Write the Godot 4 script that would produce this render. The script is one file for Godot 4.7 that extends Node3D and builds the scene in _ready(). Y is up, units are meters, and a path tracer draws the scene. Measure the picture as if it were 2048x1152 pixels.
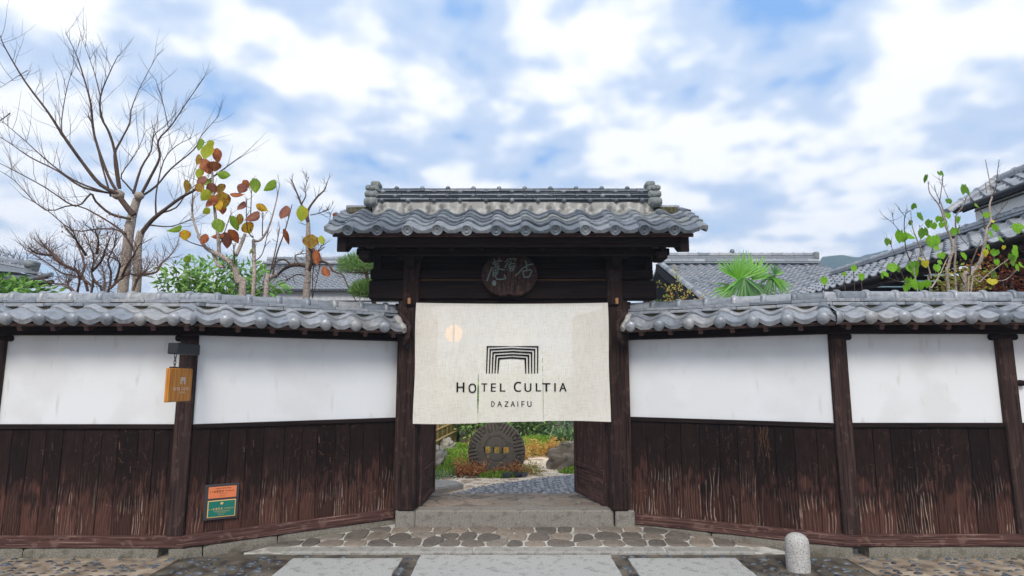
extends Node3D
# Gate of an old walled house, seen from the street. Metres, y up, the camera looks along -z.

var R := RandomNumberGenerator.new()
var M := {}          # materials by name
var boxes := {}      # chamfered boxes already made
const PITCH := 8.26
const FPX := 1233.0  # focal length in pixels of a 2048 pixel wide picture
const EYE := Vector3(0, 1.5, 0)


func _ready() -> void:
	R.seed = 7
	# ---- camera
	var cam := Camera3D.new()
	cam.name = "Camera"
	cam.position = EYE
	cam.rotation_degrees.x = PITCH
	cam.fov = rad_to_deg(2.0 * atan(576.0 / FPX))
	cam.near = 0.05
	cam.far = 3000.0
	add_child(cam)
	# ---- sky, air, exposure
	var we := WorldEnvironment.new()
	we.name = "Environment"
	var env := Environment.new()
	var sky := Sky.new()
	var pano := PanoramaSkyMaterial.new()
	pano.panorama = sky_picture()
	pano.energy_multiplier = 1.0
	sky.sky_material = pano
	env.background_mode = Environment.BG_SKY
	env.sky = sky
	env.background_energy_multiplier = 1.0
	env.tonemap_mode = Environment.TONE_MAPPER_LINEAR
	env.tonemap_exposure = 1.42
	env.sdfgi_enabled = true
	env.ssao_enabled = true
	env.ssil_enabled = true
	env.fog_enabled = true
	env.fog_density = 0.0017
	env.fog_light_color = Color(0.76, 0.86, 0.98)
	we.environment = env
	add_child(we)
	# ---- sun behind thin cloud, high behind the camera and a little to the left
	var sun := DirectionalLight3D.new()
	sun.name = "Sun"
	sun.light_energy = 0.64
	sun.light_angular_distance = 22.0
	sun.light_color = Color(1.0, 0.97, 0.92)
	sun.shadow_enabled = true
	add_child(sun)
	sun.look_at_from_position(Vector3(-0.35, 6.2, 6.6), Vector3.ZERO)
	# ---- the place
	make_materials()
	make_ground()
	make_walls()
	make_gate()
	make_hangings()
	make_street_things()
	make_garden()
	make_houses()
	make_trees()


# ---------------------------------------------------------------- names and nodes
func tag(o: Node, label: String, category: String, group := "", kind := "") -> Node:
	if label: o.set_meta("label", label)
	if category: o.set_meta("category", category)
	if group: o.set_meta("group", group)
	if kind: o.set_meta("kind", kind)
	return o

func numbered(called: String) -> String:
	if not has_node(NodePath(called)): return called
	var k := 1
	while has_node(NodePath("%s_%03d" % [called, k])): k += 1
	return "%s_%03d" % [called, k]

func thing(called: String, label: String, category: String, at := Vector3.ZERO, turn := 0.0, group := "") -> Node3D:
	var o := Node3D.new()
	o.name = numbered(called)
	add_child(o)
	o.position = at
	o.rotation.y = turn
	tag(o, label, category, group)
	return o

func ground_node(called: String) -> Node3D:
	var o := Node3D.new()
	o.name = numbered(called)
	add_child(o)
	o.set_meta("kind", "structure")
	return o

func part(called: String, mesh: Mesh, mat: Material, parent: Node, xf := Transform3D(), kind := "") -> MeshInstance3D:
	var o := MeshInstance3D.new()
	o.name = called
	o.mesh = mesh
	o.material_override = mat
	o.transform = xf
	if parent == self: o.name = numbered(called)
	parent.add_child(o, true)
	if kind: o.set_meta("kind", kind)
	return o

func move(x: float, y: float, z: float) -> Transform3D:
	return Transform3D(Basis(), Vector3(x, y, z))

func at(px: float, py: float, d: float) -> Vector3:  # the point d metres off (along -z) that stands where the photograph has it
	var th := deg_to_rad(PITCH)
	var dx := (px - 1024.0) / FPX
	var dy := -(py - 576.0) / FPX
	var z := cos(th) - dy * sin(th)
	return Vector3(dx / z * d, EYE.y + (dy * cos(th) + sin(th)) / z * d, -d)

func rr(a: float, b: float) -> float:
	return R.randf_range(a, b)


# ---------------------------------------------------------------- mesh helpers
func begin() -> SurfaceTool:
	var st := SurfaceTool.new()
	st.begin(Mesh.PRIMITIVE_TRIANGLES)
	st.set_smooth_group(-1)
	return st

func done(st: SurfaceTool) -> ArrayMesh:
	st.generate_normals()
	return st.commit()

func tri(st: SurfaceTool, a: Vector3, b: Vector3, c: Vector3, n: Vector3, ua := Vector2.ZERO, ub := Vector2.ZERO, uc := Vector2.ZERO) -> void:
	var flip := (b - a).cross(c - a).dot(n) > 0.0
	st.set_uv(ua); st.add_vertex(a)
	if flip:
		st.set_uv(uc); st.add_vertex(c)
		st.set_uv(ub); st.add_vertex(b)
	else:
		st.set_uv(ub); st.add_vertex(b)
		st.set_uv(uc); st.add_vertex(c)

func quad(st: SurfaceTool, a: Vector3, b: Vector3, c: Vector3, d: Vector3, n: Vector3, ua := Vector2.ZERO, ub := Vector2.ZERO, uc := Vector2.ZERO, ud := Vector2.ZERO) -> void:
	tri(st, a, b, c, n, ua, ub, uc)
	tri(st, a, c, d, n, ua, uc, ud)

# chamfered box in st; grain = the axis that the texture's v follows; uv in metres times us, plus uo
func add_box(st: SurfaceTool, c: Vector3, s: Vector3, bev := 0.004, grain := 1, uo := Vector2.ZERO, us := Vector2.ONE, basis := Basis()) -> void:
	var h := s * 0.5
	var b := minf(bev, minf(h.x, minf(h.y, h.z)) * 0.8)
	var put := func(p: Array, n: Vector3):
		var ax := n.abs().max_axis_index()
		var across := 0
		var along := grain
		if ax == grain: along = (grain + 1) % 3
		for k in 3:
			if k != ax and k != along: across = k
		var w: Array = []
		var uv: Array = []
		for q: Vector3 in p:
			w.append(c + basis * q)
			uv.append(Vector2(q[across], q[along]) * us + uo + Vector2(ax * 0.37, 0))
		for k in range(1, p.size() - 1):
			tri(st, w[0], w[k], w[k + 1], basis * n, uv[0], uv[k], uv[k + 1])
	for a in 3:
		var i := (a + 1) % 3
		var j := (a + 2) % 3
		for s1 in [-1.0, 1.0]:
			var q: Array = []
			for k in [[-1, -1], [1, -1], [1, 1], [-1, 1]]:
				var v := Vector3.ZERO
				v[a] = s1 * h[a]; v[i] = k[0] * (h[i] - b); v[j] = k[1] * (h[j] - b)
				q.append(v)
			var n := Vector3.ZERO
			n[a] = s1
			put.call(q, n)
			if b <= 0.0: continue
			for s2 in [-1.0, 1.0]:  # edge between face a and face i, along j
				var e: Array = []
				for k in [[0, -1], [0, 1], [1, 1], [1, -1]]:
					var v := Vector3.ZERO
					v[a] = s1 * (h[a] - (b if k[0] else 0.0)); v[i] = s2 * (h[i] - (0.0 if k[0] else b)); v[j] = k[1] * (h[j] - b)
					e.append(v)
				var m := Vector3.ZERO
				m[a] = s1 * 1.01; m[i] = s2
				put.call(e, m)
	if b > 0.0:
		for sx in [-1.0, 1.0]:
			for sy in [-1.0, 1.0]:
				for sz in [-1.0, 1.0]:
					var g := Vector3(sx, sy, sz)
					put.call([g * Vector3(h.x, h.y - b, h.z - b), g * Vector3(h.x - b, h.y, h.z - b), g * Vector3(h.x - b, h.y - b, h.z)], g * Vector3(1.01, 1.005, 1))

func cbox(s: Vector3, bev := 0.004, grain := 1, uo := Vector2.ZERO, us := Vector2.ONE) -> ArrayMesh:
	var key := [s.snapped(Vector3.ONE * 0.0005), bev, grain, uo, us]
	if not boxes.has(key):
		var st := begin()
		add_box(st, Vector3.ZERO, s, bev, grain, uo, us)
		boxes[key] = done(st)
	return boxes[key]

# timber: a box with wood grain along its longest side, each with its own stretch of the texture
func timber(called: String, parent: Node, lo: Vector3, hi: Vector3, mat: Material, bev := 0.006, xf := Transform3D()) -> MeshInstance3D:
	var s := hi - lo
	var g := s.max_axis_index()
	var uo := Vector2(R.randi_range(0, 7) * 0.125, R.randi_range(0, 7) * 0.125)
	return part(called, cbox(s, bev, g, uo, Vector2(2.2, 0.7)), mat, parent, xf * move((lo.x + hi.x) / 2, (lo.y + hi.y) / 2, (lo.z + hi.z) / 2))

# skin over rings of equally many points; closed rings run round the first axis
func loft(st: SurfaceTool, rings: Array, closed := true, caps := true, us := Vector2.ONE, hint := Vector3.ZERO, group := 0) -> void:
	st.set_smooth_group(group)
	var n: int = rings[0].size()
	var mid: Array = []
	for r in rings:
		var m := Vector3.ZERO
		for p: Vector3 in r: m += p
		mid.append(m / n)
	var v := 0.0
	for k in rings.size() - 1:
		var v2: float = v + (mid[k + 1] - mid[k]).length()
		var u := 0.0
		for i in (n if closed else n - 1):
			var a: Vector3 = rings[k][i]
			var b: Vector3 = rings[k][(i + 1) % n]
			var c: Vector3 = rings[k + 1][(i + 1) % n]
			var d: Vector3 = rings[k + 1][i]
			var u2 := u + (b - a).length()
			var out: Vector3 = hint if hint != Vector3.ZERO else (a + b + c + d) * 0.25 - (mid[k] + mid[k + 1]) * 0.5
			quad(st, a, b, c, d, out, Vector2(u, v) * us, Vector2(u2, v) * us, Vector2(u2, v2) * us, Vector2(u, v2) * us)
			u = u2
		v = v2
	st.set_smooth_group(-1)
	if caps and closed:
		for e in [0, rings.size() - 1]:
			var out: Vector3 = mid[e] - mid[1 if e == 0 else e - 1]
			if out.length() < 1e-6: continue
			for i in n:
				var a: Vector3 = rings[e][i]
				var b: Vector3 = rings[e][(i + 1) % n]
				tri(st, mid[e], a, b, out, Vector2.ZERO, Vector2(a.x, a.y) * us, Vector2(b.x, b.y) * us)

# body of revolution about axis (0 x, 1 y, 2 z); profile = points (radius, distance along the axis)
func add_lathe(st: SurfaceTool, profile: Array, n := 12, axis := 1, c := Vector3.ZERO, group := 0, basis := Basis()) -> void:
	var rings: Array = []
	for q: Vector2 in profile:
		var r: Array = []
		for i in n:
			var t := TAU * i / n
			var p := Vector3.ZERO
			p[axis] = q.y
			p[(axis + 1) % 3] = q.x * cos(t)
			p[(axis + 2) % 3] = q.x * sin(t)
			r.append(c + basis * p)
		rings.append(r)
	st.set_smooth_group(group)
	var ax := Vector3.ZERO
	ax[axis] = 1.0
	for k in rings.size() - 1:
		var q0: Vector2 = profile[k]
		var q1: Vector2 = profile[k + 1]
		var along := q1 - q0
		for i in n:
			var t := TAU * (i + 0.5) / n
			var rad := Vector3.ZERO
			rad[(axis + 1) % 3] = cos(t)
			rad[(axis + 2) % 3] = sin(t)
			var out: Vector3 = basis * (rad * -along.y + ax * along.x)   # profiles run from the far end of the axis to the near one, outside to the right
			quad(st, rings[k][i], rings[k][(i + 1) % n], rings[k + 1][(i + 1) % n], rings[k + 1][i], out, Vector2(i, k) * 0.1, Vector2(i + 1, k) * 0.1, Vector2(i + 1, k + 1) * 0.1, Vector2(i, k + 1) * 0.1)
	st.set_smooth_group(-1)

func add_tube(st: SurfaceTool, pts: Array, r0: float, r1: float, n := 6, knobs := 0.0) -> void:
	var rings: Array = []
	var side := Vector3(0.31, 0.2, 0.93)
	for k in pts.size():
		var d: Vector3 = (pts[mini(k + 1, pts.size() - 1)] - pts[maxi(k - 1, 0)]).normalized()
		var a := d.cross(side).normalized()
		var b := d.cross(a).normalized()
		side = a.cross(d).normalized() if a.length() > 0.5 else side
		var t := float(k) / maxf(pts.size() - 1, 1)
		var r := lerpf(r0, r1, t) * (1.0 + knobs * rr(-1, 1))
		var ring: Array = []
		for i in n:
			var w := TAU * i / n
			ring.append(pts[k] + (a * cos(w) + b * sin(w)) * r)
		rings.append(ring)
	loft(st, rings, true, true, Vector2(3, 3))

func curve(pts: Array, steps := 4) -> Array:  # smooth line through points
	var out: Array = []
	for k in pts.size() - 1:
		var p0: Vector3 = pts[maxi(k - 1, 0)]
		var p1: Vector3 = pts[k]
		var p2: Vector3 = pts[k + 1]
		var p3: Vector3 = pts[mini(k + 2, pts.size() - 1)]
		for s in steps:
			out.append(p1.cubic_interpolate(p2, p0, p3, float(s) / steps))
	out.append(pts[-1])
	return out

# prism of a polygon given in two axes, from w0 to w1 along the third; edges chamfered by bev
func add_prism(st: SurfaceTool, poly: PackedVector2Array, w0: float, w1: float, axis := 2, bev := 0.0, xf := Transform3D(), us := 1.0) -> void:
	var p3 := func(q: Vector2, w: float) -> Vector3:
		var v := Vector3.ZERO
		v[axis] = w
		v[(axis + 1) % 3] = q.x
		v[(axis + 2) % 3] = q.y
		return xf * v
	var inner := poly
	if bev > 0.0:
		var off := Geometry2D.offset_polygon(poly, -bev)
		if off.size() == 1 and off[0].size() == poly.size(): inner = off[0]
		else:
			var mid := Vector2.ZERO
			for q in poly: mid += q
			mid /= poly.size()
			inner = PackedVector2Array()
			for q in poly: inner.append(q + (mid - q).normalized() * bev)
	# keep inner[i] next to poly[i]
	if inner != poly:
		var best := 0
		for k in inner.size():
			if inner[k].distance_to(poly[0]) < inner[best].distance_to(poly[0]): best = k
		var turned := PackedVector2Array()
		for k in inner.size(): turned.append(inner[(best + k) % inner.size()])
		inner = turned
	var ids := Geometry2D.triangulate_polygon(inner)
	var ax := Vector3.ZERO
	ax[axis] = 1.0
	ax = xf.basis * ax
	for e in [[w0, -1.0], [w1, 1.0]]:
		for k in range(0, ids.size(), 3):
			tri(st, p3.call(inner[ids[k]], e[0]), p3.call(inner[ids[k + 1]], e[0]), p3.call(inner[ids[k + 2]], e[0]), ax * e[1], inner[ids[k]] * us, inner[ids[k + 1]] * us, inner[ids[k + 2]] * us)
	var ccw := not Geometry2D.is_polygon_clockwise(poly)
	var n := poly.size()
	for i in n:
		var j := (i + 1) % n
		var d: Vector2 = poly[j] - poly[i]
		var o2 := Vector2(d.y, -d.x) if ccw else Vector2(-d.y, d.x)
		var o: Vector3 = p3.call(o2, 0.0) - p3.call(Vector2.ZERO, 0.0)
		var lo := w0 + bev
		var hi := w1 - bev
		quad(st, p3.call(poly[i], lo), p3.call(poly[j], lo), p3.call(poly[j], hi), p3.call(poly[i], hi), o, Vector2(i * 0.1, lo), Vector2(i * 0.1 + 0.1, lo), Vector2(i * 0.1 + 0.1, hi), Vector2(i * 0.1, hi))
		if bev > 0.0:
			quad(st, p3.call(poly[i], hi), p3.call(poly[j], hi), p3.call(inner[j], w1), p3.call(inner[i], w1), o + ax * o.length(), poly[i] * us, poly[j] * us, inner[j] * us, inner[i] * us)
			quad(st, p3.call(poly[i], lo), p3.call(poly[j], lo), p3.call(inner[j], w0), p3.call(inner[i], w0), o - ax * o.length(), poly[i] * us, poly[j] * us, inner[j] * us, inner[i] * us)

# what of a mesh lies behind a plane
func clipped(mesh: ArrayMesh, plane: Plane) -> ArrayMesh:
	var arr := mesh.surface_get_arrays(0)
	var vs: PackedVector3Array = arr[Mesh.ARRAY_VERTEX]
	var ns: PackedVector3Array = arr[Mesh.ARRAY_NORMAL]
	var us: PackedVector2Array = arr[Mesh.ARRAY_TEX_UV]
	var ids: PackedInt32Array = arr[Mesh.ARRAY_INDEX] if arr[Mesh.ARRAY_INDEX] != null else PackedInt32Array(range(vs.size()))
	var st := SurfaceTool.new()
	st.begin(Mesh.PRIMITIVE_TRIANGLES)
	for k in range(0, ids.size(), 3):
		var poly: Array = []
		for e in 3:
			var i := ids[k + e]
			var j := ids[k + (e + 1) % 3]
			var di := plane.distance_to(vs[i])
			var dj := plane.distance_to(vs[j])
			if di <= 0.0: poly.append([vs[i], ns[i], us[i]])
			if (di < 0.0 and dj > 0.0) or (di > 0.0 and dj < 0.0):
				var t := di / (di - dj)
				poly.append([vs[i].lerp(vs[j], t), ns[i].lerp(ns[j], t).normalized(), us[i].lerp(us[j], t)])
		for e in range(1, poly.size() - 1):
			for v in [poly[0], poly[e], poly[e + 1]]:
				st.set_normal(v[1]); st.set_uv(v[2]); st.add_vertex(v[0])
	return st.commit()


# ---------------------------------------------------------------- computed pictures
func noise(seed_: int, freq: float, oct := 4, type := FastNoiseLite.TYPE_SIMPLEX_SMOOTH) -> FastNoiseLite:
	var n := FastNoiseLite.new()
	n.seed = seed_
	n.noise_type = type
	n.frequency = freq
	n.fractal_octaves = oct
	n.fractal_type = FastNoiseLite.FRACTAL_FBM if oct > 1 else FastNoiseLite.FRACTAL_NONE
	return n

func grey_bytes(n: FastNoiseLite, w: int, h: int, sx := 1, sy := 1) -> PackedByteArray:  # noise drawn sx, sy times as long
	var im := n.get_seamless_image(maxi(w / sx, 4), maxi(h / sy, 4), false, false, 0.15)
	im.convert(Image.FORMAT_L8)
	if sx > 1 or sy > 1: im.resize(w, h, Image.INTERPOLATE_CUBIC)
	return im.get_data()

# a base colour with layers [noise bytes, from, to, colour, strength] laid over it
func layered(w: int, h: int, base: Color, layers: Array) -> Image:
	var out := PackedByteArray()
	out.resize(w * h * 3)
	var bytes: Array = []
	var luts: Array = []
	for l in layers:
		bytes.append(l[0])
		var lut := PackedFloat32Array()
		lut.resize(256)
		for i in 256: lut[i] = smoothstep(l[1], l[2], i / 255.0) * l[4]
		luts.append(lut)
	var nl := layers.size()
	for p in w * h:
		var r := base.r
		var g := base.g
		var b := base.b
		for k in nl:
			var a: float = luts[k][bytes[k][p]]
			if a > 0.0:
				var c: Color = layers[k][3]
				r += (c.r - r) * a
				g += (c.g - g) * a
				b += (c.b - b) * a
		out[p * 3] = int(r * 255.0)
		out[p * 3 + 1] = int(g * 255.0)
		out[p * 3 + 2] = int(b * 255.0)
	return Image.create_from_data(w, h, false, Image.FORMAT_RGB8, out)

func tex(im: Image) -> ImageTexture:
	return ImageTexture.create_from_image(im)

func mat(called: String, albedo: Variant, rough := 0.8, spec := 0.5) -> StandardMaterial3D:
	var m := StandardMaterial3D.new()
	m.resource_name = called
	if albedo is Color: m.albedo_color = albedo
	else: m.albedo_texture = albedo
	m.roughness = rough
	m.metallic_specular = spec
	M[called] = m
	return m

func tri_map(m: StandardMaterial3D, s: float, world := true) -> StandardMaterial3D:
	m.uv1_triplanar = true
	m.uv1_world_triplanar = world
	m.uv1_scale = Vector3.ONE * s
	return m

func bump(m: StandardMaterial3D, t: Texture2D, cm: float) -> StandardMaterial3D:
	m.heightmap_enabled = true
	m.heightmap_texture = t
	m.heightmap_scale = cm
	return m

func tinted(called: String, from: String, c: Color, rough := -1.0) -> StandardMaterial3D:
	var m: StandardMaterial3D = M[from].duplicate()
	m.resource_name = called
	m.albedo_color = c
	if rough >= 0.0: m.roughness = rough
	M[called] = m
	return m

func l8(bytes: PackedByteArray, w: int, h: int) -> ImageTexture:
	return tex(Image.create_from_data(w, h, false, Image.FORMAT_L8, bytes))

# 1.5 m of weathered boarding; boards[k] keeps the joints. Bare wood shows along the growth rings where rain splashes the foot, in patches that run over several boards; scuffs and scratches higher up
var boards := {}
const PANEL := 1.5

func panel_picture(k: int) -> Image:
	var w := 512
	var h := 320
	var cuts: Array = [0.0]
	while cuts[-1] < PANEL - 0.24: cuts.append(cuts[-1] + rr(0.135, 0.185))
	cuts.append(PANEL)
	boards[k] = cuts
	var hearts: Array = []
	var tones: Array = []
	for c in cuts.size() - 1:
		hearts.append([rr(-0.3, 1.3), rr(4.5, 8.0), rr(-1, 1), rr(0, 900), [0.35, 0.7, 1.0, 1.35][R.randi() % 4]])
		tones.append(rr(0.80, 1.20))
	var fine := grey_bytes(noise(100 + k, 0.30, 2), w, h, 1, 32)
	var broad := grey_bytes(noise(200 + k, 0.06, 3), w, h, 1, 5)
	var patch := grey_bytes(noise(300 + k, 0.012, 4), w, h, 1, 2)
	var mott := grey_bytes(noise(350 + k, 0.035, 4), w, h)
	var warp := noise(400 + k, 0.02, 2)
	var im := PackedFloat32Array()
	im.resize(w * h * 3)
	for x in w:
		var xm := PANEL * (x + 0.5) / w
		var c := 0
		while c < cuts.size() - 2 and xm > cuts[c + 1]: c += 1
		var u: float = (xm - cuts[c]) / (cuts[c + 1] - cuts[c])
		var hh: Array = hearts[c]
		var tone: float = tones[c]
		for y in h:
			var i := y * w + x
			var v := float(y) / h          # 0 at the head, 1 at the foot
			var f := fine[i] / 255.0
			var g := broad[i] / 255.0
			var p := patch[i] / 255.0
			var d: float = absf(u - hh[0]) + 0.22 * (v - 0.5) * hh[2] + 0.10 * warp.get_noise_2d(x * 0.6 + hh[3], y * 0.25)
			var ring: float = absf(fposmod(d * hh[1] + 0.45 * warp.get_noise_2d(x * 1.5 + hh[3], y * 0.35), 1.0) - 0.5) * 2.0
			var late := smoothstep(0.62, 0.92, ring)
			var t := f * 0.4 + g * 0.4 + mott[i] / 255.0 * 0.2
			var r := lerpf(0.070, 0.180, t) * tone
			var gg := lerpf(0.050, 0.124, t) * tone
			var b := lerpf(0.047, 0.112, t) * tone
			var worn := smoothstep(0.0, 0.30, v - 0.46 - (g - 0.5) * 0.6 - (p - 0.5) * 0.5 - (f - 0.5) * 0.45)
			r = lerpf(r, (0.195 + 0.18 * f) * tone, worn * 0.85)
			gg = lerpf(gg, (0.126 + 0.122 * f) * tone, worn * 0.85)
			b = lerpf(b, (0.108 + 0.106 * f) * tone, worn * 0.85)
			var bare: float = hh[4] * late * smoothstep(0.47, 0.66, p) * smoothstep(0.28, 0.60, v) * (0.45 + 0.5 * worn) * (0.45 + 0.9 * f)
			bare = clampf(maxf(bare, late * worn * 0.26 * (0.3 + g) * hh[4]), 0.0, 0.9)
			bare = maxf(bare, smoothstep(0.955, 0.99, v + (f - 0.5) * 0.05) * 0.35)
			r = lerpf(r, 0.66, bare)
			gg = lerpf(gg, 0.585, bare)
			b = lerpf(b, 0.53, bare)
			im[i * 3] = r
			im[i * 3 + 1] = gg
			im[i * 3 + 2] = b
	# scratches and rubbed places
	for n in 150:
		var p := Vector2(rr(0, w), rr(0.02, 0.8) * h)
		if R.randf() < 0.6: p = Vector2(w * fposmod(0.3 + k * 0.37 + R.randfn() * 0.13, 1.0), h * clampf(0.25 + R.randfn() * 0.18, 0.02, 0.9))
		var a := rr(0, TAU) if R.randf() < 0.5 else PI / 2 + R.randfn() * 0.08
		var l := rr(3, 26)
		var wide := 1 if R.randf() < 0.75 else 2
		var col := Vector3(0.46, 0.32, 0.22) if R.randf() < 0.6 else Vector3(0.52, 0.46, 0.42)
		var strong := rr(0.12, 0.6)
		for s in int(l * 1.5):
			var q := p + Vector2(cos(a), sin(a)) * (s / 1.5) + Vector2(R.randfn(), R.randfn()) * 0.25
			if R.randf() < 0.3: continue
			for e in wide:
				var xx := int(q.x) + e
				var yy := int(q.y)
				if xx < 0 or yy < 0 or xx >= w or yy >= h: continue
				var i := (yy * w + xx) * 3
				for ch in 3: im[i + ch] = lerpf(im[i + ch], col[ch], strong)
	# one panel has long stripes where something rubbed the stain off
	if k == 1:
		for n in 7:
			var x0 := w * 0.80 + n * 5.0 + rr(-2, 2)
			var y1 := h * rr(0.15, 0.5)
			for y in int(y1):
				var xx := int(x0 + 2.0 * warp.get_noise_2d(n * 50.0, y * 1.0) * 3.0)
				for e in 1 + n % 2:
					var i := (y * w + clampi(xx + e, 0, w - 1)) * 3
					var a := rr(0.1, 0.75)
					for ch in 3: im[i + ch] = lerpf(im[i + ch], [0.62, 0.45, 0.32][ch], a)
	var out := PackedByteArray()
	out.resize(w * h * 3)
	for i in w * h * 3: out[i] = int(clampf(im[i], 0, 1) * 255.0)
	return Image.create_from_data(w, h, false, Image.FORMAT_RGB8, out)

# air and broken cloud, the whole way round
func sky_picture() -> ImageTexture:
	var w := 1536
	var h := 768
	var big := noise(11, 1.6, 4)
	var small := noise(12, 5.5, 4)
	var lumps := noise(13, 0.8, 3)
	var bytes := PackedFloat32Array()
	bytes.resize(w * h * 3)
	# gaps (below zero) and banks (above) that can be told apart: [azimuth, elevation, width, height, how much]
	var spots: Array = []
	for s in [[380, 90, 60, 130, -0.62], [1115, 90, 75, 95, -0.62], [700, 60, 60, 90, -0.34], [900, 215, 170, 45, -0.26], [800, 20, 70, 60, -0.22], [1500, 60, 120, 70, -0.30], [1380, 130, 70, 60, -0.22],
			[1890, 110, 90, 75, -0.55], [290, 140, 60, 60, -0.2], [60, 60, 90, 90, -0.10], [1020, 300, 200, 40, -0.12], [620, 230, 90, 60, -0.15], [1250, 260, 130, 45, -0.15],
			[500, 110, 80, 120, 0.42], [880, 120, 90, 70, 0.35], [640, 45, 60, 50, 0.3], [1190, 60, 60, 70, 0.25], [1780, 60, 110, 130, 0.5], [200, 110, 80, 80, 0.3], [720, 330, 70, 50, 0.35], [1530, 350, 90, 40, 0.35],
			[1140, 290, 110, 50, 0.25], [560, 290, 70, 60, 0.22], [1450, 215, 110, 50, 0.28], [60, 330, 160, 90, 0.15], [1700, 430, 200, 60, 0.2]]:
		var d := at(s[0], s[1], 10.0) - EYE
		spots.append([atan2(d.x, -d.z), atan2(d.y, Vector2(d.x, d.z).length()), 0.95 * s[2] / FPX, 0.95 * s[3] / FPX, s[4]])
	for y in h:
		var el := PI * (0.5 - (y + 0.5) / h)
		var lift := maxf(sin(el), 0.0)
		for x in w:
			var az := TAU * ((x + 0.5) / w - 0.5)
			var o := (y * w + x) * 3
			if el < -0.08:
				bytes[o] = 0.30; bytes[o + 1] = 0.30; bytes[o + 2] = 0.29
				continue
			var d := Vector3(sin(az) * cos(el), lift, -cos(az) * cos(el))
			var q := Vector2(d.x, d.z) / (d.y + 0.22)
			var n := big.get_noise_2d(q.x + 7.0, q.y * 1.1) * 0.85 + small.get_noise_2d(q.x, q.y * 1.1) * 0.50 + lumps.get_noise_2d(q.x, q.y) * 0.35
			var cover := 0.70 + n * 0.85
			if absf(az) < 1.0:
				for s in spots:
					var dx: float = (az - s[0]) / s[2]
					var dy: float = (el - s[1]) / s[3]
					var e := dx * dx + dy * dy
					if e < 6.0: cover += s[4] * exp(-e) * 1.0
			# thin blue air near the horizon with a row of small bright clouds
			var low := smoothstep(0.20, 0.05, el)
			cover = lerpf(cover, 0.58 + n * 1.2, low * 0.75)
			cover = clampf(cover, 0.0, 1.25)
			var air := Color(0.185, 0.365, 0.69).lerp(Color(0.60, 0.76, 0.84), smoothstep(0.38, 0.0, el))
			var veil := Color(0.455, 0.56, 0.735)
			var bright := Color(0.86, 0.87, 0.90)
			var c := air.lerp(veil, smoothstep(0.05, 0.48, cover))
			c = c.lerp(bright, smoothstep(0.48, 0.95, cover))
			bytes[o] = c.r
			bytes[o + 1] = c.g
			bytes[o + 2] = c.b
	var im := Image.create_from_data(w, h, false, Image.FORMAT_RGBF, bytes.to_byte_array())
	return tex(im)


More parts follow.
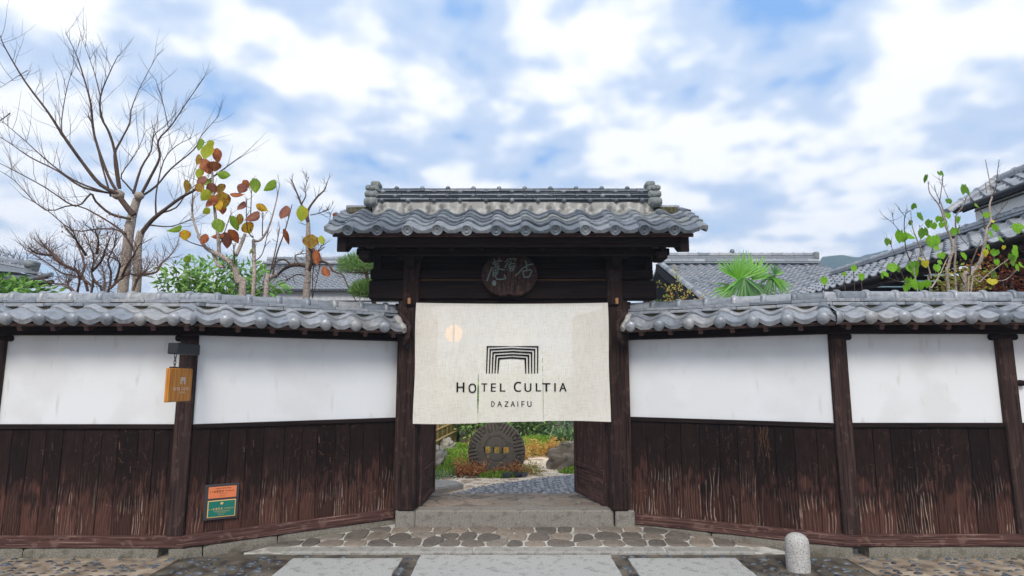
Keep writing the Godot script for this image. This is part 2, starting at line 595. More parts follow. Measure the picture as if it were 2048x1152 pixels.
func make_materials() -> void:
	# woods
	for k in 5:
		mat("plank%d" % k, tex(panel_picture(k)), 0.75, 0.22)
	var gf := grey_bytes(noise(21, 0.12, 3), 256, 512, 1, 32)
	var gb := grey_bytes(noise(22, 0.03, 3), 256, 512, 1, 8)
	var gp := grey_bytes(noise(23, 0.02, 4), 256, 512)
	var grain := l8(gf, 256, 512)
	var dark := tex(layered(256, 512, Color(0.115, 0.09, 0.088), [[gb, 0.3, 0.8, Color(0.165, 0.125, 0.12), 0.8], [gf, 0.5, 0.9, Color(0.20, 0.155, 0.145), 0.6], [gf, 0.4, 0.1, Color(0.07, 0.06, 0.06), 0.7]]))
	bump(mat("dark_wood", dark, 0.72, 0.2), grain, 0.06)
	var post := tex(layered(256, 512, Color(0.20, 0.155, 0.147), [[gb, 0.3, 0.8, Color(0.28, 0.215, 0.20), 0.8], [gf, 0.55, 0.9, Color(0.36, 0.28, 0.25), 0.5], [gf, 0.4, 0.1, Color(0.09, 0.07, 0.07), 0.7], [gp, 0.62, 0.8, Color(0.42, 0.33, 0.30), 0.35]]))
	bump(mat("post_wood", post, 0.78, 0.2), grain, 0.08)
	var sill := tex(layered(256, 512, Color(0.29, 0.20, 0.185), [[gb, 0.3, 0.8, Color(0.37, 0.27, 0.25), 0.8], [gf, 0.62, 0.85, Color(0.62, 0.52, 0.47), 0.65], [gf, 0.4, 0.1, Color(0.18, 0.11, 0.10), 0.7], [gp, 0.60, 0.75, Color(0.55, 0.44, 0.40), 0.4]]))
	bump(mat("sill_wood", sill, 0.78, 0.25), grain, 0.08)
	var board := tex(layered(256, 512, Color(0.74, 0.47, 0.16), [[gb, 0.3, 0.8, Color(0.84, 0.58, 0.24), 0.8], [gf, 0.6, 0.85, Color(0.88, 0.66, 0.34), 0.6], [gf, 0.4, 0.15, Color(0.46, 0.25, 0.08), 0.8]]))
	bump(mat("sign_wood", board, 0.6, 0.4), grain, 0.05)
	bump(mat("bare_wood", tex(layered(64, 128, Color(0.55, 0.38, 0.24), [[grey_bytes(noise(24, 0.2, 2), 64, 128, 1, 16), 0.4, 0.8, Color(0.68, 0.50, 0.34), 0.8]])), 0.8), grain, 0.1)
	# plaster
	var pa := grey_bytes(noise(31, 0.006, 4), 512, 512)
	var pb := grey_bytes(noise(32, 0.03, 4), 512, 512, 1, 4)
	var pc := grey_bytes(noise(33, 0.2, 2), 512, 512)
	tri_map(bump(mat("plaster", tex(layered(512, 512, Color(0.87, 0.878, 0.89), [[pa, 0.45, 0.85, Color(0.82, 0.82, 0.825), 0.6], [pb, 0.72, 0.95, Color(0.74, 0.735, 0.72), 0.45], [pc, 0.75, 0.95, Color(0.80, 0.80, 0.80), 0.3]])), 0.9, 0.2), l8(pc, 512, 512), 0.05), 0.45)
	tri_map(mat("bright_plaster", Color(0.955, 0.955, 0.95), 0.9, 0.2), 1.0)
	# roof tile: smoked clay, silver grey with chalky bloom and lichen
	var ta := grey_bytes(noise(41, 0.018, 4), 512, 512)
	var tb := grey_bytes(noise(42, 0.09, 3), 512, 512)
	var tc := grey_bytes(noise(43, 0.03, 4), 512, 512)
	var tile := tex(layered(512, 512, Color(0.57, 0.58, 0.60), [[ta, 0.35, 0.75, Color(0.68, 0.69, 0.71), 0.6], [ta, 0.42, 0.2, Color(0.44, 0.455, 0.48), 0.6], [tb, 0.62, 0.85, Color(0.76, 0.77, 0.79), 0.35], [tc, 0.72, 0.86, Color(0.30, 0.31, 0.335), 0.6]]))
	var t0 := tri_map(mat("tile0", tile, 0.38, 0.55), 1.7)
	t0.metallic = 0.2
	bump(t0, l8(tb, 512, 512), 0.06)
	tinted("tile1", "tile0", Color(0.86, 0.88, 0.90), 0.42)
	tinted("tile2", "tile0", Color(0.72, 0.75, 0.77), 0.44)
	tinted("tile3", "tile0", Color(1.0, 0.99, 0.97), 0.52)
	tinted("tile4", "tile0", Color(0.94, 0.95, 0.96), 0.46)
	var lich := tex(layered(512, 512, Color(0.42, 0.45, 0.47), [[ta, 0.35, 0.75, Color(0.54, 0.56, 0.58), 0.8], [tc, 0.55, 0.68, Color(0.48, 0.47, 0.36), 0.6], [tb, 0.66, 0.8, Color(0.70, 0.71, 0.66), 0.8]]))
	for k in 4: tinted("old_tile%d" % k, "tile0", [Color(0.66, 0.70, 0.73), Color(0.76, 0.79, 0.82), Color(0.58, 0.61, 0.65), Color(0.86, 0.88, 0.89)][k], 0.44)
	tri_map(mat("tile_lichen", lich, 0.6, 0.4), 2.3)
	tri_map(mat("mud", tex(layered(256, 256, Color(0.62, 0.615, 0.60), [[grey_bytes(noise(44, 0.012, 4), 256, 256), 0.5, 0.8, Color(0.38, 0.375, 0.365), 0.8], [grey_bytes(noise(45, 0.016, 4), 256, 256), 0.5, 0.8, Color(0.78, 0.775, 0.76), 0.8], [grey_bytes(noise(46, 0.08, 3), 256, 256), 0.66, 0.9, Color(0.36, 0.34, 0.31), 0.5]])), 0.95, 0.2), 1.6)
	tri_map(mat("moss_mud", tex(layered(256, 256, Color(0.36, 0.34, 0.29), [[grey_bytes(noise(47, 0.03, 4), 256, 256), 0.5, 0.66, Color(0.20, 0.23, 0.10), 0.9], [grey_bytes(noise(46, 0.12, 3), 256, 256), 0.6, 0.9, Color(0.50, 0.47, 0.42), 0.6]])), 0.95, 0.2), 2.8)
	# stone
	var sa := grey_bytes(noise(51, 0.012, 4), 512, 512)
	var sb := grey_bytes(noise(52, 0.13, 3), 512, 512)
	var sc := grey_bytes(noise(53, 0.05, 3), 512, 512)
	var speck := l8(sb, 512, 512)
	var stone := func(called: String, base: Color, lite: Color, deep: Color, stain: Color, s: float, cm: float):
		tri_map(bump(mat(called, tex(layered(512, 512, base, [[sb, 0.52, 0.85, lite, 0.75], [sb, 0.45, 0.18, deep, 0.8], [sc, 0.6, 0.85, lite, 0.35], [sa, 0.55, 0.85, stain, 0.55]])), 0.85, 0.4), speck, cm), s)
	stone.call("granite", Color(0.60, 0.59, 0.57), Color(0.74, 0.73, 0.71), Color(0.34, 0.34, 0.33), Color(0.44, 0.43, 0.39), 1.4, 0.12)
	stone.call("slab", Color(0.66, 0.66, 0.65), Color(0.78, 0.78, 0.77), Color(0.45, 0.45, 0.44), Color(0.50, 0.50, 0.47), 1.3, 0.08)
	stone.call("step", Color(0.50, 0.48, 0.45), Color(0.66, 0.64, 0.60), Color(0.24, 0.23, 0.21), Color(0.38, 0.35, 0.31), 1.6, 0.12)
	stone.call("foot_stone", Color(0.46, 0.44, 0.40), Color(0.60, 0.58, 0.54), Color(0.22, 0.21, 0.19), Color(0.28, 0.27, 0.20), 1.2, 0.25)
	stone.call("bollard", Color(0.69, 0.68, 0.67), Color(0.84, 0.83, 0.82), Color(0.30, 0.30, 0.30), Color(0.60, 0.58, 0.55), 1.0, 0.08)
	stone.call("millstone", Color(0.45, 0.42, 0.38), Color(0.48, 0.465, 0.44), Color(0.22, 0.21, 0.19), Color(0.28, 0.27, 0.22), 1.5, 0.15)
	stone.call("rock_pale", Color(0.70, 0.68, 0.64), Color(0.82, 0.80, 0.77), Color(0.36, 0.35, 0.32), Color(0.42, 0.40, 0.35), 1.1, 0.6)
	stone.call("rock_brown", Color(0.52, 0.485, 0.44), Color(0.66, 0.63, 0.58), Color(0.20, 0.19, 0.17), Color(0.30, 0.28, 0.24), 1.1, 0.4)
	stone.call("cobble", Color(0.48, 0.455, 0.43), Color(0.63, 0.605, 0.58), Color(0.24, 0.225, 0.21), Color(0.36, 0.33, 0.29), 2.6, 0.12)
	var c0: StandardMaterial3D = M["rock_brown"]
	var k := 0
	for c in [Color(1.0, 0.97, 0.94), Color(0.88, 0.86, 0.845), Color(1.10, 1.06, 1.02), Color(0.80, 0.79, 0.78), Color(1.04, 1.03, 1.01)]:
		tinted("cobble%d" % k, "cobble", c, 0.75)
		k += 1
	# mortar and paving
	var ma := grey_bytes(noise(61, 0.01, 4), 512, 512)
	var mb := grey_bytes(noise(62, 0.2, 3), 512, 512)
	var mortar := func(called: String, base: Color, lite: Color, wet: Color, rough: float):
		tri_map(bump(mat(called, tex(layered(512, 512, base, [[ma, 0.5, 0.8, lite, 0.8], [ma, 0.48, 0.25, wet, 0.85], [mb, 0.6, 0.9, lite, 0.4], [mb, 0.4, 0.1, wet, 0.4]])), rough, 0.5), l8(mb, 512, 512), 0.3), 0.8)
	mortar.call("tan_mortar", Color(0.58, 0.52, 0.455), Color(0.73, 0.67, 0.59), Color(0.42, 0.37, 0.32), 0.6)
	mortar.call("dark_mortar", Color(0.35, 0.325, 0.29), Color(0.48, 0.45, 0.40), Color(0.21, 0.19, 0.17), 0.5)
	mortar.call("white_mortar", Color(0.72, 0.71, 0.68), Color(0.80, 0.79, 0.77), Color(0.52, 0.51, 0.48), 0.85)
	mortar.call("grey_mortar", Color(0.47, 0.465, 0.44), Color(0.56, 0.555, 0.53), Color(0.33, 0.32, 0.29), 0.85)
	tinted("gate_post_wood", "post_wood", Color(0.84, 0.83, 0.83))
	tinted("door_wood", "post_wood", Color(1.28, 1.24, 1.24))
	mortar.call("gravel", Color(0.89, 0.83, 0.74), Color(0.93, 0.87, 0.79), Color(0.58, 0.50, 0.42), 0.9)
	mortar.call("soil", Color(0.30, 0.25, 0.18), Color(0.42, 0.33, 0.22), Color(0.18, 0.15, 0.11), 0.95)
	mortar.call("moss", Color(0.34, 0.45, 0.10), Color(0.48, 0.58, 0.16), Color(0.20, 0.30, 0.06), 0.95)
	mortar.call("asphalt", Color(0.30, 0.30, 0.30), Color(0.36, 0.36, 0.355), Color(0.24, 0.24, 0.24), 0.9)
	k = 0
	for c in [Color(0.24, 0.265, 0.295), Color(0.30, 0.33, 0.365), Color(0.19, 0.20, 0.225), Color(0.35, 0.375, 0.40), Color(0.27, 0.265, 0.275)]:
		mat("pebble%d" % k, c, 0.42, 0.5)
		k += 1
	# other
	mat("black_metal", Color(0.10, 0.11, 0.13), 0.45, 0.5)
	mat("bronze", Color(0.20, 0.20, 0.22), 0.55, 0.5)
	mat("ink", Color(0.06, 0.065, 0.08), 0.85, 0.3)
	mat("white_paint", Color(0.90, 0.88, 0.84), 0.7, 0.3)
	mat("chalk_green", Color(0.42, 0.47, 0.46), 0.85, 0.2)
	var wx := grey_bytes(noise(71, 0.30, 2), 512, 512, 1, 24)
	var wy := grey_bytes(noise(72, 0.30, 2), 512, 512, 24, 1)
	var wz := grey_bytes(noise(73, 0.012, 3), 512, 512)
	var cl := mat("linen", tex(layered(512, 512, Color(0.90, 0.888, 0.86), [[wx, 0.55, 0.85, Color(0.94, 0.925, 0.885), 0.7], [wy, 0.55, 0.85, Color(0.93, 0.91, 0.87), 0.6], [wx, 0.42, 0.12, Color(0.80, 0.77, 0.71), 0.7], [wy, 0.40, 0.12, Color(0.81, 0.785, 0.725), 0.7], [wz, 0.5, 0.9, Color(0.87, 0.85, 0.80), 0.5]])), 0.9, 0.2)
	cl.transparency = BaseMaterial3D.TRANSPARENCY_ALPHA
	cl.albedo_color = Color(1, 1, 1, 0.90)
	cl.backlight_enabled = true
	cl.backlight = Color(0.5, 0.48, 0.44)
	mat("bark_pale", tex(layered(128, 128, Color(0.63, 0.58, 0.54), [[grey_bytes(noise(81, 0.06, 4), 128, 128), 0.5, 0.8, Color(0.76, 0.72, 0.68), 0.8], [grey_bytes(noise(82, 0.1, 3), 128, 128), 0.6, 0.85, Color(0.34, 0.28, 0.24), 0.8]])), 0.85, 0.3)
	tinted("bark_brown", "bark_pale", Color(0.56, 0.51, 0.49))
	tinted("bark_dark", "bark_pale", Color(0.70, 0.61, 0.58))
	tinted("bark_grey", "bark_pale", Color(0.88, 0.88, 0.86))
	mat("far_hill", tex(layered(256, 256, Color(0.20, 0.27, 0.20), [[grey_bytes(noise(91, 0.08, 4), 256, 256), 0.45, 0.8, Color(0.32, 0.38, 0.28), 0.8]])), 0.95, 0.1)
	tri_map(M["far_hill"], 0.02)


# ---------------------------------------------------------------- ground
const STREET_Z := -5.52
const TAN_L := -2.76
const TAN_R := 2.78

func sheet(called: String, poly: PackedVector2Array, y: float, mat_: Material, parent: Node, thick := 0.02, kind := "") -> MeshInstance3D:  # polygon in (x, z), top face at y
	var st := begin()
	var p := PackedVector2Array()
	for q in poly: p.append(Vector2(q.y, q.x))
	add_prism(st, p, y - thick, y, 1, 0.0)
	return part(called, done(st), mat_, parent, Transform3D(), kind)

func pebble_mesh(sx: float, sy: float, sz: float, k: int) -> ArrayMesh:
	var st := begin()
	var prof: Array = [Vector2(0, 1), Vector2(0.45, 0.88), Vector2(0.8, 0.58), Vector2(1.0, 0.05), Vector2(0.9, -0.4)]
	var n := 9
	var rings: Array = []
	for q: Vector2 in prof:
		var r: Array = []
		for i in n:
			var t := TAU * i / n
			var wob := 1.0 + 0.12 * sin(t * 2.0 + k) + 0.07 * sin(t * 3.0 + k * 2.0)
			r.append(Vector3(q.x * cos(t) * sx * wob, q.y * sy, q.x * sin(t) * sz * wob))
		rings.append(r)
	loft(st, rings, true, false)
	return done(st)

func inside(p: Vector2, polys: Array) -> bool:
	for q in polys:
		if Geometry2D.is_point_in_polygon(p, q): return true
	return false

func rect(x0: float, z0: float, x1: float, z1: float) -> PackedVector2Array:
	return PackedVector2Array([Vector2(x0, z0), Vector2(x1, z0), Vector2(x1, z1), Vector2(x0, z1)])

# stones of a crazy paving: cells round scattered seeds, drawn in from one another and rounded
func crazy_cells(area: PackedVector2Array, seeds: Array, stretch: float, gap: float) -> Array:
	var out: Array = []
	for i in seeds.size():
		var cell := area
		for j in seeds.size():
			if i == j or seeds[i].distance_to(seeds[j]) > 0.9: continue
			var a: Vector2 = seeds[i] * Vector2(1, stretch)
			var b: Vector2 = seeds[j] * Vector2(1, stretch)
			var mid := (a + b) * 0.5
			var n := (b - a).normalized()
			var t := Vector2(-n.y, n.x)
			var far := PackedVector2Array([mid - t * 9.0, mid + t * 9.0, mid + t * 9.0 - n * 9.0, mid - t * 9.0 - n * 9.0])
			for k in far.size(): far[k] = far[k] / Vector2(1, stretch)
			var res := Geometry2D.intersect_polygons(cell, far)
			if res.is_empty():
				cell = PackedVector2Array()
				break
			cell = res[0]
		if cell.size() < 3: continue
		var ins := Geometry2D.offset_polygon(cell, -gap, Geometry2D.JOIN_ROUND)
		if ins.is_empty(): continue
		var p: PackedVector2Array = ins[0]
		var tidy := PackedVector2Array()
		for q in p:
			if tidy.is_empty() or tidy[-1].distance_to(q) > 0.02: tidy.append(q)
		if tidy.size() > 3 and tidy[0].distance_to(tidy[-1]) < 0.02: tidy.remove_at(tidy.size() - 1)
		if tidy.size() < 3: continue
		for r in 1:   # cut the corners
			var c := PackedVector2Array()
			for k in tidy.size():
				var q0 := tidy[k]
				var q1 := tidy[(k + 1) % tidy.size()]
				c.append(q0.lerp(q1, 0.22))
				c.append(q0.lerp(q1, 0.78))
			tidy = c
			if tidy.size() > 20: break
		out.append(tidy)
	return out

func dome_stone(poly: PackedVector2Array, h: float, lean: Vector2) -> ArrayMesh:  # top of a set stone, polygon in (x, z)
	var st := begin()
	var mid := Vector2.ZERO
	for q in poly: mid += q
	mid /= poly.size()
	var rings: Array = []
	for e in [[1.0, -0.02], [0.995, 0.5], [0.96, 0.85], [0.85, 0.97], [0.4, 1.0], [0.02, 1.0]]:
		var ring: Array = []
		for q in poly:
			var p: Vector2 = mid.lerp(q, e[0])
			var up: float = e[1] * h if e[1] > 0 else e[1]
			ring.append(Vector3(p.x, up + (p - mid).dot(lean) + 0.003 * sin(q.x * 61.0 + q.y * 43.0), p.y))
		rings.append(ring)
	loft(st, rings.slice(0, 3), true, false)
	loft(st, rings.slice(2), true, false, Vector2.ONE, Vector3.UP)
	return done(st)

func make_ground() -> void:
	# the wide ground under everything, to the horizon
	sheet("ground", rect(-420, -430, 420, 60), -0.03, M.soil, self, 0.05).set_meta("kind", "structure")
	var street := ground_node("street")
	# slabs: three big ones in view, more on the way to the camera
	var slabs: Array = []
	for row in 5:
		var z0 := -5.49 + row * 1.12
		for c in [[-1.82, -0.915, 0.09], [-0.775, 0.835, 0.0], [0.965, 1.86, 0.09]]:
			slabs.append(PackedVector2Array([Vector2(c[0], z0 + c[2]), Vector2(c[1], z0 + c[2]), Vector2(c[1], z0 + 1.05), Vector2(c[0], z0 + 1.05)]))
	sheet("mortar", rect(TAN_L, -5.8, TAN_R, 4.0), 0.0, M.dark_mortar, street)
	sheet("mortar", PackedVector2Array([Vector2(-9, -5.7), Vector2(TAN_L - 0.012, -5.7), Vector2(TAN_L - 0.012, 4), Vector2(-9, 4)]), 0.004, M.tan_mortar, street)
	sheet("mortar", PackedVector2Array([Vector2(TAN_R + 0.012, -5.7), Vector2(9, -5.7), Vector2(9, 4), Vector2(TAN_R + 0.012, 4)]), 0.004, M.tan_mortar, street)
	for p in slabs:
		var st := begin()
		var rough := PackedVector2Array()
		for k in 4:  # slightly uneven edges
			var a: Vector2 = p[k]
			var b: Vector2 = p[(k + 1) % 4]
			var n := int(a.distance_to(b) / 0.09)
			for i in n:
				var q := a.lerp(b, float(i) / n)
				rough.append(Vector2(q.y, q.x) + Vector2(rr(-1, 1), rr(-1, 1)) * 0.006)
		add_prism(st, rough, -0.08, 0.014, 1, 0.005)
		part("granite_slab", done(st), M.slab, street)
	# pebbles set on edge in the mortar
	var shapes: Array = []
	for k in 5: shapes.append(pebble_mesh(0.040, 0.016, 0.024, k))
	var hold: Array = []
	for p in slabs:
		hold.append(Geometry2D.offset_polygon(p, 0.03)[0])
	hold.append(rect(TAN_L - 0.04, -9, TAN_L + 0.04, 5))
	hold.append(rect(TAN_R - 0.04, -9, TAN_R + 0.04, 5))
	hold.append(PackedVector2Array([Vector2(2.12, -5.24), Vector2(2.40, -5.24), Vector2(2.40, -5.0), Vector2(2.12, -5.0)]))
	# the walls' feet: front walls stand at z -5.43, the wings start at the corners
	var near: Array = []
	var far_x: Array = []
	var z := -5.52
	while z < -2.4:
		var x := -5.2
		while x < 5.2:
			var p := Vector2(x + rr(-0.03, 0.03), z + rr(-0.012, 0.012))
			var tan_ := p.x < TAN_L or p.x > TAN_R
			var keep := rr(0, 1) < (0.70 if tan_ else 0.62)
			var front := p.y > -5.40 or (absf(p.x) < 2.1 and p.y > -5.49) or (absf(p.x) < 2.6 and p.y > -5.46)
			if keep and front and not inside(p, hold):
				var s := rr(0.62, 1.05)
				var b := Basis(Vector3.UP, rr(-0.35, 0.35) + (PI * 0.5 if not tan_ and rr(0, 1) < 0.25 else 0.0)).scaled(Vector3(s * rr(0.8, 1.2), 1, s * rr(0.75, 1.15)))
				var xf := Transform3D(b, Vector3(p.x, rr(-0.005, 0.0), p.y))
				if p.y < -4.93: near.append([xf, p])
				else: far_x.append(xf)
			x += 0.098 if tan_ else 0.105
		z += 0.062
	if near.size() > 300:
		near.sort_custom(func(a, b): return absf(a[1].x) < absf(b[1].x))
		for q in near.slice(300): far_x.append(q[0])
		near = near.slice(0, 300)
	for q in near:
		part("pebble", shapes[R.randi() % 5], M["pebble%d" % (R.randi() % 5)], street, q[0])
	many("pebbles", shapes[1], M.pebble0, far_x, street)

	# apron of crazy paving between the wings, kerb before it, step and landing in the gate
	var apron := ground_node("apron")
	var area := PackedVector2Array([Vector2(-2.25, -5.70), Vector2(-1.28, -6.24), Vector2(1.30, -6.24), Vector2(2.35, -5.70)])
	var bed := begin()
	var bq := [Vector3(-2.3, -0.1, -5.56), Vector3(2.4, -0.1, -5.56), Vector3(1.3, -0.1, -6.5), Vector3(-1.3, -0.1, -6.5)]
	var tq := [Vector3(-2.3, 0.012, -5.56), Vector3(2.4, 0.012, -5.56), Vector3(1.3, 0.082, -6.5), Vector3(-1.3, 0.082, -6.5)]
	quad(bed, tq[0], tq[1], tq[2], tq[3], Vector3.UP)
	quad(bed, bq[0], bq[1], tq[1], tq[0], Vector3(0, 0, 1))
	quad(bed, bq[1], bq[2], tq[2], tq[1], Vector3(1, 0, 0))
	quad(bed, bq[3], bq[0], tq[0], tq[3], Vector3(-1, 0, 0))
	part("mortar_bed", done(bed), M.white_mortar, apron)
	var seeds: Array = []
	for row in 3:
		var n: int = [21, 17, 14][row]
		for i in n:
			var t := (i + 0.5) / n
			seeds.append(Vector2(lerpf([-2.1, -1.75, -1.35][row], [2.2, 1.85, 1.4][row], t) + rr(-0.07, 0.07), -5.79 - row * 0.175 + rr(-0.062, 0.062)))
	var tilt := 0.07 / 0.94
	for c in crazy_cells(area, seeds, 1.0, 0.009):
		var m := Vector2.ZERO
		for q in c: m += q
		m /= c.size()
		var loc := PackedVector2Array()
		for q in c: loc.append(q - m)
		part("cobble", dome_stone(loc, 0.014, Vector2(rr(-0.02, 0.02), -tilt + rr(-0.02, 0.02))), M["cobble%d" % (R.randi() % 5)], apron, move(m.x, 0.012 + (-5.56 - m.y) * tilt, m.y))
	for e in [[-1.98, -0.335], [-0.325, 1.32], [1.33, 2.08]]:
		part("kerb_stone", cbox(Vector3(e[1] - e[0], 0.12, 0.15), 0.008, 0), M.granite, apron, move((e[0] + e[1]) / 2, -0.035, -5.62))
	part("step_block", cbox(Vector3(1.93, 0.30, 0.20), 0.012, 0), M.step, apron, move(0.02, 0.075, -6.325))
	# the landing: low stones in grey mortar, falling a little towards the garden
	var land := ground_node("gate_landing")
	var lb := begin()
	var l4 := [Vector3(-1.0, 0.214, -6.42), Vector3(1.05, 0.214, -6.42), Vector3(1.35, 0.155, -7.50), Vector3(-1.3, 0.155, -7.50)]
	quad(lb, l4[0], l4[1], l4[2], l4[3], Vector3.UP)
	for k in 4:
		var a: Vector3 = l4[k]
		var b: Vector3 = l4[(k + 1) % 4]
		var o := (a + b) * 0.5 - Vector3(0, 0.18, -6.9)
		quad(lb, a, b, b - Vector3(0, 0.3, 0), a - Vector3(0, 0.3, 0), Vector3(o.x, 0, o.z))
	part("mortar_bed", done(lb), M.grey_mortar, land)
	seeds = []
	for row in 6:
		for i in 8:
			seeds.append(Vector2(-1.12 + (i + 0.5 + 0.4 * (row % 2)) * 0.29 + rr(-0.07, 0.07), -6.50 - row * 0.165 + rr(-0.04, 0.04)))
	for c in crazy_cells(PackedVector2Array([Vector2(-1.0, -6.43), Vector2(1.05, -6.43), Vector2(1.25, -7.46), Vector2(-1.2, -7.46)]), seeds, 1.0, 0.012):
		var m := Vector2.ZERO
		for q in c: m += q
		m /= c.size()
		var loc := PackedVector2Array()
		for q in c: loc.append(q - m)
		part("paving_stone", dome_stone(loc, 0.012, Vector2(rr(-0.03, 0.03), 0.055 + rr(-0.03, 0.03))), M["cobble%d" % [0, 4, 2, 1][R.randi() % 4]], land, move(m.x, 0.212 + (m.y + 6.42) * 0.055, m.y))

func many(called: String, mesh: Mesh, mat_: Material, xfs: Array, parent: Node, colors: Array = [], kind := "stuff") -> MultiMeshInstance3D:
	var mm := MultiMesh.new()
	mm.transform_format = MultiMesh.TRANSFORM_3D
	mm.use_colors = not colors.is_empty()
	mm.mesh = mesh
	mm.instance_count = xfs.size()
	for i in xfs.size():
		mm.set_instance_transform(i, xfs[i])
		if mm.use_colors: mm.set_instance_color(i, colors[i % colors.size()])
	var o := MultiMeshInstance3D.new()
	o.name = called
	o.multimesh = mm
	o.material_override = mat_
	parent.add_child(o, true)
	if kind: o.set_meta("kind", kind)
	return o


# ---------------------------------------------------------------- roof tiles
var tile_plain: ArrayMesh
var tile_bun: ArrayMesh
var tile_ring: ArrayMesh
var tile_verge: ArrayMesh

const TW := 0.28   # a tile covers this much of the eave

func tile_y(x: float) -> float:  # the wave of a pantile: roll on the left, trough, rising to the next roll
	if x < 0.052: return 0.004 + 0.050 * sqrt(maxf(0.0, 1.0 - pow((0.052 - x) / 0.056, 2)))
	if x < 0.19: return 0.054 * (0.5 + 0.5 * cos(PI * (x - 0.052) / 0.138))
	return 0.030 * (0.5 - 0.5 * cos(PI * (x - 0.19) / 0.11))

func pantile(length: float, eave: int, from := 0.0) -> ArrayMesh:  # eave: 0 plain, 1 bun-ended, 2 ring-ended, 3 lipped only
	var st := begin()
	var th := 0.021
	var xs: Array = []
	for k in 15: xs.append(lerpf(from, TW + 0.012, k / 14.0))
	var row := func(z: float, dy: float) -> Array:
		var r: Array = []
		for x: float in xs: r.append(Vector3(x, tile_y(x) + dy, z))
		return r
	loft(st, [row.call(0.0, -0.005), row.call(-0.006, 0.0), row.call(-length, 0.0)], false, false, Vector2.ONE, Vector3.UP, 1)
	loft(st, [row.call(0.0, -th), row.call(-length, -th)], false, false, Vector2.ONE, Vector3.DOWN, 2)
	loft(st, [row.call(0.0, -0.005), row.call(0.0, -th)], false, false, Vector2.ONE, Vector3.BACK, 3)
	loft(st, [row.call(-length, 0.0), row.call(-length, -th)], false, false, Vector2.ONE, Vector3.FORWARD, 4)
	for e in [0, 14]:
		var x: float = xs[e]
		var y := tile_y(x)
		quad(st, Vector3(x, y, 0), Vector3(x, y, -length), Vector3(x, y - th, -length), Vector3(x, y - th, 0), Vector3(-1 if e == 0 else 1, 0, 0))
	if eave:
		var lip: Array = [[], [], [], []]
		for x: float in xs:
			if x < 0.05 and eave != 3: continue
			var y := tile_y(x)
			var drop := 0.043 + 0.004 * sin(PI * (x - 0.05) / 0.24)
			lip[0].append(Vector3(x, y - 0.006, 0.008))
			lip[1].append(Vector3(x, y - drop, 0.006))
			lip[2].append(Vector3(x, y - drop, -0.012))
			lip[3].append(Vector3(x, y - th, -0.012))
		loft(st, [lip[0], lip[1]], false, false, Vector2.ONE, Vector3.BACK, 5)
		loft(st, [lip[1], lip[2]], false, false, Vector2.ONE, Vector3.DOWN, 6)
		loft(st, [lip[2], lip[3]], false, false, Vector2.ONE, Vector3.FORWARD, 7)
		var top: Array = []
		for p: Vector3 in lip[0]: top.append(Vector3(p.x, p.y + 0.002, -0.004))
		loft(st, [lip[0], top], false, false, Vector2.ONE, Vector3.UP, 1)
		for e in [0, -1]:
			quad(st, lip[0][e], lip[1][e], lip[2][e], lip[3][e], Vector3(-1 if e == 0 else 1, 0, 0))
	if eave == 1:
		add_lathe(st, [Vector2(0, 0.032), Vector2(0.018, 0.030), Vector2(0.036, 0.023), Vector2(0.049, 0.012), Vector2(0.055, 0.0), Vector2(0.055, -0.04), Vector2(0, -0.04)], 20, 2, Vector3(0.052, 0.001, 0.010), 8)
	if eave == 2:
		var c := Vector3(0.052, 0.001, 0.010)
		add_lathe(st, [Vector2(0, 0.007), Vector2(0.008, 0.007)], 20, 2, c, 8)
		add_lathe(st, [Vector2(0.008, 0.007), Vector2(0.013, 0.017), Vector2(0.036, 0.013)], 20, 2, c, 9)
		add_lathe(st, [Vector2(0.036, 0.013), Vector2(0.040, 0.021), Vector2(0.050, 0.021)], 20, 2, c, 10)
		add_lathe(st, [Vector2(0.050, 0.021), Vector2(0.055, 0.016), Vector2(0.055, -0.04), Vector2(0, -0.04)], 20, 2, c, 11)
	return done(st)

func tile_mat(i: int) -> Material:
	return M["tile%d" % [0, 1, 0, 4, 2, 3, 4, 1][i % 8]]

# a part of a wall given in the wall's own frame; what passes the mitre planes is cut off
func cut(mesh: ArrayMesh, xf: Transform3D, planes: Array) -> ArrayMesh:
	var box := xf * mesh.get_aabb()
	for p: Plane in planes:
		var over := false
		var under := false
		for k in 8:
			if p.is_point_over(box.get_endpoint(k)): over = true
			else: under = true
		if not over: continue
		if not under: return null
		mesh = clipped(mesh, xf.affine_inverse() * p)
		if mesh == null or mesh.get_surface_count() == 0: return null
	return mesh

func cut_part(called: String, mesh: ArrayMesh, mat_: Material, parent: Node, xf: Transform3D, planes: Array) -> void:
	var m := cut(mesh, xf, planes)
	if m: part(called, m, mat_, parent, xf)


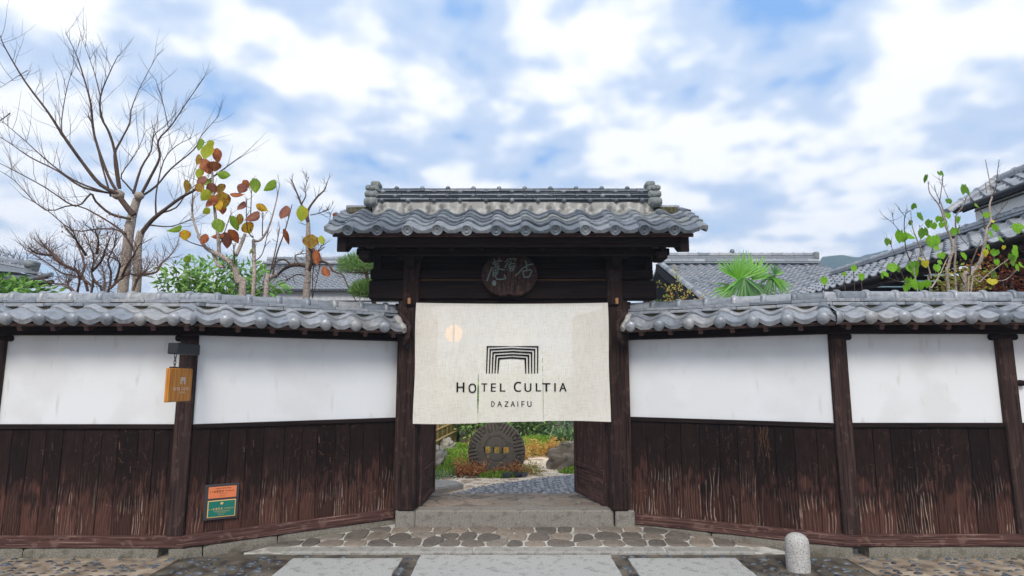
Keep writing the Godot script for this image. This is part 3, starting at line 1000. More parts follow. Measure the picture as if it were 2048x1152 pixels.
# ---------------------------------------------------------------- walls
# a: the end on the left as seen from the street, b: the other; posts: distances from a, x0 of planes cut at both ends
func build_wall(called: String, label: String, a: Vector2, b: Vector2, posts: Array, mitre_a: float, mitre_b: float, y_shift: float, rise_a: float, rise_b: float, first_disc: float, opts: Dictionary) -> Node3D:
	var along := b - a
	var L := along.length()
	var w := thing(called, label, "wall", Vector3(a.x, y_shift, a.y), atan2(-along.y, along.x), "tiled walls beside the gate")
	var planes: Array = []
	if mitre_a > 0.0: planes.append(Plane(Vector3(-cos(mitre_a), 0, -sin(mitre_a)), 0.0))
	if mitre_b > 0.0: planes.append(Plane(Vector3(cos(mitre_b), 0, -sin(mitre_b)), L * cos(mitre_b)))
	if mitre_a <= 0.0: planes.append(Plane(Vector3(-1, 0, 0), 0.0))
	if mitre_b <= 0.0: planes.append(Plane(Vector3(1, 0, 0), L))
	var ext_a := 0.14 if mitre_a > 0.0 else 0.0
	var ext_b := 0.14 if mitre_b > 0.0 else 0.0
	# core, hidden but for the gaps between the boards
	part("core", cbox(Vector3(L, 0.98, 0.10), 0.0, 0), M.post_wood, w, move(L / 2, 0.58, -0.062))
	# posts stand on the sill; bays lie between them
	var edges: Array = [0.0]
	for p in posts:
		var st := begin()
		var s := Vector3(p[1], 1.73, 0.17)
		add_box(st, Vector3.ZERO, s, 0.010, 1, Vector2(rr(0, 1), rr(0, 1)), Vector2(2.2, 0.7))
		cut_part("post", done(st), M.post_wood, w, move(p[0], 1.04, -0.035), planes)
		edges.append(p[0] - p[1] / 2)
		edges.append(p[0] + p[1] / 2)
		# bearing block under the beam
		cut_part("bracket", cbox(Vector3(p[1] + 0.10, 0.055, 0.15), 0.015, 0), M.dark_wood, w, move(p[0], 1.842, -0.02), planes)
	edges.append(L)
	for k in range(0, edges.size(), 2):
		var x0: float = edges[k]
		var x1: float = edges[k + 1]
		if x1 - x0 < 0.05: continue
		part("plaster_panel", cbox(Vector3(x1 - x0, 0.79, 0.12), 0.0, 0), M.plaster, w, move((x0 + x1) / 2, 1.49, -0.06))
		timber("middle_rail", w, Vector3(x0, 1.058, -0.05), Vector3(x1, 1.10, 0.032), M.dark_wood, 0.006)
		# boards, taken in turn from one stretch of boarding to the next
		var x := x0
		var pk: int = (int(opts.get("panel", 0)) + k / 2) % 5
		var n_board := 0
		while x < x1 - 0.004:
			if n_board >= boards[pk].size() - 1:
				n_board = 0
				pk = (pk + 2) % 5
			var u0: float = boards[pk][n_board]
			var wd: float = minf(boards[pk][n_board + 1] - u0, x1 - x)
			part("plank", board_mesh(wd - 0.004, 0.93, 0.016, u0, u0 + wd), M["plank%d" % pk], w, move(x + wd / 2, 0.595, rr(0.011, 0.015) - 0.008))
			x += wd
			n_board += 1
	# sill and the stones under it follow the rise of the ground
	var sl := atan2(rise_b - rise_a, L)
	var tilt := Transform3D(Basis(Vector3.BACK, sl), Vector3(0, rise_a, 0))
	var n_sill := 1 if L < 2.2 else 2
	var cuts: Array = [-ext_a]
	for k in range(1, n_sill): cuts.append(L * k / n_sill + rr(-0.2, 0.2))
	cuts.append(L + ext_b)
	for k in cuts.size() - 1:
		var st := begin()
		var s := Vector3(cuts[k + 1] - cuts[k] - 0.003, 0.098, 0.13)
		add_box(st, Vector3.ZERO, s, 0.008, 0, Vector2(rr(0, 1), rr(0, 1)), Vector2(2.2, 0.7))
		cut_part("sill", done(st), M.sill_wood, w, tilt * move((cuts[k] + cuts[k + 1]) / 2, 0.135, -0.015), planes)
	var stones: Array = opts.stones
	for s in stones:
		cut_part("foot_stone", rough_block(s[1] - s[0] - 0.008, 0.20, 0.19, R.randi()), M.foot_stone, w, tilt * move((s[0] + s[1]) / 2, -0.014, -0.055), planes)
	# under the eave
	var st2 := begin()
	add_box(st2, Vector3.ZERO, Vector3(L + ext_a + ext_b, 0.10, 0.20), 0.006, 0, Vector2.ZERO, Vector2(2.2, 0.7))
	cut_part("top_beam", done(st2), M.dark_wood, w, move((L + ext_b - ext_a) / 2, 1.918, -0.03), planes)
	var slope := atan2(0.118, 0.30)
	var down := Basis(Vector3.RIGHT, slope)      # local z runs down the slope towards the street
	var x := first_disc
	while x > 0.10: x -= TW
	var xr := x + 0.1
	while xr < L + 0.05:
		cut_part("rafter", cbox(Vector3(0.042, 0.045, 0.36), 0.004, 2), M.post_wood, w, Transform3D(down, Vector3(xr, 1.972, 0.14)), planes)
		xr += TW
	cut_part("eave_board", cbox(Vector3(L + ext_a + ext_b, 0.024, 0.07), 0.004, 0), M.post_wood, w, Transform3D(down, Vector3((L + ext_b - ext_a) / 2, 1.946, 0.283)), planes)
	cut_part("roof_boarding", cbox(Vector3(L + ext_a + ext_b, 0.016, 0.36), 0.0, 0), M.dark_wood, w, Transform3D(down, Vector3((L + ext_b - ext_a) / 2, 2.015, 0.125)), planes)
	cut_part("roof_boarding", cbox(Vector3(L + ext_a + ext_b, 0.03, 0.40), 0.0, 0), M.tile2, w, Transform3D(Basis(Vector3.RIGHT, -slope), Vector3((L + ext_b - ext_a) / 2, 2.02, -0.24)), planes)
	# two courses of tiles
	var k := 0
	var tx := first_disc - 0.052
	while tx > -ext_a - 0.02: tx -= TW
	if mitre_a <= 0.0 and tx < -0.2: tx += TW
	while tx < L + ext_b:
		var jig := Basis(Vector3.BACK, rr(-0.012, 0.012)) * Basis(Vector3.UP, rr(-0.01, 0.01))
		var eave_xf := Transform3D(down * Basis(Vector3.RIGHT, -0.045) * jig, Vector3(tx, 1.984 + rr(-0.003, 0.003), 0.325 + rr(-0.004, 0.004)))
		var m: Material = tile_mat(R.randi())
		cut_part("roof_tile", tile_bun, m, w, eave_xf, planes)
		cut_part("roof_tile", tile_plain, tile_mat(R.randi()), w, Transform3D(down * Basis(Vector3.RIGHT, -0.07) * jig, Vector3(tx + rr(-0.003, 0.003), 2.062 + rr(-0.002, 0.002), 0.165)), planes)
		tx += TW
		k += 1
	# mud under the ridge, flat tiles, round cap tiles
	cut_part("mud_bed", rough_block(L + ext_a + ext_b, 0.10, 0.20, 5, 0.006), M.moss_mud, w, move((L + ext_b - ext_a) / 2, 2.074, -0.03), planes)
	for row in 2:
		var xx := -ext_a - rr(0.0, 0.3)
		while xx < L + ext_b:
			var ln := rr(0.29, 0.36)
			var x1 := minf(xx + ln, L + ext_b)
			var s := Vector3(x1 - maxf(xx, -ext_a) - 0.003, 0.028, 0.25 - row * 0.028)
			if s.x > 0.02:
				cut_part("flat_ridge_tile", cbox(s, 0.004, 0), tile_mat(R.randi()), w, Transform3D(Basis(Vector3.RIGHT, rr(-0.02, 0.05)) * Basis(Vector3.BACK, rr(-0.006, 0.006)), Vector3((x1 + maxf(xx, -ext_a)) / 2, 2.134 + row * 0.032, -0.03 + rr(-0.003, 0.003))), planes)
			xx += ln
	var cx := -ext_a - 0.02
	var pitch: float = opts.get("cap", 0.262)
	while cx < L + ext_b:
		cut_part("ridge_cap_tile", cap_tile(pitch + 0.02, 0.048), tile_mat(R.randi()), w, Transform3D(Basis(Vector3.BACK, rr(-0.008, 0.008)), Vector3(cx, 2.204 + rr(-0.003, 0.003), -0.03)), planes)
		cx += pitch
	return w

func board_mesh(w: float, h: float, d: float, u0: float, u1: float) -> ArrayMesh:  # a board whose face shows u0..u1 metres of a stretch of boarding, head to foot
	var st := begin()
	add_box(st, Vector3.ZERO, Vector3(w, h, d), 0.002, 1)
	var arr := done(st).surface_get_arrays(0)
	var vs: PackedVector3Array = arr[Mesh.ARRAY_VERTEX]
	var uv: PackedVector2Array = arr[Mesh.ARRAY_TEX_UV]
	for i in uv.size():
		uv[i] = Vector2(lerpf(u0 + 0.003, u1 - 0.003, clampf(vs[i].x / w + 0.5, 0, 1)) / PANEL, clampf(0.5 - vs[i].y / h, 0.004, 0.996))
	arr[Mesh.ARRAY_TEX_UV] = uv
	var m := ArrayMesh.new()
	m.add_surface_from_arrays(Mesh.PRIMITIVE_TRIANGLES, arr)
	return m

func rough_block(lx: float, ly: float, lz: float, seed_: int, amp := 0.007) -> ArrayMesh:  # hewn stone: a box with uneven faces
	var n := noise(seed_ % 1000, 7.0, 2)
	var st := begin()
	var nx := maxi(2, int(lx / 0.06))
	var rings: Array = []
	for k in nx + 1:
		var x := lx * (float(k) / nx - 0.5)
		var ring: Array = []
		for q in [[-1, -1], [0, -1], [0.93, -1], [1, -0.9], [1, -0.3], [1, 0.3], [1, 0.85], [0.92, 1], [0, 1], [-1, 1]]:
			var p := Vector3(x, q[1] * ly / 2, q[0] * lz / 2)
			var e := 1.0 if k > 0 and k < nx else 0.92
			var f := n.get_noise_3d(p.x, p.y * 2, p.z * 2) * amp
			ring.append(Vector3(x + (0.0 if k > 0 and k < nx else n.get_noise_2d(p.y * 3, p.z * 3) * amp), p.y * e + f * 0.6, p.z * e + f))
		rings.append(ring)
	loft(st, rings, true, true, Vector2.ONE, Vector3.ZERO, 0)
	return done(st)

var caps := {}
func cap_tile(length: float, r: float) -> ArrayMesh:  # half round ridge tile with the raised collar over its joint
	var key := [length, r]
	if caps.has(key): return caps[key]
	var st := begin()
	var arc := func(x: float, rad: float, low: float, lean: float) -> Array:
		var out: Array = []
		for i in 13:
			var t := PI * i / 12.0
			out.append(Vector3(x + lean * sin(t), maxf(rad * sin(t), -low) - (low if i == 0 or i == 12 else 0.0), rad * cos(t)))
		return out
	loft(st, [arc.call(0.03, r, 0.022, 0), arc.call(length, r * 0.97, 0.022, 0)], false, false, Vector2.ONE, Vector3.UP, 1)
	loft(st, [arc.call(0.0, r + 0.004, 0.022, -0.004), arc.call(0.006, r + 0.013, 0.022, -0.002), arc.call(0.022, r + 0.016, 0.022, 0), arc.call(0.042, r + 0.012, 0.022, 0), arc.call(0.052, r + 0.001, 0.022, 0)], false, false, Vector2.ONE, Vector3.UP, 2)
	quad(st, Vector3(0, -0.022, r), Vector3(length, -0.022, r), Vector3(length, -0.022, -r), Vector3(0, -0.022, -r), Vector3.DOWN)
	# the ends
	for e in [[0.0, r + 0.004, -1.0], [length, r * 0.97, 1.0]]:
		var a: Array = arc.call(e[0], e[1], 0.022, 0.0)
		for i in 12:
			tri(st, Vector3(e[0], 0, 0), a[i], a[i + 1], Vector3(e[2], 0, 0))
	caps[key] = fix_up(done(st))
	return caps[key]

func fix_up(m: ArrayMesh) -> ArrayMesh:  # the sides of an arch face outwards, away from its axis
	return m

func make_walls() -> void:
	tile_plain = pantile(0.26, 0)
	tile_bun = pantile(0.26, 1)
	tile_ring = pantile(0.26, 2)
	tile_verge = pantile(0.26, 3)
	var ca := Vector2(-2.765, -5.46)
	var cb := Vector2(2.79, -5.46)
	var ga := Vector2(-1.175, -6.37)
	var gb := Vector2(1.19, -6.33)
	var ta := atan2(absf(ga.y - ca.y), absf(ga.x - ca.x)) / 2
	var tb := atan2(absf(gb.y - cb.y), absf(gb.x - cb.x)) / 2
	var la := ca.distance_to(ga)
	var lb := cb.distance_to(gb)
	var far_l := Vector2(-6.3, -5.46)
	var far_r := Vector2(6.3, -5.46)
	var l1 := ca.x - far_l.x
	# discs of the front left wall: their places along it, from the photograph's spacing
	build_wall("front_wall", "white plaster wall over dark boards where the wooden sign hangs, tiled top", far_l, ca, [[1.775, 0.145], [l1 - 0.070, 0.145]], 0.0, ta, 0.0, 0.0, 0.0, l1 - 0.34, {"stones": [[0, 1.1], [1.1, 2.2], [2.2, l1 - 0.20], [l1 - 0.115, l1 + 0.14]], "panel": 3})
	build_wall("wing_wall", "slanting plaster and board wall left of the gate carrying the two-part notice", ca, ga, [], ta, 0.0, 0.0, 0.0, 0.035, 0.18, {"stones": [[-0.14, 0.14], [0.14, 0.74], [0.74, la]], "panel": 4})
	build_wall("wing_wall", "slanting plaster and board wall right of the gate behind the stone bollard", gb, cb, [], 0.0, tb, 0.01, -0.01, 0.0, 0.13, {"stones": [[0, 0.75], [0.75, 1.45], [1.45, lb + 0.14]], "panel": 1})
	var fr := build_wall("front_wall", "plaster wall with scratched dark boards right of the bollard, two posts showing", cb, far_r, [[0.070, 0.145], [1.535, 0.14]], tb, 0.0, 0.012, 0.0, 0.0, 0.21, {"stones": [[-0.14, 0.07], [0.20, 1.6], [1.6, 2.7], [2.7, 3.51]], "panel": 2})
	# a peg sticking out of the outer post
	var st := begin()
	add_lathe(st, [Vector2(0, 0.05), Vector2(0.022, 0.045), Vector2(0.028, 0.0), Vector2(0.02, -0.03)], 10, 0, Vector3.ZERO)
	part("peg", done(st), M.dark_wood, fr, move(1.63, 1.44, 0.03))
	# where each wing meets the gate: end board with a lobed foot, and pale mud along the last tiles
	for e in [[get_node("wing_wall"), la, 1.0], [get_node("wing_wall_001"), 0.0, -1.0]]:
		var w: Node3D = e[0]
		var poly := PackedVector2Array([Vector2(2.17, -0.30), Vector2(2.23, -0.06), Vector2(2.26, 0.0), Vector2(2.20, 0.10), Vector2(2.10, 0.22), Vector2(2.03, 0.37), Vector2(1.96, 0.375), Vector2(1.88, 0.35), Vector2(1.83, 0.30), Vector2(1.81, 0.23), Vector2(1.85, 0.15), Vector2(1.89, 0.0), Vector2(1.94, -0.30)])
		st = begin()
		add_prism(st, poly, -0.016, 0.016, 0, 0.004)
		part("end_board", done(st), M.post_wood, w, move(e[1] - e[2] * 0.02, 0.0, 0.0))
		st = begin()
		var pts: Array = []
		for q in [[2.10, 0.05], [2.09, 0.14], [2.03, 0.22], [1.985, 0.30], [1.955, 0.345]]: pts.append(Vector3(0, q[0], q[1]))
		add_tube(st, curve(pts, 3), 0.034, 0.030, 8, 0.08)
		part("mud_edge", done(st), M.mud, w, move(e[1] - e[2] * 0.055, 0.0, 0.0))


# ---------------------------------------------------------------- the gate
func make_gate() -> void:
	var g := thing("gate", "roofed timber gate with a ridged grey tile roof between the two slanting walls", "gate", Vector3(0.01, 0.0, -6.25))
	var dw: Material = M.dark_wood
	# base stones and posts
	for s in [-1.0, 1.0]:
		var bx := 1.045 if s < 0 else 1.085
		part("base_stone", cbox(Vector3(0.19, 0.34, 0.26), 0.012, 1), M.step, g, move(s * bx - (0.0 if s < 0 else 0.0), 0.055, -0.09))
		timber("post", g, Vector3(s * 1.035 - 0.085, 0.225, -0.12), Vector3(s * 1.035 + 0.085, 2.74, 0.055), M.gate_post_wood, 0.012)
		timber("side_post", g, Vector3(s * 1.145 - 0.024, 0.225, -0.13), Vector3(s * 1.145 + 0.024, 2.28, 0.0), M.post_wood, 0.006)
		# arms that carry the purlin
		var arm := PackedVector2Array([Vector2(2.56, -0.1), Vector2(2.56, 0.06), Vector2(2.585, 0.16), Vector2(2.63, 0.24), Vector2(2.68, 0.30), Vector2(2.70, 0.30), Vector2(2.70, -0.1)])
		var st := begin()
		add_prism(st, arm, -0.05, 0.05, 0, 0.006)
		part("bracket_arm", done(st), dw, g, move(s * 1.035, 0.03, 0))
		timber("bracket_block", g, Vector3(s * 1.035 - 0.13, 2.675, 0.13), Vector3(s * 1.035 + 0.13, 2.728, 0.25), dw, 0.012)
		# peg that holds the curtain pole, and the bolt head
		part("pole_peg", cbox(Vector3(0.030, 0.062, 0.05), 0.004), M.bare_wood, g, move(s * 1.045, 2.262, 0.078))
		# inner jamb
		timber("jamb", g, Vector3(s * 0.962 - 0.02, 0.225, -0.18), Vector3(s * 0.962 + 0.02, 2.28, -0.10), M.post_wood, 0.005)
	var bolt := begin()
	add_lathe(bolt, [Vector2(0, 0.022), Vector2(0.014, 0.018), Vector2(0.022, 0.006), Vector2(0.024, 0.0)], 12, 2)
	part("bolt", done(bolt), M.black_metal, g, move(-1.055, 1.815, 0.055))
	timber("name_board", g, Vector3(1.045, 1.96, 0.055), Vector3(1.118, 2.175, 0.075), M.post_wood, 0.006)
	# beams
	timber("lower_beam", g, Vector3(-1.47, 2.288, -0.14), Vector3(1.46, 2.484, 0.035), dw, 0.014)
	timber("gap_board", g, Vector3(-0.95, 2.484, -0.10), Vector3(0.95, 2.498, -0.01), M.bare_wood, 0.002)
	timber("upper_beam", g, Vector3(-1.465, 2.498, -0.12), Vector3(1.44, 2.604, 0.010), dw, 0.010)
	timber("lintel", g, Vector3(-0.95, 2.235, -0.10), Vector3(0.95, 2.288, 0.0), dw, 0.006)
	for k in 5:   # boards that close the space over the beams
		timber("closing_board", g, Vector3(-1.42, 2.604 + k * 0.09, -0.075), Vector3(1.40, 2.690 + k * 0.09, -0.045), dw, 0.003)
	for s in [-1.0, 1.0]:   # gable posts and boards
		timber("strut", g, Vector3(s * 1.40 - 0.04, 2.60, -0.10), Vector3(s * 1.40 + 0.04, 3.06, 0.0), dw, 0.008)
	# roof: slope from the eave (z +0.55) up to the ridge (z -0.05)
	var roof := Node3D.new()
	roof.name = "roof"
	g.add_child(roof)
	var e0 := Vector3(0, 2.875, 0.57)
	var e1 := Vector3(0, 3.215, -0.08)
	var ang := atan2(e1.y - e0.y, e0.z - e1.z)
	var down := Basis(Vector3.RIGHT, ang)
	var up := Vector3(0, sin(ang), -cos(ang))
	var nrm := Vector3(0, cos(ang), sin(ang))
	var run := e0.distance_to(e1)
	var on := func(x: float, t: float, n: float) -> Vector3: return Vector3(x, 0, 0) + e0 + up * t + nrm * n
	part("roof_boarding", cbox(Vector3(3.36, 0.02, run + 0.10), 0.0, 0), dw, roof, Transform3D(down, on.call(0.0, run / 2, -0.03)))
	part("roof_boarding", cbox(Vector3(3.36, 0.03, run + 0.10), 0.0, 0), M.tile2, roof, Transform3D(Basis(Vector3.RIGHT, -ang), Vector3(0, 3.03, -0.42)))
	timber("eave_board", roof, Vector3(-1.71, -0.012, -0.05), Vector3(1.71, 0.022, 0.05), M.sill_wood, 0.004, Transform3D(down, on.call(0.0, 0.05, -0.055)))
	timber("fascia", roof, Vector3(-1.66, 2.760, 0.46), Vector3(1.66, 2.832, 0.52), dw, 0.006)
	timber("fascia", roof, Vector3(-1.655, 2.735, 0.44), Vector3(1.655, 2.768, 0.50), dw, 0.004)
	for k in 11:
		var x := -1.465 + k * 0.291
		timber("rafter", roof, Vector3(x - 0.024, -0.03, -0.70), Vector3(x + 0.024, 0.03, 0.0), dw, 0.004, Transform3D(Basis(Vector3.RIGHT, 0.40), Vector3(0, 2.735, 0.455)))
	timber("purlin", roof, Vector3(-1.53, 2.684, 0.265), Vector3(1.53, 2.752, 0.345), dw, 0.008)
	timber("ridge_beam", roof, Vector3(-1.60, 2.96, -0.12), Vector3(1.60, 3.08, -0.02), dw, 0.008)
	for s in [-1.0, 1.0]:   # bargeboards: deep boards under the ends of the roof
		var st := begin()
		add_prism(st, PackedVector2Array([Vector2(2.83, 0.53), Vector2(3.15, -0.07), Vector2(2.97, -0.07), Vector2(2.70, 0.40), Vector2(2.675, 0.53)]), -0.045, 0.045, 0, 0.008)
		part("bargeboard", done(st), dw, roof, move(s * 1.625, 0, 0))
		timber("end_block", roof, Vector3(s * 1.44 - 0.05, 2.63, 0.20), Vector3(s * 1.44 + 0.05, 2.72, 0.42), dw, 0.01)
	# tiles: five courses
	var rows := 5
	var expo := (run - 0.03) / rows
	for r in rows:
		for k in range(-1, 13):
			var x := -1.602 + k * TW * 0.9945
			var t := r * expo
			var mesh: ArrayMesh = tile_ring if r == 0 else tile_plain
			var planes: Array = []
			if k == -1:
				mesh = tile_verge if r == 0 else tile_plain
				planes.append(Plane(Vector3(-1, 0, 0), 1.775))
			if k == 12:
				mesh = tile_verge if r == 0 else tile_plain
				planes.append(Plane(Vector3(1, 0, 0), 1.83))
				if r == 0 : planes[0].d = 1.83
			var jig := Basis(Vector3.BACK, rr(-0.02, 0.02)) * Basis(Vector3.UP, rr(-0.012, 0.012))
			var xf := Transform3D(down * Basis(Vector3.RIGHT, -0.135 if r else -0.05) * jig, on.call(x + rr(-0.003, 0.003), t - (0.02 if r == 0 else 0.0), 0.012 + (0.014 if r else 0.0) + rr(-0.002, 0.002)))
			var m := cut(mesh, xf, planes)
			var tm: Material = M["old_tile%d" % (R.randi() % 4)]
			if R.randf() < 0.08: tm = M.tile_lichen
			if m: part("roof_tile", m, tm, roof, xf)
		# turned-down edge of the tiles along both verges
		for s in [-1.0, 1.0]:
			var vx := -1.765 if s < 0 else 1.815
			part("verge_tile", cbox(Vector3(0.022, 0.055, expo + 0.05), 0.005, 2), M["old_tile%d" % (R.randi() % 4)], roof, Transform3D(down * Basis(Vector3.RIGHT, -0.115), on.call(vx, r * expo + expo / 2, 0.010)))
	# short round tiles that close the top of the verges
	for s in [-1.0, 1.0]:
		var st := begin()
		add_lathe(st, [Vector2(0, 0.13), Vector2(0.034, 0.128), Vector2(0.036, 0.12), Vector2(0.036, -0.13), Vector2(0, -0.13)], 14, 0)
		part("verge_cap_tile", done(st), M.tile1, roof, move(s * 1.62, 3.262, -0.06))
		part("mud_bed", rough_block(0.24, 0.07, 0.16, 3, 0.012), M.moss_mud, roof, move(s * 1.60, 3.225, -0.06))
	# ridge: mud wall, three flat courses with knobs between, and a round cap
	part("ridge_mud", rough_block(2.92, 0.17, 0.22, 11, 0.014), M.mud, roof, move(0, 3.225, -0.07))
	var zc := -0.07
	for row in 4:
		var y := 3.315 + row * 0.050
		var hz := 0.125 - row * 0.016
		# thin dark tiles
		var x := -1.46
		while x < 1.45:
			var ln := minf(rr(0.24, 0.32), 1.46 - x)
			if ln < 0.03: break
			if row < 3: part("flat_ridge_tile", cbox(Vector3(ln - 0.004, 0.018, hz * 2.0 - 0.02), 0.003, 0), M["old_tile%d" % (R.randi() % 4)], roof, Transform3D(Basis(Vector3.BACK, rr(-0.01, 0.01)), Vector3(x + ln / 2, y + 0.024, zc)))
			x += ln
		# half-round rolls with a raised knob at each joint
		x = -1.46 + (0.10 if row % 2 == 0 else 0.235)
		var x_prev := -1.46
		while x_prev < 1.45:
			var x2 := minf(x, 1.46)
			var st := begin()
			var prof: Array = []
			var ln := x2 - x_prev
			if ln < 0.03: break
			for xx in [0.0, ln - 0.002]:
				var ring: Array = []
				for i in 12:
					var t := TAU * i / 12
					ring.append(Vector3(xx, 0.019 * sin(t), (hz if row < 3 else 0.05) * cos(t) * (1.0 - 0.25 * absf(sin(t)))))
				prof.append(ring)
			loft(st, prof, true, true)
			part("ridge_roll_tile", done(st), M["old_tile%d" % (R.randi() % 4)], roof, Transform3D(Basis(Vector3.BACK, rr(-0.006, 0.006)), Vector3(x_prev, y, zc)))
			if x < 1.42:
				st = begin()
				var kz := hz if row < 3 else 0.045
				add_lathe(st, [Vector2(0, kz + 0.020), Vector2(0.013, kz + 0.018), Vector2(0.022, kz + 0.010), Vector2(0.026, kz - 0.004), Vector2(0.026, -kz), Vector2(0, -kz)], 12, 2)
				part("knob_tile", done(st), M["old_tile%d" % (R.randi() % 4)], roof, move(x, y + 0.006, zc))
			x_prev = x2
			x += 0.270
	# end ornaments: stacked blocks with round bosses facing outwards
	for s in [-1.0, 1.0]:
		var o := begin()
		add_box(o, Vector3(0, 0.05, 0), Vector3(0.12, 0.11, 0.30), 0.03)
		add_box(o, Vector3(-s * 0.005, 0.135, 0), Vector3(0.105, 0.085, 0.25), 0.022)
		add_box(o, Vector3(-s * 0.012, 0.205, 0), Vector3(0.10, 0.065, 0.20), 0.016)
		add_box(o, Vector3(-s * 0.018, 0.262, 0), Vector3(0.095, 0.06, 0.15), 0.014)
		for b in [[0.05, 0.11, 0.052], [0.05, -0.11, 0.052], [0.14, 0.09, 0.04], [0.14, -0.09, 0.04], [0.215, 0.07, 0.032], [0.215, -0.07, 0.032]]:
			var prof: Array = [Vector2(0, 0.055), Vector2(b[2] * 0.6, 0.05), Vector2(b[2], 0.03), Vector2(b[2], 0.0)]
			add_lathe(o, prof, 12, 0, Vector3(s * 0.03, b[0], b[1]), 3, Basis(Vector3.UP, 0.0 if s > 0 else PI))
		for b in [[0.045, 0.15, 0.045], [0.125, 0.125, 0.034], [0.20, 0.10, 0.026]]:   # scrolls towards the street
			add_lathe(o, [Vector2(0, 0.03), Vector2(b[2] * 0.7, 0.026), Vector2(b[2], 0.01), Vector2(b[2], -0.02)], 12, 2, Vector3(0, b[0], b[1]), 4)
		part("end_ornament", done(o), M.tile_lichen, roof, move(s * 1.465, 3.255, -0.07))
	# the leaves of the door, swung inwards
	for e in [[-0.945, 1.0, deg_to_rad(88)], [0.955, -1.0, deg_to_rad(75)]]:
		var d := Node3D.new()
		d.name = "door"
		g.add_child(d, true)
		d.position = Vector3(e[0], 0.215, -0.16)
		d.rotation.y = e[2] * e[1]
		var s: float = e[1]
		# in the leaf's frame x runs from the hinge to the free edge
		var lo := func(x0: float, x1: float, y0: float, y1: float, z0: float, z1: float) -> Array:
			return [Vector3(minf(s * x0, s * x1), y0, z0), Vector3(maxf(s * x0, s * x1), y1, z1)]
		for f in [["stile", 0.0, 0.07, 0.0, 2.0, -0.025, 0.025], ["stile", 0.83, 0.90, 0.0, 2.0, -0.025, 0.025], ["rail", 0.07, 0.83, 0.0, 0.06, -0.022, 0.022], ["rail", 0.07, 0.83, 0.30, 0.345, -0.024, 0.024], ["rail", 0.07, 0.83, 1.93, 2.0, -0.022, 0.022]]:
			var q: Array = lo.call(f[1], f[2], f[3], f[4], f[5], f[6])
			timber(f[0], d, q[0], q[1], M.door_wood, 0.005)
		for f in [[0.07, 0.32], [0.32, 0.58], [0.58, 0.83]]:
			var q: Array = lo.call(f[0] + 0.001, f[1] - 0.001, 0.345, 1.93, -0.010, 0.010)
			timber("plank", d, q[0], q[1], M.door_wood, 0.003)
		var q: Array = lo.call(0.07, 0.83, 0.06, 0.30, -0.010, 0.010)
		timber("panel", d, q[0], q[1], M.door_wood, 0.003)


# ---------------------------------------------------------------- curtain, signs
func cloth_z(x: float, y: float) -> float:   # x from the middle, y down from the pole
	var t := clampf(y / 1.18, 0.0, 1.0)
	return 0.022 * t * sin(x * 5.1 + 0.6) + 0.012 * t * sin(x * 11.0 + y * 2.0 + 1.0) + 0.004 * sin(y * 9.0 + x * 1.7) * t + 0.010 * t

func cloth_edge(k: int, y: float) -> float:   # how far the seam k gapes at y
	var a: Array = [[0.68, 1.10, 0.008], [0.28, 1.19, 0.0022]][k]
	var t: float = (y - a[0]) / (a[1] - a[0])
	return a[2] * sin(PI * clampf(t, 0, 1)) + (0.0006 if t > 0 else 0.0)

func add_stroke(st: SurfaceTool, pts: Array, w: float, z := 0.0, thick := 0.004) -> void:  # a brush stroke or painted line, widths vary
	var left: Array = []
	var right: Array = []
	var n := pts.size()
	for k in n:
		var d: Vector2 = (pts[mini(k + 1, n - 1)] - pts[maxi(k - 1, 0)]).normalized()
		var o := Vector2(-d.y, d.x) * w * 0.5
		left.append(pts[k] + o)
		right.append(pts[k] - o)
	for k in n - 1:
		var q: Array = []
		for p: Vector2 in [left[k], left[k + 1], right[k + 1], right[k]]: q.append(Vector3(p.x, p.y, z + thick))
		quad(st, q[0], q[1], q[2], q[3], Vector3.BACK)
		if thick > 0.002:
			for e in [[0, 1], [2, 3]]:
				var a: Vector3 = q[e[0]]
				var b: Vector3 = q[e[1]]
				quad(st, a, b, b - Vector3(0, 0, thick), a - Vector3(0, 0, thick), (a + b) * 0.5 - (q[0] + q[2]) * 0.5)

func glyph_arrays(ch: String, font: Font) -> Array:
	var t := TextMesh.new()
	t.text = ch
	t.font = font
	t.font_size = 64
	t.pixel_size = 0.01
	t.depth = 0.0
	t.curve_step = 1.0
	var arr := t.get_mesh_arrays() if t.get_surface_count() == 0 else t.surface_get_arrays(0)
	return arr

func add_glyph(st: SurfaceTool, ch: String, font: Font, x0: float, x1: float, y0: float, y1: float, bend: Callable) -> void:  # a letter stretched to fill x0..x1, y0..y1
	if ch == "I":   # a plain bar; the typeface has feet on it
		quad(st, bend.call(Vector2(x0, y0)), bend.call(Vector2(x1, y0)), bend.call(Vector2(x1, y1)), bend.call(Vector2(x0, y1)), Vector3.BACK)
		return
	var arr := glyph_arrays(ch, font)
	var vs: PackedVector3Array = arr[Mesh.ARRAY_VERTEX]
	var box := AABB(vs[0], Vector3.ZERO)
	for v in vs: box = box.expand(v)
	var ids: PackedInt32Array = arr[Mesh.ARRAY_INDEX] if arr[Mesh.ARRAY_INDEX] != null else PackedInt32Array(range(vs.size()))
	for k in range(0, ids.size(), 3):
		var q: Array = []
		for e in 3:
			var v := vs[ids[k + e]]
			var p := Vector2(lerpf(x0, x1, (v.x - box.position.x) / maxf(box.size.x, 1e-5)), lerpf(y0, y1, (v.y - box.position.y) / maxf(box.size.y, 1e-5)))
			q.append(bend.call(p))
		tri(st, q[0], q[1], q[2], Vector3.BACK)

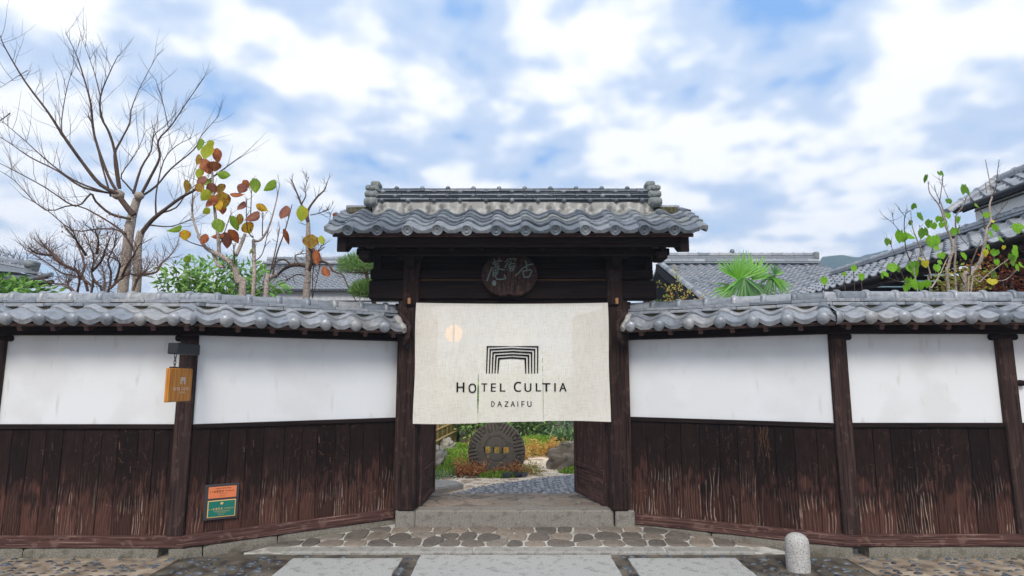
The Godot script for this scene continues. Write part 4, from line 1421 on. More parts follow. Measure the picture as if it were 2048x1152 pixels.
func make_hangings() -> void:
	# the linen curtain
	var W := 0.965
	var H := 1.18
	var top := 2.246
	var c := thing("noren_curtain", "cream linen curtain with black lettering hung across the gate", "curtain", Vector3(0.0, top, -6.165))
	var seams := [-W, -0.335, 0.305, W]
	for p in 3:
		var st := begin()
		st.set_smooth_group(0)
		var nx := 26
		var ny := 56
		var pt := func(i: int, j: int) -> Vector3:
			var y: float = H * j / ny
			var a: float = seams[p]
			var b: float = seams[p + 1]
			if p > 0: a += cloth_edge(p - 1, y)
			if p < 2: b -= cloth_edge(p, y)
			var u := float(i) / nx
			var x := lerpf(a, b, u) * (1.0 + (0.004 * sin(y * 7.0) if (p != 1) else 0.0))
			var hem := 0.010 * sin(x * 3.0 + 0.5) * float(j) / ny - 0.012 * (1.0 - x * x) * (1.0 - float(j) / ny)
			return Vector3(x, -y + hem + (0.006 * p - 0.006) * float(j) / ny, cloth_z(x, y) + (0.006 if p == 1 else 0.0) * smoothstep(0.2, 1.0, float(j) / ny))
		for j in ny:
			for i in nx:
				var q: Array = [pt.call(i, j), pt.call(i + 1, j), pt.call(i + 1, j + 1), pt.call(i, j + 1)]
				var uv: Array = []
				for v: Vector3 in q: uv.append(Vector2(v.x, v.y) * 1.1 + Vector2(p * 0.31, 0))
				quad(st, q[0], q[1], q[2], q[3], Vector3.BACK, uv[0], uv[1], uv[2], uv[3])
		part("cloth_panel", done(st), M.linen, c)
	# print; positions from the photograph's spacing, in metres from the top middle
	var sc := 1.935 / 1395.0          # curtain metres per pixel of a 3.6 times enlargement
	var mid := 872.0
	var bend := func(p: Vector2) -> Vector3: return Vector3(p.x, p.y, cloth_z(p.x, -p.y) + 0.0095)
	var sans := SystemFont.new()
	sans.font_names = PackedStringArray(["Droid Sans"])
	var font := FontVariation.new()
	font.base_font = sans
	font.variation_embolden = 0.35
	var st := begin()
	for l in [["H", 477, 533, 668, 736], ["O", 562, 617, 676, 742], ["T", 653, 696, 675, 733], ["E", 722, 757, 675, 733], ["L", 786, 825, 675, 732], ["C", 885, 938, 664, 734], ["U", 960, 1010, 674, 734], ["L", 1040, 1078, 674, 731], ["T", 1086, 1144, 673, 731], ["I", 1171, 1182, 673, 731], ["A", 1206, 1260, 672, 731]]:
		add_glyph(st, l[0], font, (l[1] - mid) * sc, (l[2] - mid) * sc, -(l[4] - 96) * sc, -(l[3] - 96) * sc, bend)
	for l in [["D", 725, 749, 800, 838], ["A", 768, 801, 800, 838], ["Z", 820, 846, 800, 838], ["A", 862, 893, 800, 838], ["I", 910, 916, 800, 838], ["F", 939, 960, 800, 838], ["U", 980, 1010, 800, 838]]:
		add_glyph(st, l[0], font, (l[1] - mid) * sc, (l[2] - mid) * sc, -(l[4] - 96) * sc, -(l[3] - 96) * sc, bend)
	part("lettering", done(st), M.ink, c)
	# emblem: five nested gateways, thick above and tapering down
	st = begin()
	for k in 5:
		var x0 := 690.0 + k * 20.5
		var x1 := 1062.0 - k * 22.0
		var y0 := 410.0 + k * 21.0
		var P := func(x: float, y: float) -> Vector3: return bend.call(Vector2((x - mid) * sc, -(y - 96) * sc))
		var mx := (x0 + x1) / 2
		var th := 9.0 + k * 0.6
		quad(st, P.call(x0, y0), P.call(mx, y0 - (0 if k > 2 else 1) + (2 if k == 0 else -6)), P.call(mx, y0 + th - 5), P.call(x0, y0 + th + 2), Vector3.BACK)
		quad(st, P.call(mx, y0 - (0 if k > 2 else 1) + (2 if k == 0 else -6)), P.call(x1, y0), P.call(x1, y0 + th + 2), P.call(mx, y0 + th - 5), Vector3.BACK)
		for e in [[x0, 1.0, 686.0 + k * 20.2], [x1, -1.0, 1058.0 - k * 21.0]]:
			var w: float = 10.5 + k * 0.8
			quad(st, P.call(e[0], y0), P.call(e[0] + e[1] * w, y0), P.call(e[2] + e[1] * 8.0, 605), P.call(e[2], 605), Vector3.BACK)
	part("emblem", done(st), M.ink, c)
	st = begin()
	add_lathe(st, [Vector2(0, 1.07), Vector2(0.011, 1.07), Vector2(0.011, -1.07), Vector2(0, -1.07)], 10, 0)
	part("pole", done(st), M.dark_wood, c, move(0, -0.020, -0.014))

	# the carved name plaque over the curtain: a wide fruit shape with a notch below
	var b := thing("name_plaque", "dark carved fruit-shaped plaque with pale brush characters over the curtain", "sign", Vector3(-0.028, 2.53, -6.185))
	var poly := PackedVector2Array()
	for i in 40:
		var t := TAU * i / 40.0 - PI / 2
		var r := 0.275 * (1.0 - 0.0 * cos(t))
		var x := r * 1.04 * cos(t)
		var y := 0.235 * sin(t)
		var dn := absf(wrapf(t + PI / 2, -PI, PI))
		y += 0.035 * exp(-dn * dn * 40.0)
		poly.append(Vector2(x, y))
	st = begin()
	add_prism(st, poly, -0.02, 0.03, 2, 0.012, Transform3D(), 2.0)
	part("board", done(st), M.post_wood, b)
	var S := func(list: Array) -> Array:
		var out: Array = []
		for q in list: out.append(Vector2((q[0] - 830.0) / 1632.0 * 170.0 * 0.00487, -(q[1] - 560.0) / 1152.0 * 120.0 * 0.00487))
		return out
	st = begin()
	for s in [[[1150, 265], [1170, 330], [1180, 480]], [[1310, 345], [1220, 360], [1100, 430], [1010, 530], [950, 580]], [[1100, 480], [1130, 620]], [[1100, 490], [1260, 460], [1280, 490], [1230, 600]], [[1120, 615], [1240, 600]],
			[[850, 215], [860, 250]], [[740, 310], [800, 250], [990, 240], [930, 290]], [[830, 280], [780, 340], [745, 420]], [[870, 280], [850, 340]], [[820, 350], [850, 490], [900, 480]], [[830, 350], [950, 330], [930, 400], [910, 480]], [[840, 400], [930, 390]], [[850, 440], [920, 435]],
			[[530, 240], [545, 310]], [[640, 230], [620, 290]], [[490, 320], [600, 290], [700, 280]], [[500, 350], [620, 340]], [[460, 430], [560, 400], [640, 375]], [[540, 320], [570, 400], [650, 450], [740, 465]], [[560, 380], [470, 450], [430, 560], [385, 690]], [[510, 470], [610, 450], [600, 540], [520, 590]], [[510, 480], [510, 600]], [[520, 530], [600, 510]], [[560, 440], [560, 620], [590, 655], [680, 655], [760, 640], [730, 560]]]:
		add_stroke(st, S.call(s), 0.0125, 0.03, 0.003)
	var seal: Array = []
	for i in 12: seal.append(S.call([[530 + 42 * cos(TAU * i / 12), 730 + 58 * sin(TAU * i / 12)]])[0])
	part("brush_characters", done(st), M.chalk_green, b)
	st = begin()
	add_prism(st, PackedVector2Array(seal), 0.0, 0.0325, 2, 0.0)
	part("seal", done(st), M.chalk_green, b)

	# wooden sign hung from an arm on the corner post, square to the wall
	var h := thing("hanging_sign", "golden wooden sign on two black chains under a dark bracket arm", "sign", Vector3(-2.745, 1.30, -5.14))
	part("arm", cbox(Vector3(0.085, 0.092, 0.36), 0.006, 2), M.black_metal, h, move(-0.005, 0.435, -0.055))
	var bx := begin()
	add_box(bx, Vector3.ZERO, Vector3(0.032, 0.272, 0.36), 0.006, 1, Vector2(0.3, 0.2), Vector2(2.4, 0.9))
	part("board", done(bx), M.sign_wood, h, move(0, 0.14, 0.0))
	part("top_rail", cbox(Vector3(0.018, 0.012, 0.30), 0.003, 2), M.black_metal, h, move(0, 0.281, 0.0))
	for z in [0.085, -0.115]:
		var ch := begin()
		for k in 4:
			var ring: Array = []
			for i in 9:
				var t := TAU * i / 8
				var o := Vector3(0.009 * cos(t), 0.019 * sin(t), 0) if k % 2 == 0 else Vector3(0, 0.019 * sin(t), 0.009 * cos(t))
				ring.append(Vector3(0, 0.375 - k * 0.027, z) + o)
			add_tube(ch, ring, 0.0032, 0.0032, 5)
		part("chain", done(ch), M.black_metal, h)
	var face := Transform3D(Basis(Vector3.UP, PI / 2), Vector3(0.0162, 0.14, 0.0))   # print plane: x to the right as read
	st = begin()
	var flat := func(p: Vector2) -> Vector3: return Vector3(p.x, p.y, 0.0012)
	var word := "HOTEL CULTIA"
	var wx := -0.125
	for k in word.length():
		var chr := word[k]
		if chr == " ":
			wx += 0.014
			continue
		var big := k == 0 or k == 6
		var gw := 0.005 if chr == "I" else 0.018 if big else 0.016
		add_glyph(st, chr, font, wx + 0.02, wx + gw + 0.02 - 0.001, -0.044, -0.016 if big else -0.020, flat)
		wx += gw + 0.005
	word = "DAZAIFU"
	wx = -0.035
	for k in word.length():
		add_glyph(st, word[k], font, wx + 0.02, wx + 0.02 + (0.003 if word[k] == "I" else 0.009), -0.068, -0.055, flat)
		wx += 0.008 if word[k] == "I" else 0.014
	for k in 5:
		var x0 := -0.028 + k * 0.0055 + 0.02
		var x1 := 0.048 - k * 0.0055 + 0.02
		var y0 := 0.060 - k * 0.0060
		add_stroke(st, [Vector2(x0, 0.005), Vector2(x0, y0), Vector2(x0 + 0.001, y0)], 0.0032, 0.0, 0.0012)
		add_stroke(st, [Vector2(x1, 0.005), Vector2(x1, y0)], 0.0032, 0.0, 0.0012)
		add_stroke(st, [Vector2(x0, y0), Vector2(x1, y0)], 0.0034, 0.0, 0.0014)
	part("lettering", done(st), M.white_paint, h, face)

	# notice with an orange and a green plate on the slanting wall
	var ww: Node3D = get_node("wing_wall")
	var n := thing("wall_notice", "dark framed notice with an orange plate above a green plate", "notice", ww.transform * Vector3(0.262, 0.435, 0.018), ww.rotation.y)
	part("backing", cbox(Vector3(0.272, 0.296, 0.022), 0.004), M.bronze, n, move(0, 0, 0.011))
	mat("orange_plate", Color(0.84, 0.47, 0.29), 0.5)
	mat("green_plate", Color(0.0, 0.42, 0.36), 0.5)
	mat("gold_print", Color(0.84, 0.68, 0.42), 0.5)
	part("orange_plate", cbox(Vector3(0.222, 0.096, 0.006), 0.002), M.orange_plate, n, move(0.003, 0.080, 0.025))
	part("green_plate", cbox(Vector3(0.222, 0.142, 0.006), 0.002), M.gold_print, n, move(0.003, -0.056, 0.025))
	part("green_plate", cbox(Vector3(0.208, 0.128, 0.004), 0.001), M.green_plate, n, move(0.003, -0.056, 0.0272))
	for e in [[0.080, 0.0284, M.ink, 0.0], [-0.056, 0.0295, M.gold_print, -0.010]]:
		st = begin()
		var y0: float = e[0] + e[3]
		# title in characters of a few strokes each, smaller lines of characters under and over it
		for k in 4: mini_character(st, -0.062 + k * 0.021, y0 + 0.010, 0.018, k)
		for k in 6: mini_character(st, 0.026 + k * 0.0125, y0 + 0.010, 0.010, k + 4)
		for k in 2: mini_character(st, -0.096 + k * 0.016, y0 + 0.008, 0.008, k + 2)
		for k in 14: mini_character(st, -0.052 + k * 0.0088, y0 + (0.034 if e[3] == 0.0 else -0.012), 0.0075, k + 9)
		for k in 10: mini_character(st, -0.030 + k * 0.0066, y0 - (0.012 if e[3] == 0.0 else 0.026), 0.005, k + 3)
		for k in 5: mini_character(st, -0.018 + k * 0.009, y0 - (0.030 if e[3] == 0.0 else 0.040), 0.006, k + 6)
		part("print", done(st), e[2], n, move(0.003, 0, e[1]))
	st = begin()
	add_lathe(st, [Vector2(0, 0.002), Vector2(0.011, 0.002), Vector2(0.012, 0)], 14, 2)
	part("crest", done(st), M.gold_print, n, move(0.003, -0.014, 0.0292))

	# round paper lamp hanging inside the gate, seen through the linen
	var lamp := thing("paper_lamp", "round glowing paper lamp glimpsed through the curtain at its upper left", "lamp", Vector3(-0.665, 2.0, -7.05))
	st = begin()
	var prof: Array = []
	for i in 13:
		var t := PI * i / 12
		prof.append(Vector2(0.1 * sin(t), 0.1 * cos(t)))
	add_lathe(st, prof, 20, 1)
	var glow := mat("lamp_paper", Color(0.95, 0.85, 0.70), 0.9)
	glow.emission_enabled = true
	glow.emission = Color(1.0, 0.72, 0.40)
	glow.emission_energy_multiplier = 2.2
	part("shade", done(st), glow, lamp)
	st = begin()
	add_tube(st, [Vector3(0, 0.11, 0), Vector3(0, 0.6, 0.04), Vector3(0, 0.93, 0.10)], 0.004, 0.004, 5)
	part("cord", done(st), M.black_metal, lamp)
	part("frame_bar", cbox(Vector3(0.022, 0.23, 0.012), 0.003), M.post_wood, lamp, move(0.008, 0.0, 0.108))
	var ol := OmniLight3D.new()
	ol.name = "lamp_light"
	ol.light_color = Color(1.0, 0.75, 0.45)
	ol.light_energy = 0.12
	ol.light_size = 0.1
	ol.omni_range = 6.0
	ol.omni_attenuation = 2.0
	ol.shadow_enabled = true
	lamp.add_child(ol)

func mini_character(st: SurfaceTool, x: float, y: float, s: float, k: int) -> void:  # a small printed sign of crossing strokes
	var w := s * 0.13
	var P := func(a: float, b: float) -> Vector2: return Vector2(x + (a - 0.5) * s * 0.9, y + (b - 0.5) * s)
	var sets := [[[0.5, 1, 0.5, 0.45], [0, 0.72, 1, 0.72], [0.15, 0.42, 0.85, 0.42], [0.2, 0.42, 0.2, 0], [0.8, 0.42, 0.8, 0], [0.2, 0.03, 0.8, 0.03]],
		[[0, 0.9, 1, 0.9], [0.3, 1, 0.3, 0.75], [0.7, 1, 0.7, 0.75], [0.1, 0.65, 0.9, 0.65], [0.5, 0.65, 0.5, 0], [0.1, 0.3, 0.9, 0.3], [0, 0.02, 1, 0.02]],
		[[0.1, 0.95, 0.9, 0.95], [0.1, 0.95, 0.1, 0.05], [0.9, 0.95, 0.9, 0.05], [0.1, 0.5, 0.9, 0.5], [0.1, 0.05, 0.9, 0.05]],
		[[0.5, 1, 0.1, 0.5], [0.5, 1, 0.95, 0.5], [0.2, 0.5, 0.8, 0.5], [0.5, 0.5, 0.5, 0.05], [0.05, 0.03, 0.95, 0.03]],
		[[0.2, 1, 0.2, 0], [0, 0.7, 0.4, 0.7], [0.55, 0.95, 0.95, 0.95], [0.75, 0.95, 0.75, 0], [0.5, 0.5, 1, 0.5], [0.55, 0.05, 0.95, 0.05]]]
	for q in sets[k % 5]:
		add_stroke(st, [P.call(q[0], q[1]), P.call(q[2], q[3])], w, 0.0, 0.0006)


# ---------------------------------------------------------------- street things
func make_street_things() -> void:
	var st := begin()
	var prof: Array = []
	for i in 9:
		var t := PI / 2 * i / 8
		prof.append(Vector2(0.088 * sin(t), 0.215 + 0.068 * cos(t)))
	for i in 6:
		prof.append(Vector2(0.089 + 0.0012 * (i % 2), 0.20 - i * 0.05))
	add_lathe(st, prof, 28, 1)
	tag(part("bollard", done(st), M.bollard, self, move(2.255, 0.0, -5.12)), "short round-topped granite bollard standing in the pebble paving", "bollard")


# ---------------------------------------------------------------- leaves and foliage
func leaf_mesh(width: float, heart: float, fold: float, curl: float, n := 5) -> ArrayMesh:  # length 1 from the stalk at the origin towards +y
	var st := begin()
	st.set_smooth_group(0)
	var rows: Array = []
	for k in n + 1:
		var t := float(k) / n
		var w := width * 0.5 * pow(sin(PI * pow(clampf(t * 0.96 + 0.035, 0, 1), 0.62 if heart > 0 else 0.78)), 0.8 if heart > 0 else 0.85)
		if k == n: w = 0.0
		var back := -heart * 0.18 if k == 0 else 0.0
		if k == 0 and heart > 0: w = width * 0.26
		rows.append([Vector3(-w, t + back, -fold * w + curl * t * t), Vector3(0, t, curl * t * t), Vector3(w, t + back, -fold * w + curl * t * t)])
	for k in n:
		for s in 2:
			var a: Vector3 = rows[k][s]
			var b: Vector3 = rows[k][s + 1]
			var c: Vector3 = rows[k + 1][s + 1]
			var d: Vector3 = rows[k + 1][s]
			var uv := func(p: Vector3) -> Vector2: return Vector2(0.5 + p.x / width * 0.98, clampf(p.y, 0, 1))
			quad(st, a, b, c, d, Vector3.BACK, uv.call(a), uv.call(b), uv.call(c), uv.call(d))
	return done(st)

func leaf_material(called: String, base: Color, patch: Color, edge: Color, vein: Color, seed_: int) -> void:
	var w := 96
	var n := noise(seed_, 0.035, 3)
	var fine := noise(seed_ + 1, 0.15, 2)
	var im := Image.create(w, w, false, Image.FORMAT_RGB8)
	for y in w:
		for x in w:
			var u := absf(x / float(w) - 0.5) * 2.0
			var v := y / float(w)
			var c := base.lerp(patch, smoothstep(-0.15, 0.35, n.get_noise_2d(x, y)))
			c = c.lerp(edge, smoothstep(0.45, 0.95, u + 0.5 * n.get_noise_2d(y + 300, x)))
			c = c.lerp(edge, smoothstep(0.35, 0.6, fine.get_noise_2d(x, y)) * 0.6)
			var rib := absf(fposmod((v - u * 0.28) * 7.0, 1.0) - 0.5)
			if rib < 0.07 or u < 0.035: c = c.lerp(vein, 0.45)
			im.set_pixel(x, y, c)
	var m := mat(called, tex(im), 0.55, 0.4)
	m.backlight_enabled = true
	m.backlight = Color(0.85, 0.85, 0.85)

func leaf_at(parent: Node, px: float, py: float, d: float, len_px: float, wid_px: float, tip_deg: float, m: Material, heart := true) -> void:
	# tip_deg: where the tip points, 0 down, 90 to the right
	var s := 1.13 * d / FPX
	var c := at(px, py, d)
	var shape := leaf_mesh(1.0, 1.0 if heart else 0.0, rr(0.1, 0.5), rr(-0.35, 0.35))
	var b := Basis(Vector3.BACK, PI + deg_to_rad(tip_deg)) * Basis(Vector3.UP, rr(-0.5, 0.5)) * Basis(Vector3.RIGHT, rr(-0.45, 0.45))
	b = b * Basis.from_scale(Vector3(wid_px * s, len_px * s, len_px * s * 0.8))
	part("leaf", shape, m, parent, Transform3D(b, c - b * Vector3(0, 0.5, 0) - (parent as Node3D).position))

# leaf positions gathered round clumps within an ellipsoid, the clumps mostly near its skin
func cloud(c: Vector3, r: Vector3, clumps: int, each: int, clump_r: float, size: float, droop := 0.3) -> Array:
	var out: Array = []
	for k in clumps:
		var d := Vector3(R.randfn(), R.randfn(), R.randfn()).normalized() * pow(R.randf(), 0.4)
		var m := c + d * r
		for i in each:
			var o := Vector3(R.randfn(), R.randfn() * 0.7, R.randfn()) * clump_r * 0.5
			var dir := (o.normalized() + Vector3(0, rr(-droop, 0.6), 0) + d * 0.5 + Vector3(R.randfn(), R.randfn(), R.randfn()) * 0.35).normalized()
			var z := Vector3(R.randfn(), R.randfn() + 1.2, R.randfn() + 0.6).normalized()
			var x := dir.cross(z).normalized()
			var b := Basis(x, dir, x.cross(dir)).scaled_local(Vector3.ONE * size * rr(0.65, 1.3))
			out.append(Transform3D(b, m + o))
	return out

func greens(list: Array, n := 32) -> Array:  # tints between the given colours (linear base colours)
	var out: Array = []
	for i in n:
		var a: Color = list[R.randi() % list.size()]
		var b: Color = list[R.randi() % list.size()]
		out.append(a.lerp(b, R.randf()) * rr(0.95, 1.5))
	return out

func foliage_material(called: String, rough := 0.5) -> StandardMaterial3D:
	var m := mat(called, Color.WHITE, rough, 0.4)
	m.vertex_color_use_as_albedo = true
	m.backlight_enabled = true
	m.backlight = Color(0.75, 0.75, 0.75)
	return m

func shrub(called: String, label: String, category: String, base: Vector3, c: Vector3, r: Vector3, clumps: int, each: int, clump_r: float, size: float, leaf: ArrayMesh, tints: Array, stems := 7, group := "") -> Node3D:
	var o := thing(called, label, category, base, 0.0, group)
	var xfs := cloud(c - base, r, clumps, each, clump_r, size)
	many("leaves", leaf, M.foliage, xfs, o, tints)
	var st := begin()
	for k in stems:
		var q: Transform3D = xfs[R.randi() % xfs.size()]
		var p0 := Vector3(rr(-0.15, 0.15) * r.x, 0.0, rr(-0.15, 0.15))
		add_tube(st, curve([p0, p0.lerp(q.origin, 0.5) + Vector3(rr(-0.1, 0.1), 0.05, rr(-0.1, 0.1)), q.origin], 3), 0.014, 0.004, 5)
	part("stems", done(st), M.bark_dark, o)
	return o

func blade_mesh(w := 0.06, curl := 0.5, n := 5) -> ArrayMesh:
	var st := begin()
	st.set_smooth_group(0)
	for k in n:
		var q: Array = []
		for e in [k, k + 1]:
			var t := float(e) / n
			var ww := w * 0.5 * (1.0 - t * t)
			q.append([Vector3(-ww, t * (1.0 - 0.35 * curl * t), -curl * t * t), Vector3(ww, t * (1.0 - 0.35 * curl * t), -curl * t * t)])
		quad(st, q[0][0], q[0][1], q[1][1], q[1][0], Vector3.BACK)
	return done(st)


# ---------------------------------------------------------------- garden beyond the gate
func mound(called: String, label: String, category: String, c: Vector2, rx: float, rz: float, h: float, seed_: int) -> Node3D:
	var o := thing(called, label, category, Vector3(c.x, 0.135, c.y))
	var n := noise(seed_, 5.0, 3)
	var st := begin()
	var rings: Array = []
	for k in 8:
		var e := 1.0 - k / 7.0
		var ring: Array = []
		for i in 22:
			var t := TAU * i / 22
			var wob := 1.0 + 0.25 * n.get_noise_2d(cos(t) * 0.4, sin(t) * 0.4)
			var y := h * (1.0 - e * e) + n.get_noise_2d(cos(t) * e * rx + seed_, sin(t) * e * rz) * h * 0.35 * (1.0 - e)
			ring.append(Vector3(cos(t) * rx * e * wob, y, sin(t) * rz * e * wob))
		rings.append(ring)
	loft(st, rings, true, false, Vector2.ONE, Vector3.UP)
	part("moss_bed", done(st), M.moss, o)
	var xfs: Array = []
	for i in int(9000 * rx * rz):
		var t := rr(0, TAU)
		var e := sqrt(R.randf())
		var p := Vector3(cos(t) * rx * e, h * (1.0 - e * e), sin(t) * rz * e)
		xfs.append(Transform3D(Basis(Vector3.UP, rr(0, TAU)) * Basis(Vector3.RIGHT, rr(-0.9, 0.9)).scaled(Vector3.ONE * rr(0.02, 0.045)), p))
	many("moss_sprigs", leaf_small, M.foliage, xfs, o, greens([Color(0.14, 0.27, 0.02), Color(0.23, 0.38, 0.03), Color(0.33, 0.42, 0.05), Color(0.09, 0.18, 0.02)]))
	return o

func tuft_plant(called: String, label: String, category: String, c: Vector3, r: Vector3, n: int, size: float, tints: Array, mesh: ArrayMesh, group := "") -> Node3D:  # feathery low plant
	var o := thing(called, label, category, Vector3(c.x, 0.14, c.z), 0.0, group)
	var xfs: Array = []
	var per := maxi(6, n / 24)
	for k in n / per:
		var root := Vector3(R.randfn() * r.x * 0.5, 0, R.randfn() * r.z * 0.5)
		var hh := r.y * rr(0.5, 1.1) * maxf(0.35, 1.0 - root.length() / (r.x + r.z))
		var lean := Vector3(R.randfn() * 0.4, 1.0, R.randfn() * 0.4).normalized()
		for i in per:
			var t := pow(R.randf(), 0.6)
			var p := root + lean * hh * t + Vector3(R.randfn(), R.randfn(), R.randfn()) * 0.035
			var dir := (lean * 0.6 + Vector3(R.randfn(), R.randfn() * 0.6, R.randfn())).normalized()
			var x := dir.cross(Vector3(R.randfn(), R.randfn(), R.randfn())).normalized()
			xfs.append(Transform3D(Basis(x, dir, x.cross(dir)).scaled_local(Vector3.ONE * size * rr(0.6, 1.3)), p))
	many("leaves", mesh, M.foliage, xfs, o, tints)
	return o

func rock(called: String, label: String, c: Vector3, r: Vector3, seed_: int, m: Material, layers := 0.0, turn := 0.0) -> void:
	var n := noise(seed_, 1.3, 3)
	var st := begin()
	var rings: Array = []
	for k in 25:
		var ph := PI * k / 24.0
		var ring: Array = []
		for i in 24:
			var t := TAU * i / 24
			var d := Vector3(sin(ph) * cos(t), cos(ph), sin(ph) * sin(t))
			# facetted: pull towards a few random planes
			var k2 := 1.0 + 0.42 * n.get_noise_3dv(d * 1.2) + 0.18 * n.get_noise_3dv(d * 4.0)
			if layers > 0.0: k2 += layers * (fposmod(d.y * 3.4 + 1.2 * n.get_noise_3dv(d * 1.3) + d.x * 0.5, 1.0) - 0.5) * 1.3
			d = d.sign() * Vector3(pow(absf(d.x), 0.8), pow(absf(d.y), 0.8), pow(absf(d.z), 0.8))
			ring.append(d * r * k2)
		rings.append(ring)
	st.set_smooth_group(0)
	loft(st, rings, true, false)
	tag(part(called, done(st), m, self, Transform3D(Basis(Vector3.UP, turn), c)), label, "rock")

var leaf_small: ArrayMesh

func make_garden() -> void:
	foliage_material("foliage")
	leaf_small = leaf_mesh(0.5, 0.0, 0.3, -0.2, 2)
	var leaf_mid := leaf_mesh(0.42, 0.0, 0.3, -0.25, 3)
	sheet("garden_ground", rect(-14, -40, 14, -6.6), 0.128, M.soil, self, 0.08).set_meta("kind", "structure")
	var path := ground_node("garden_path")
	sheet("gravel_bed", PackedVector2Array([Vector2(-1.5, -7.4), Vector2(1.7, -7.4), Vector2(1.5, -9.0), Vector2(1.05, -9.5), Vector2(0.75, -10.4), Vector2(0.95, -12.2), Vector2(0.45, -12.2), Vector2(0.18, -10.2), Vector2(0.05, -9.0), Vector2(-0.6, -8.7), Vector2(-1.25, -8.9)]), 0.134, M.gravel, path)
	var bits: Array = []
	for i in 2600:
		var p := Vector2(rr(-1.4, 1.5), rr(-10.6, -7.6))
		if p.y < -9.0 and (p.x < 0.1 or p.x > 1.0): continue
		bits.append(Transform3D(Basis(Vector3.UP, rr(0, TAU)).scaled(Vector3.ONE * rr(0.25, 0.6)), Vector3(p.x, 0.134, p.y)))
	var bit := pebble_mesh(0.028, 0.018, 0.022, 2)
	many("gravel", bit, M.gravel, bits, path)
	var pave := PackedVector2Array([Vector2(-0.72, -7.46), Vector2(1.5, -7.46), Vector2(1.6, -9.05), Vector2(0.95, -8.95), Vector2(0.35, -8.55), Vector2(-0.2, -8.12), Vector2(-0.45, -7.85)])
	sheet("pebble_bed", pave, 0.150, M.grey_mortar, path)
	var shapes := pebble_mesh(0.030, 0.020, 0.019, 1)
	var xfs: Array = []
	var z := -9.0
	while z < -7.48:
		var x := -0.8
		while x < 1.55:
			var p := Vector2(x + rr(-0.012, 0.012), z + rr(-0.009, 0.009))
			if Geometry2D.is_point_in_polygon(p, pave):
				xfs.append(Transform3D(Basis(Vector3.UP, rr(-0.4, 0.4)).scaled(Vector3.ONE * rr(0.8, 1.15)), Vector3(p.x, 0.151, p.y)))
			x += 0.056
		z += 0.040
	var pm := mat("path_pebble", Color.WHITE, 0.4, 0.5)
	pm.vertex_color_use_as_albedo = true
	many("pebbles", shapes, pm, xfs, path, [Color(0.17, 0.19, 0.22), Color(0.27, 0.29, 0.32), Color(0.12, 0.13, 0.155), Color(0.36, 0.37, 0.39), Color(0.21, 0.22, 0.24)])
	# stepping stone at the edge
	var st := begin()
	add_prism(st, PackedVector2Array([Vector2(-7.52, -1.5), Vector2(-7.50, -0.95), Vector2(-7.72, -0.72), Vector2(-7.92, -0.60), Vector2(-8.10, -0.70), Vector2(-8.18, -1.0), Vector2(-8.15, -1.5)]), 0.10, 0.205, 1, 0.02)
	tag(part("stepping_stone", done(st), M.granite, self), "flat grey stepping stone just inside the left door leaf", "stone")

	# the old millstone on edge
	var ms := CSGCombiner3D.new()
	ms.name = "millstone"
	add_child(ms)
	ms.position = Vector3(-0.235, 0.445, -9.12)
	ms.rotation = Vector3(deg_to_rad(-5), deg_to_rad(-11), 0)
	var body := CSGCylinder3D.new()
	body.name = "stone"
	body.radius = 0.415
	body.height = 0.11
	body.sides = 64
	body.rotation.x = PI / 2
	body.position.z = -0.055
	ms.add_child(body)
	body.material = M.millstone
	var carve := func(shape: CSGShape3D, xf: Transform3D):
		shape.name = "cut"
		shape.operation = CSGShape3D.OPERATION_SUBTRACTION
		shape.transform = xf
		shape.set("material", M.millstone)
		ms.add_child(shape, true)
	for s in 8:
		var turn := Basis(Vector3.BACK, TAU * s / 8 + 0.2)
		for k in range(-3, 4):
			var b := CSGBox3D.new()
			var r0 := 0.275 + 0.002 * absf(k)
			b.size = Vector3(0.24, 0.020, 0.044)
			carve.call(b, Transform3D(turn, Vector3.ZERO) * move(r0 + 0.12, k * 0.052, 0.0))
	for x in [-0.135, 0.0, 0.135]:
		var b := CSGBox3D.new()
		b.size = Vector3(0.098, 0.088, 0.5)
		carve.call(b, move(x + 0.005, 0.02, -0.05))
	var t1 := CSGTorus3D.new()
	t1.inner_radius = 0.158
	t1.outer_radius = 0.188
	t1.sides = 32
	t1.ring_sides = 6
	carve.call(t1, Transform3D(Basis(Vector3.RIGHT, PI / 2), Vector3(0.005, 0.035, 0.004)))
	tag(ms, "round grooved millstone on edge with three square holes", "millstone")

	# rocks
	rock("garden_rock", "pale smooth rock behind the left door leaf", Vector3(-1.28, 0.22, -9.45), Vector3(0.27, 0.27, 0.25), 5, M.rock_pale)
	rock("garden_rock", "layered brown rock beside the right door leaf", Vector3(0.93, 0.22, -9.75), Vector3(0.38, 0.27, 0.28), 8, M.rock_brown, 0.12, 0.2)
	rock("garden_rock", "small grey rock in front of the bamboo fence", Vector3(-1.12, 0.26, -11.0), Vector3(0.13, 0.17, 0.12), 12, M.rock_pale)
	for k in 12:
		rock("dark_stone", "small blue-black stone in the heap before the millstone", Vector3(0.04 + rr(-0.16, 0.16), 0.155 + rr(0, 0.03), -8.83 + rr(-0.07, 0.07)), Vector3(rr(0.03, 0.05), rr(0.015, 0.03), rr(0.025, 0.04)), 20 + k, M["pebble%d" % (k % 3)], 0.0, rr(0, 3))
		get_child(get_child_count() - 1).set_meta("group", "blue-black stones heaped before the millstone")

	# bamboo fence running back on the left
	var f := thing("bamboo_fence", "bamboo fence with pale tied rails at the left of the garden", "fence", Vector3(-1.36, 0.14, -9.9), -atan2(-2.9, 0.22))
	var bam := mat("bamboo_green", Color(0.52, 0.50, 0.22), 0.5)
	var bam2 := mat("bamboo_pale", Color(0.80, 0.66, 0.42), 0.5)
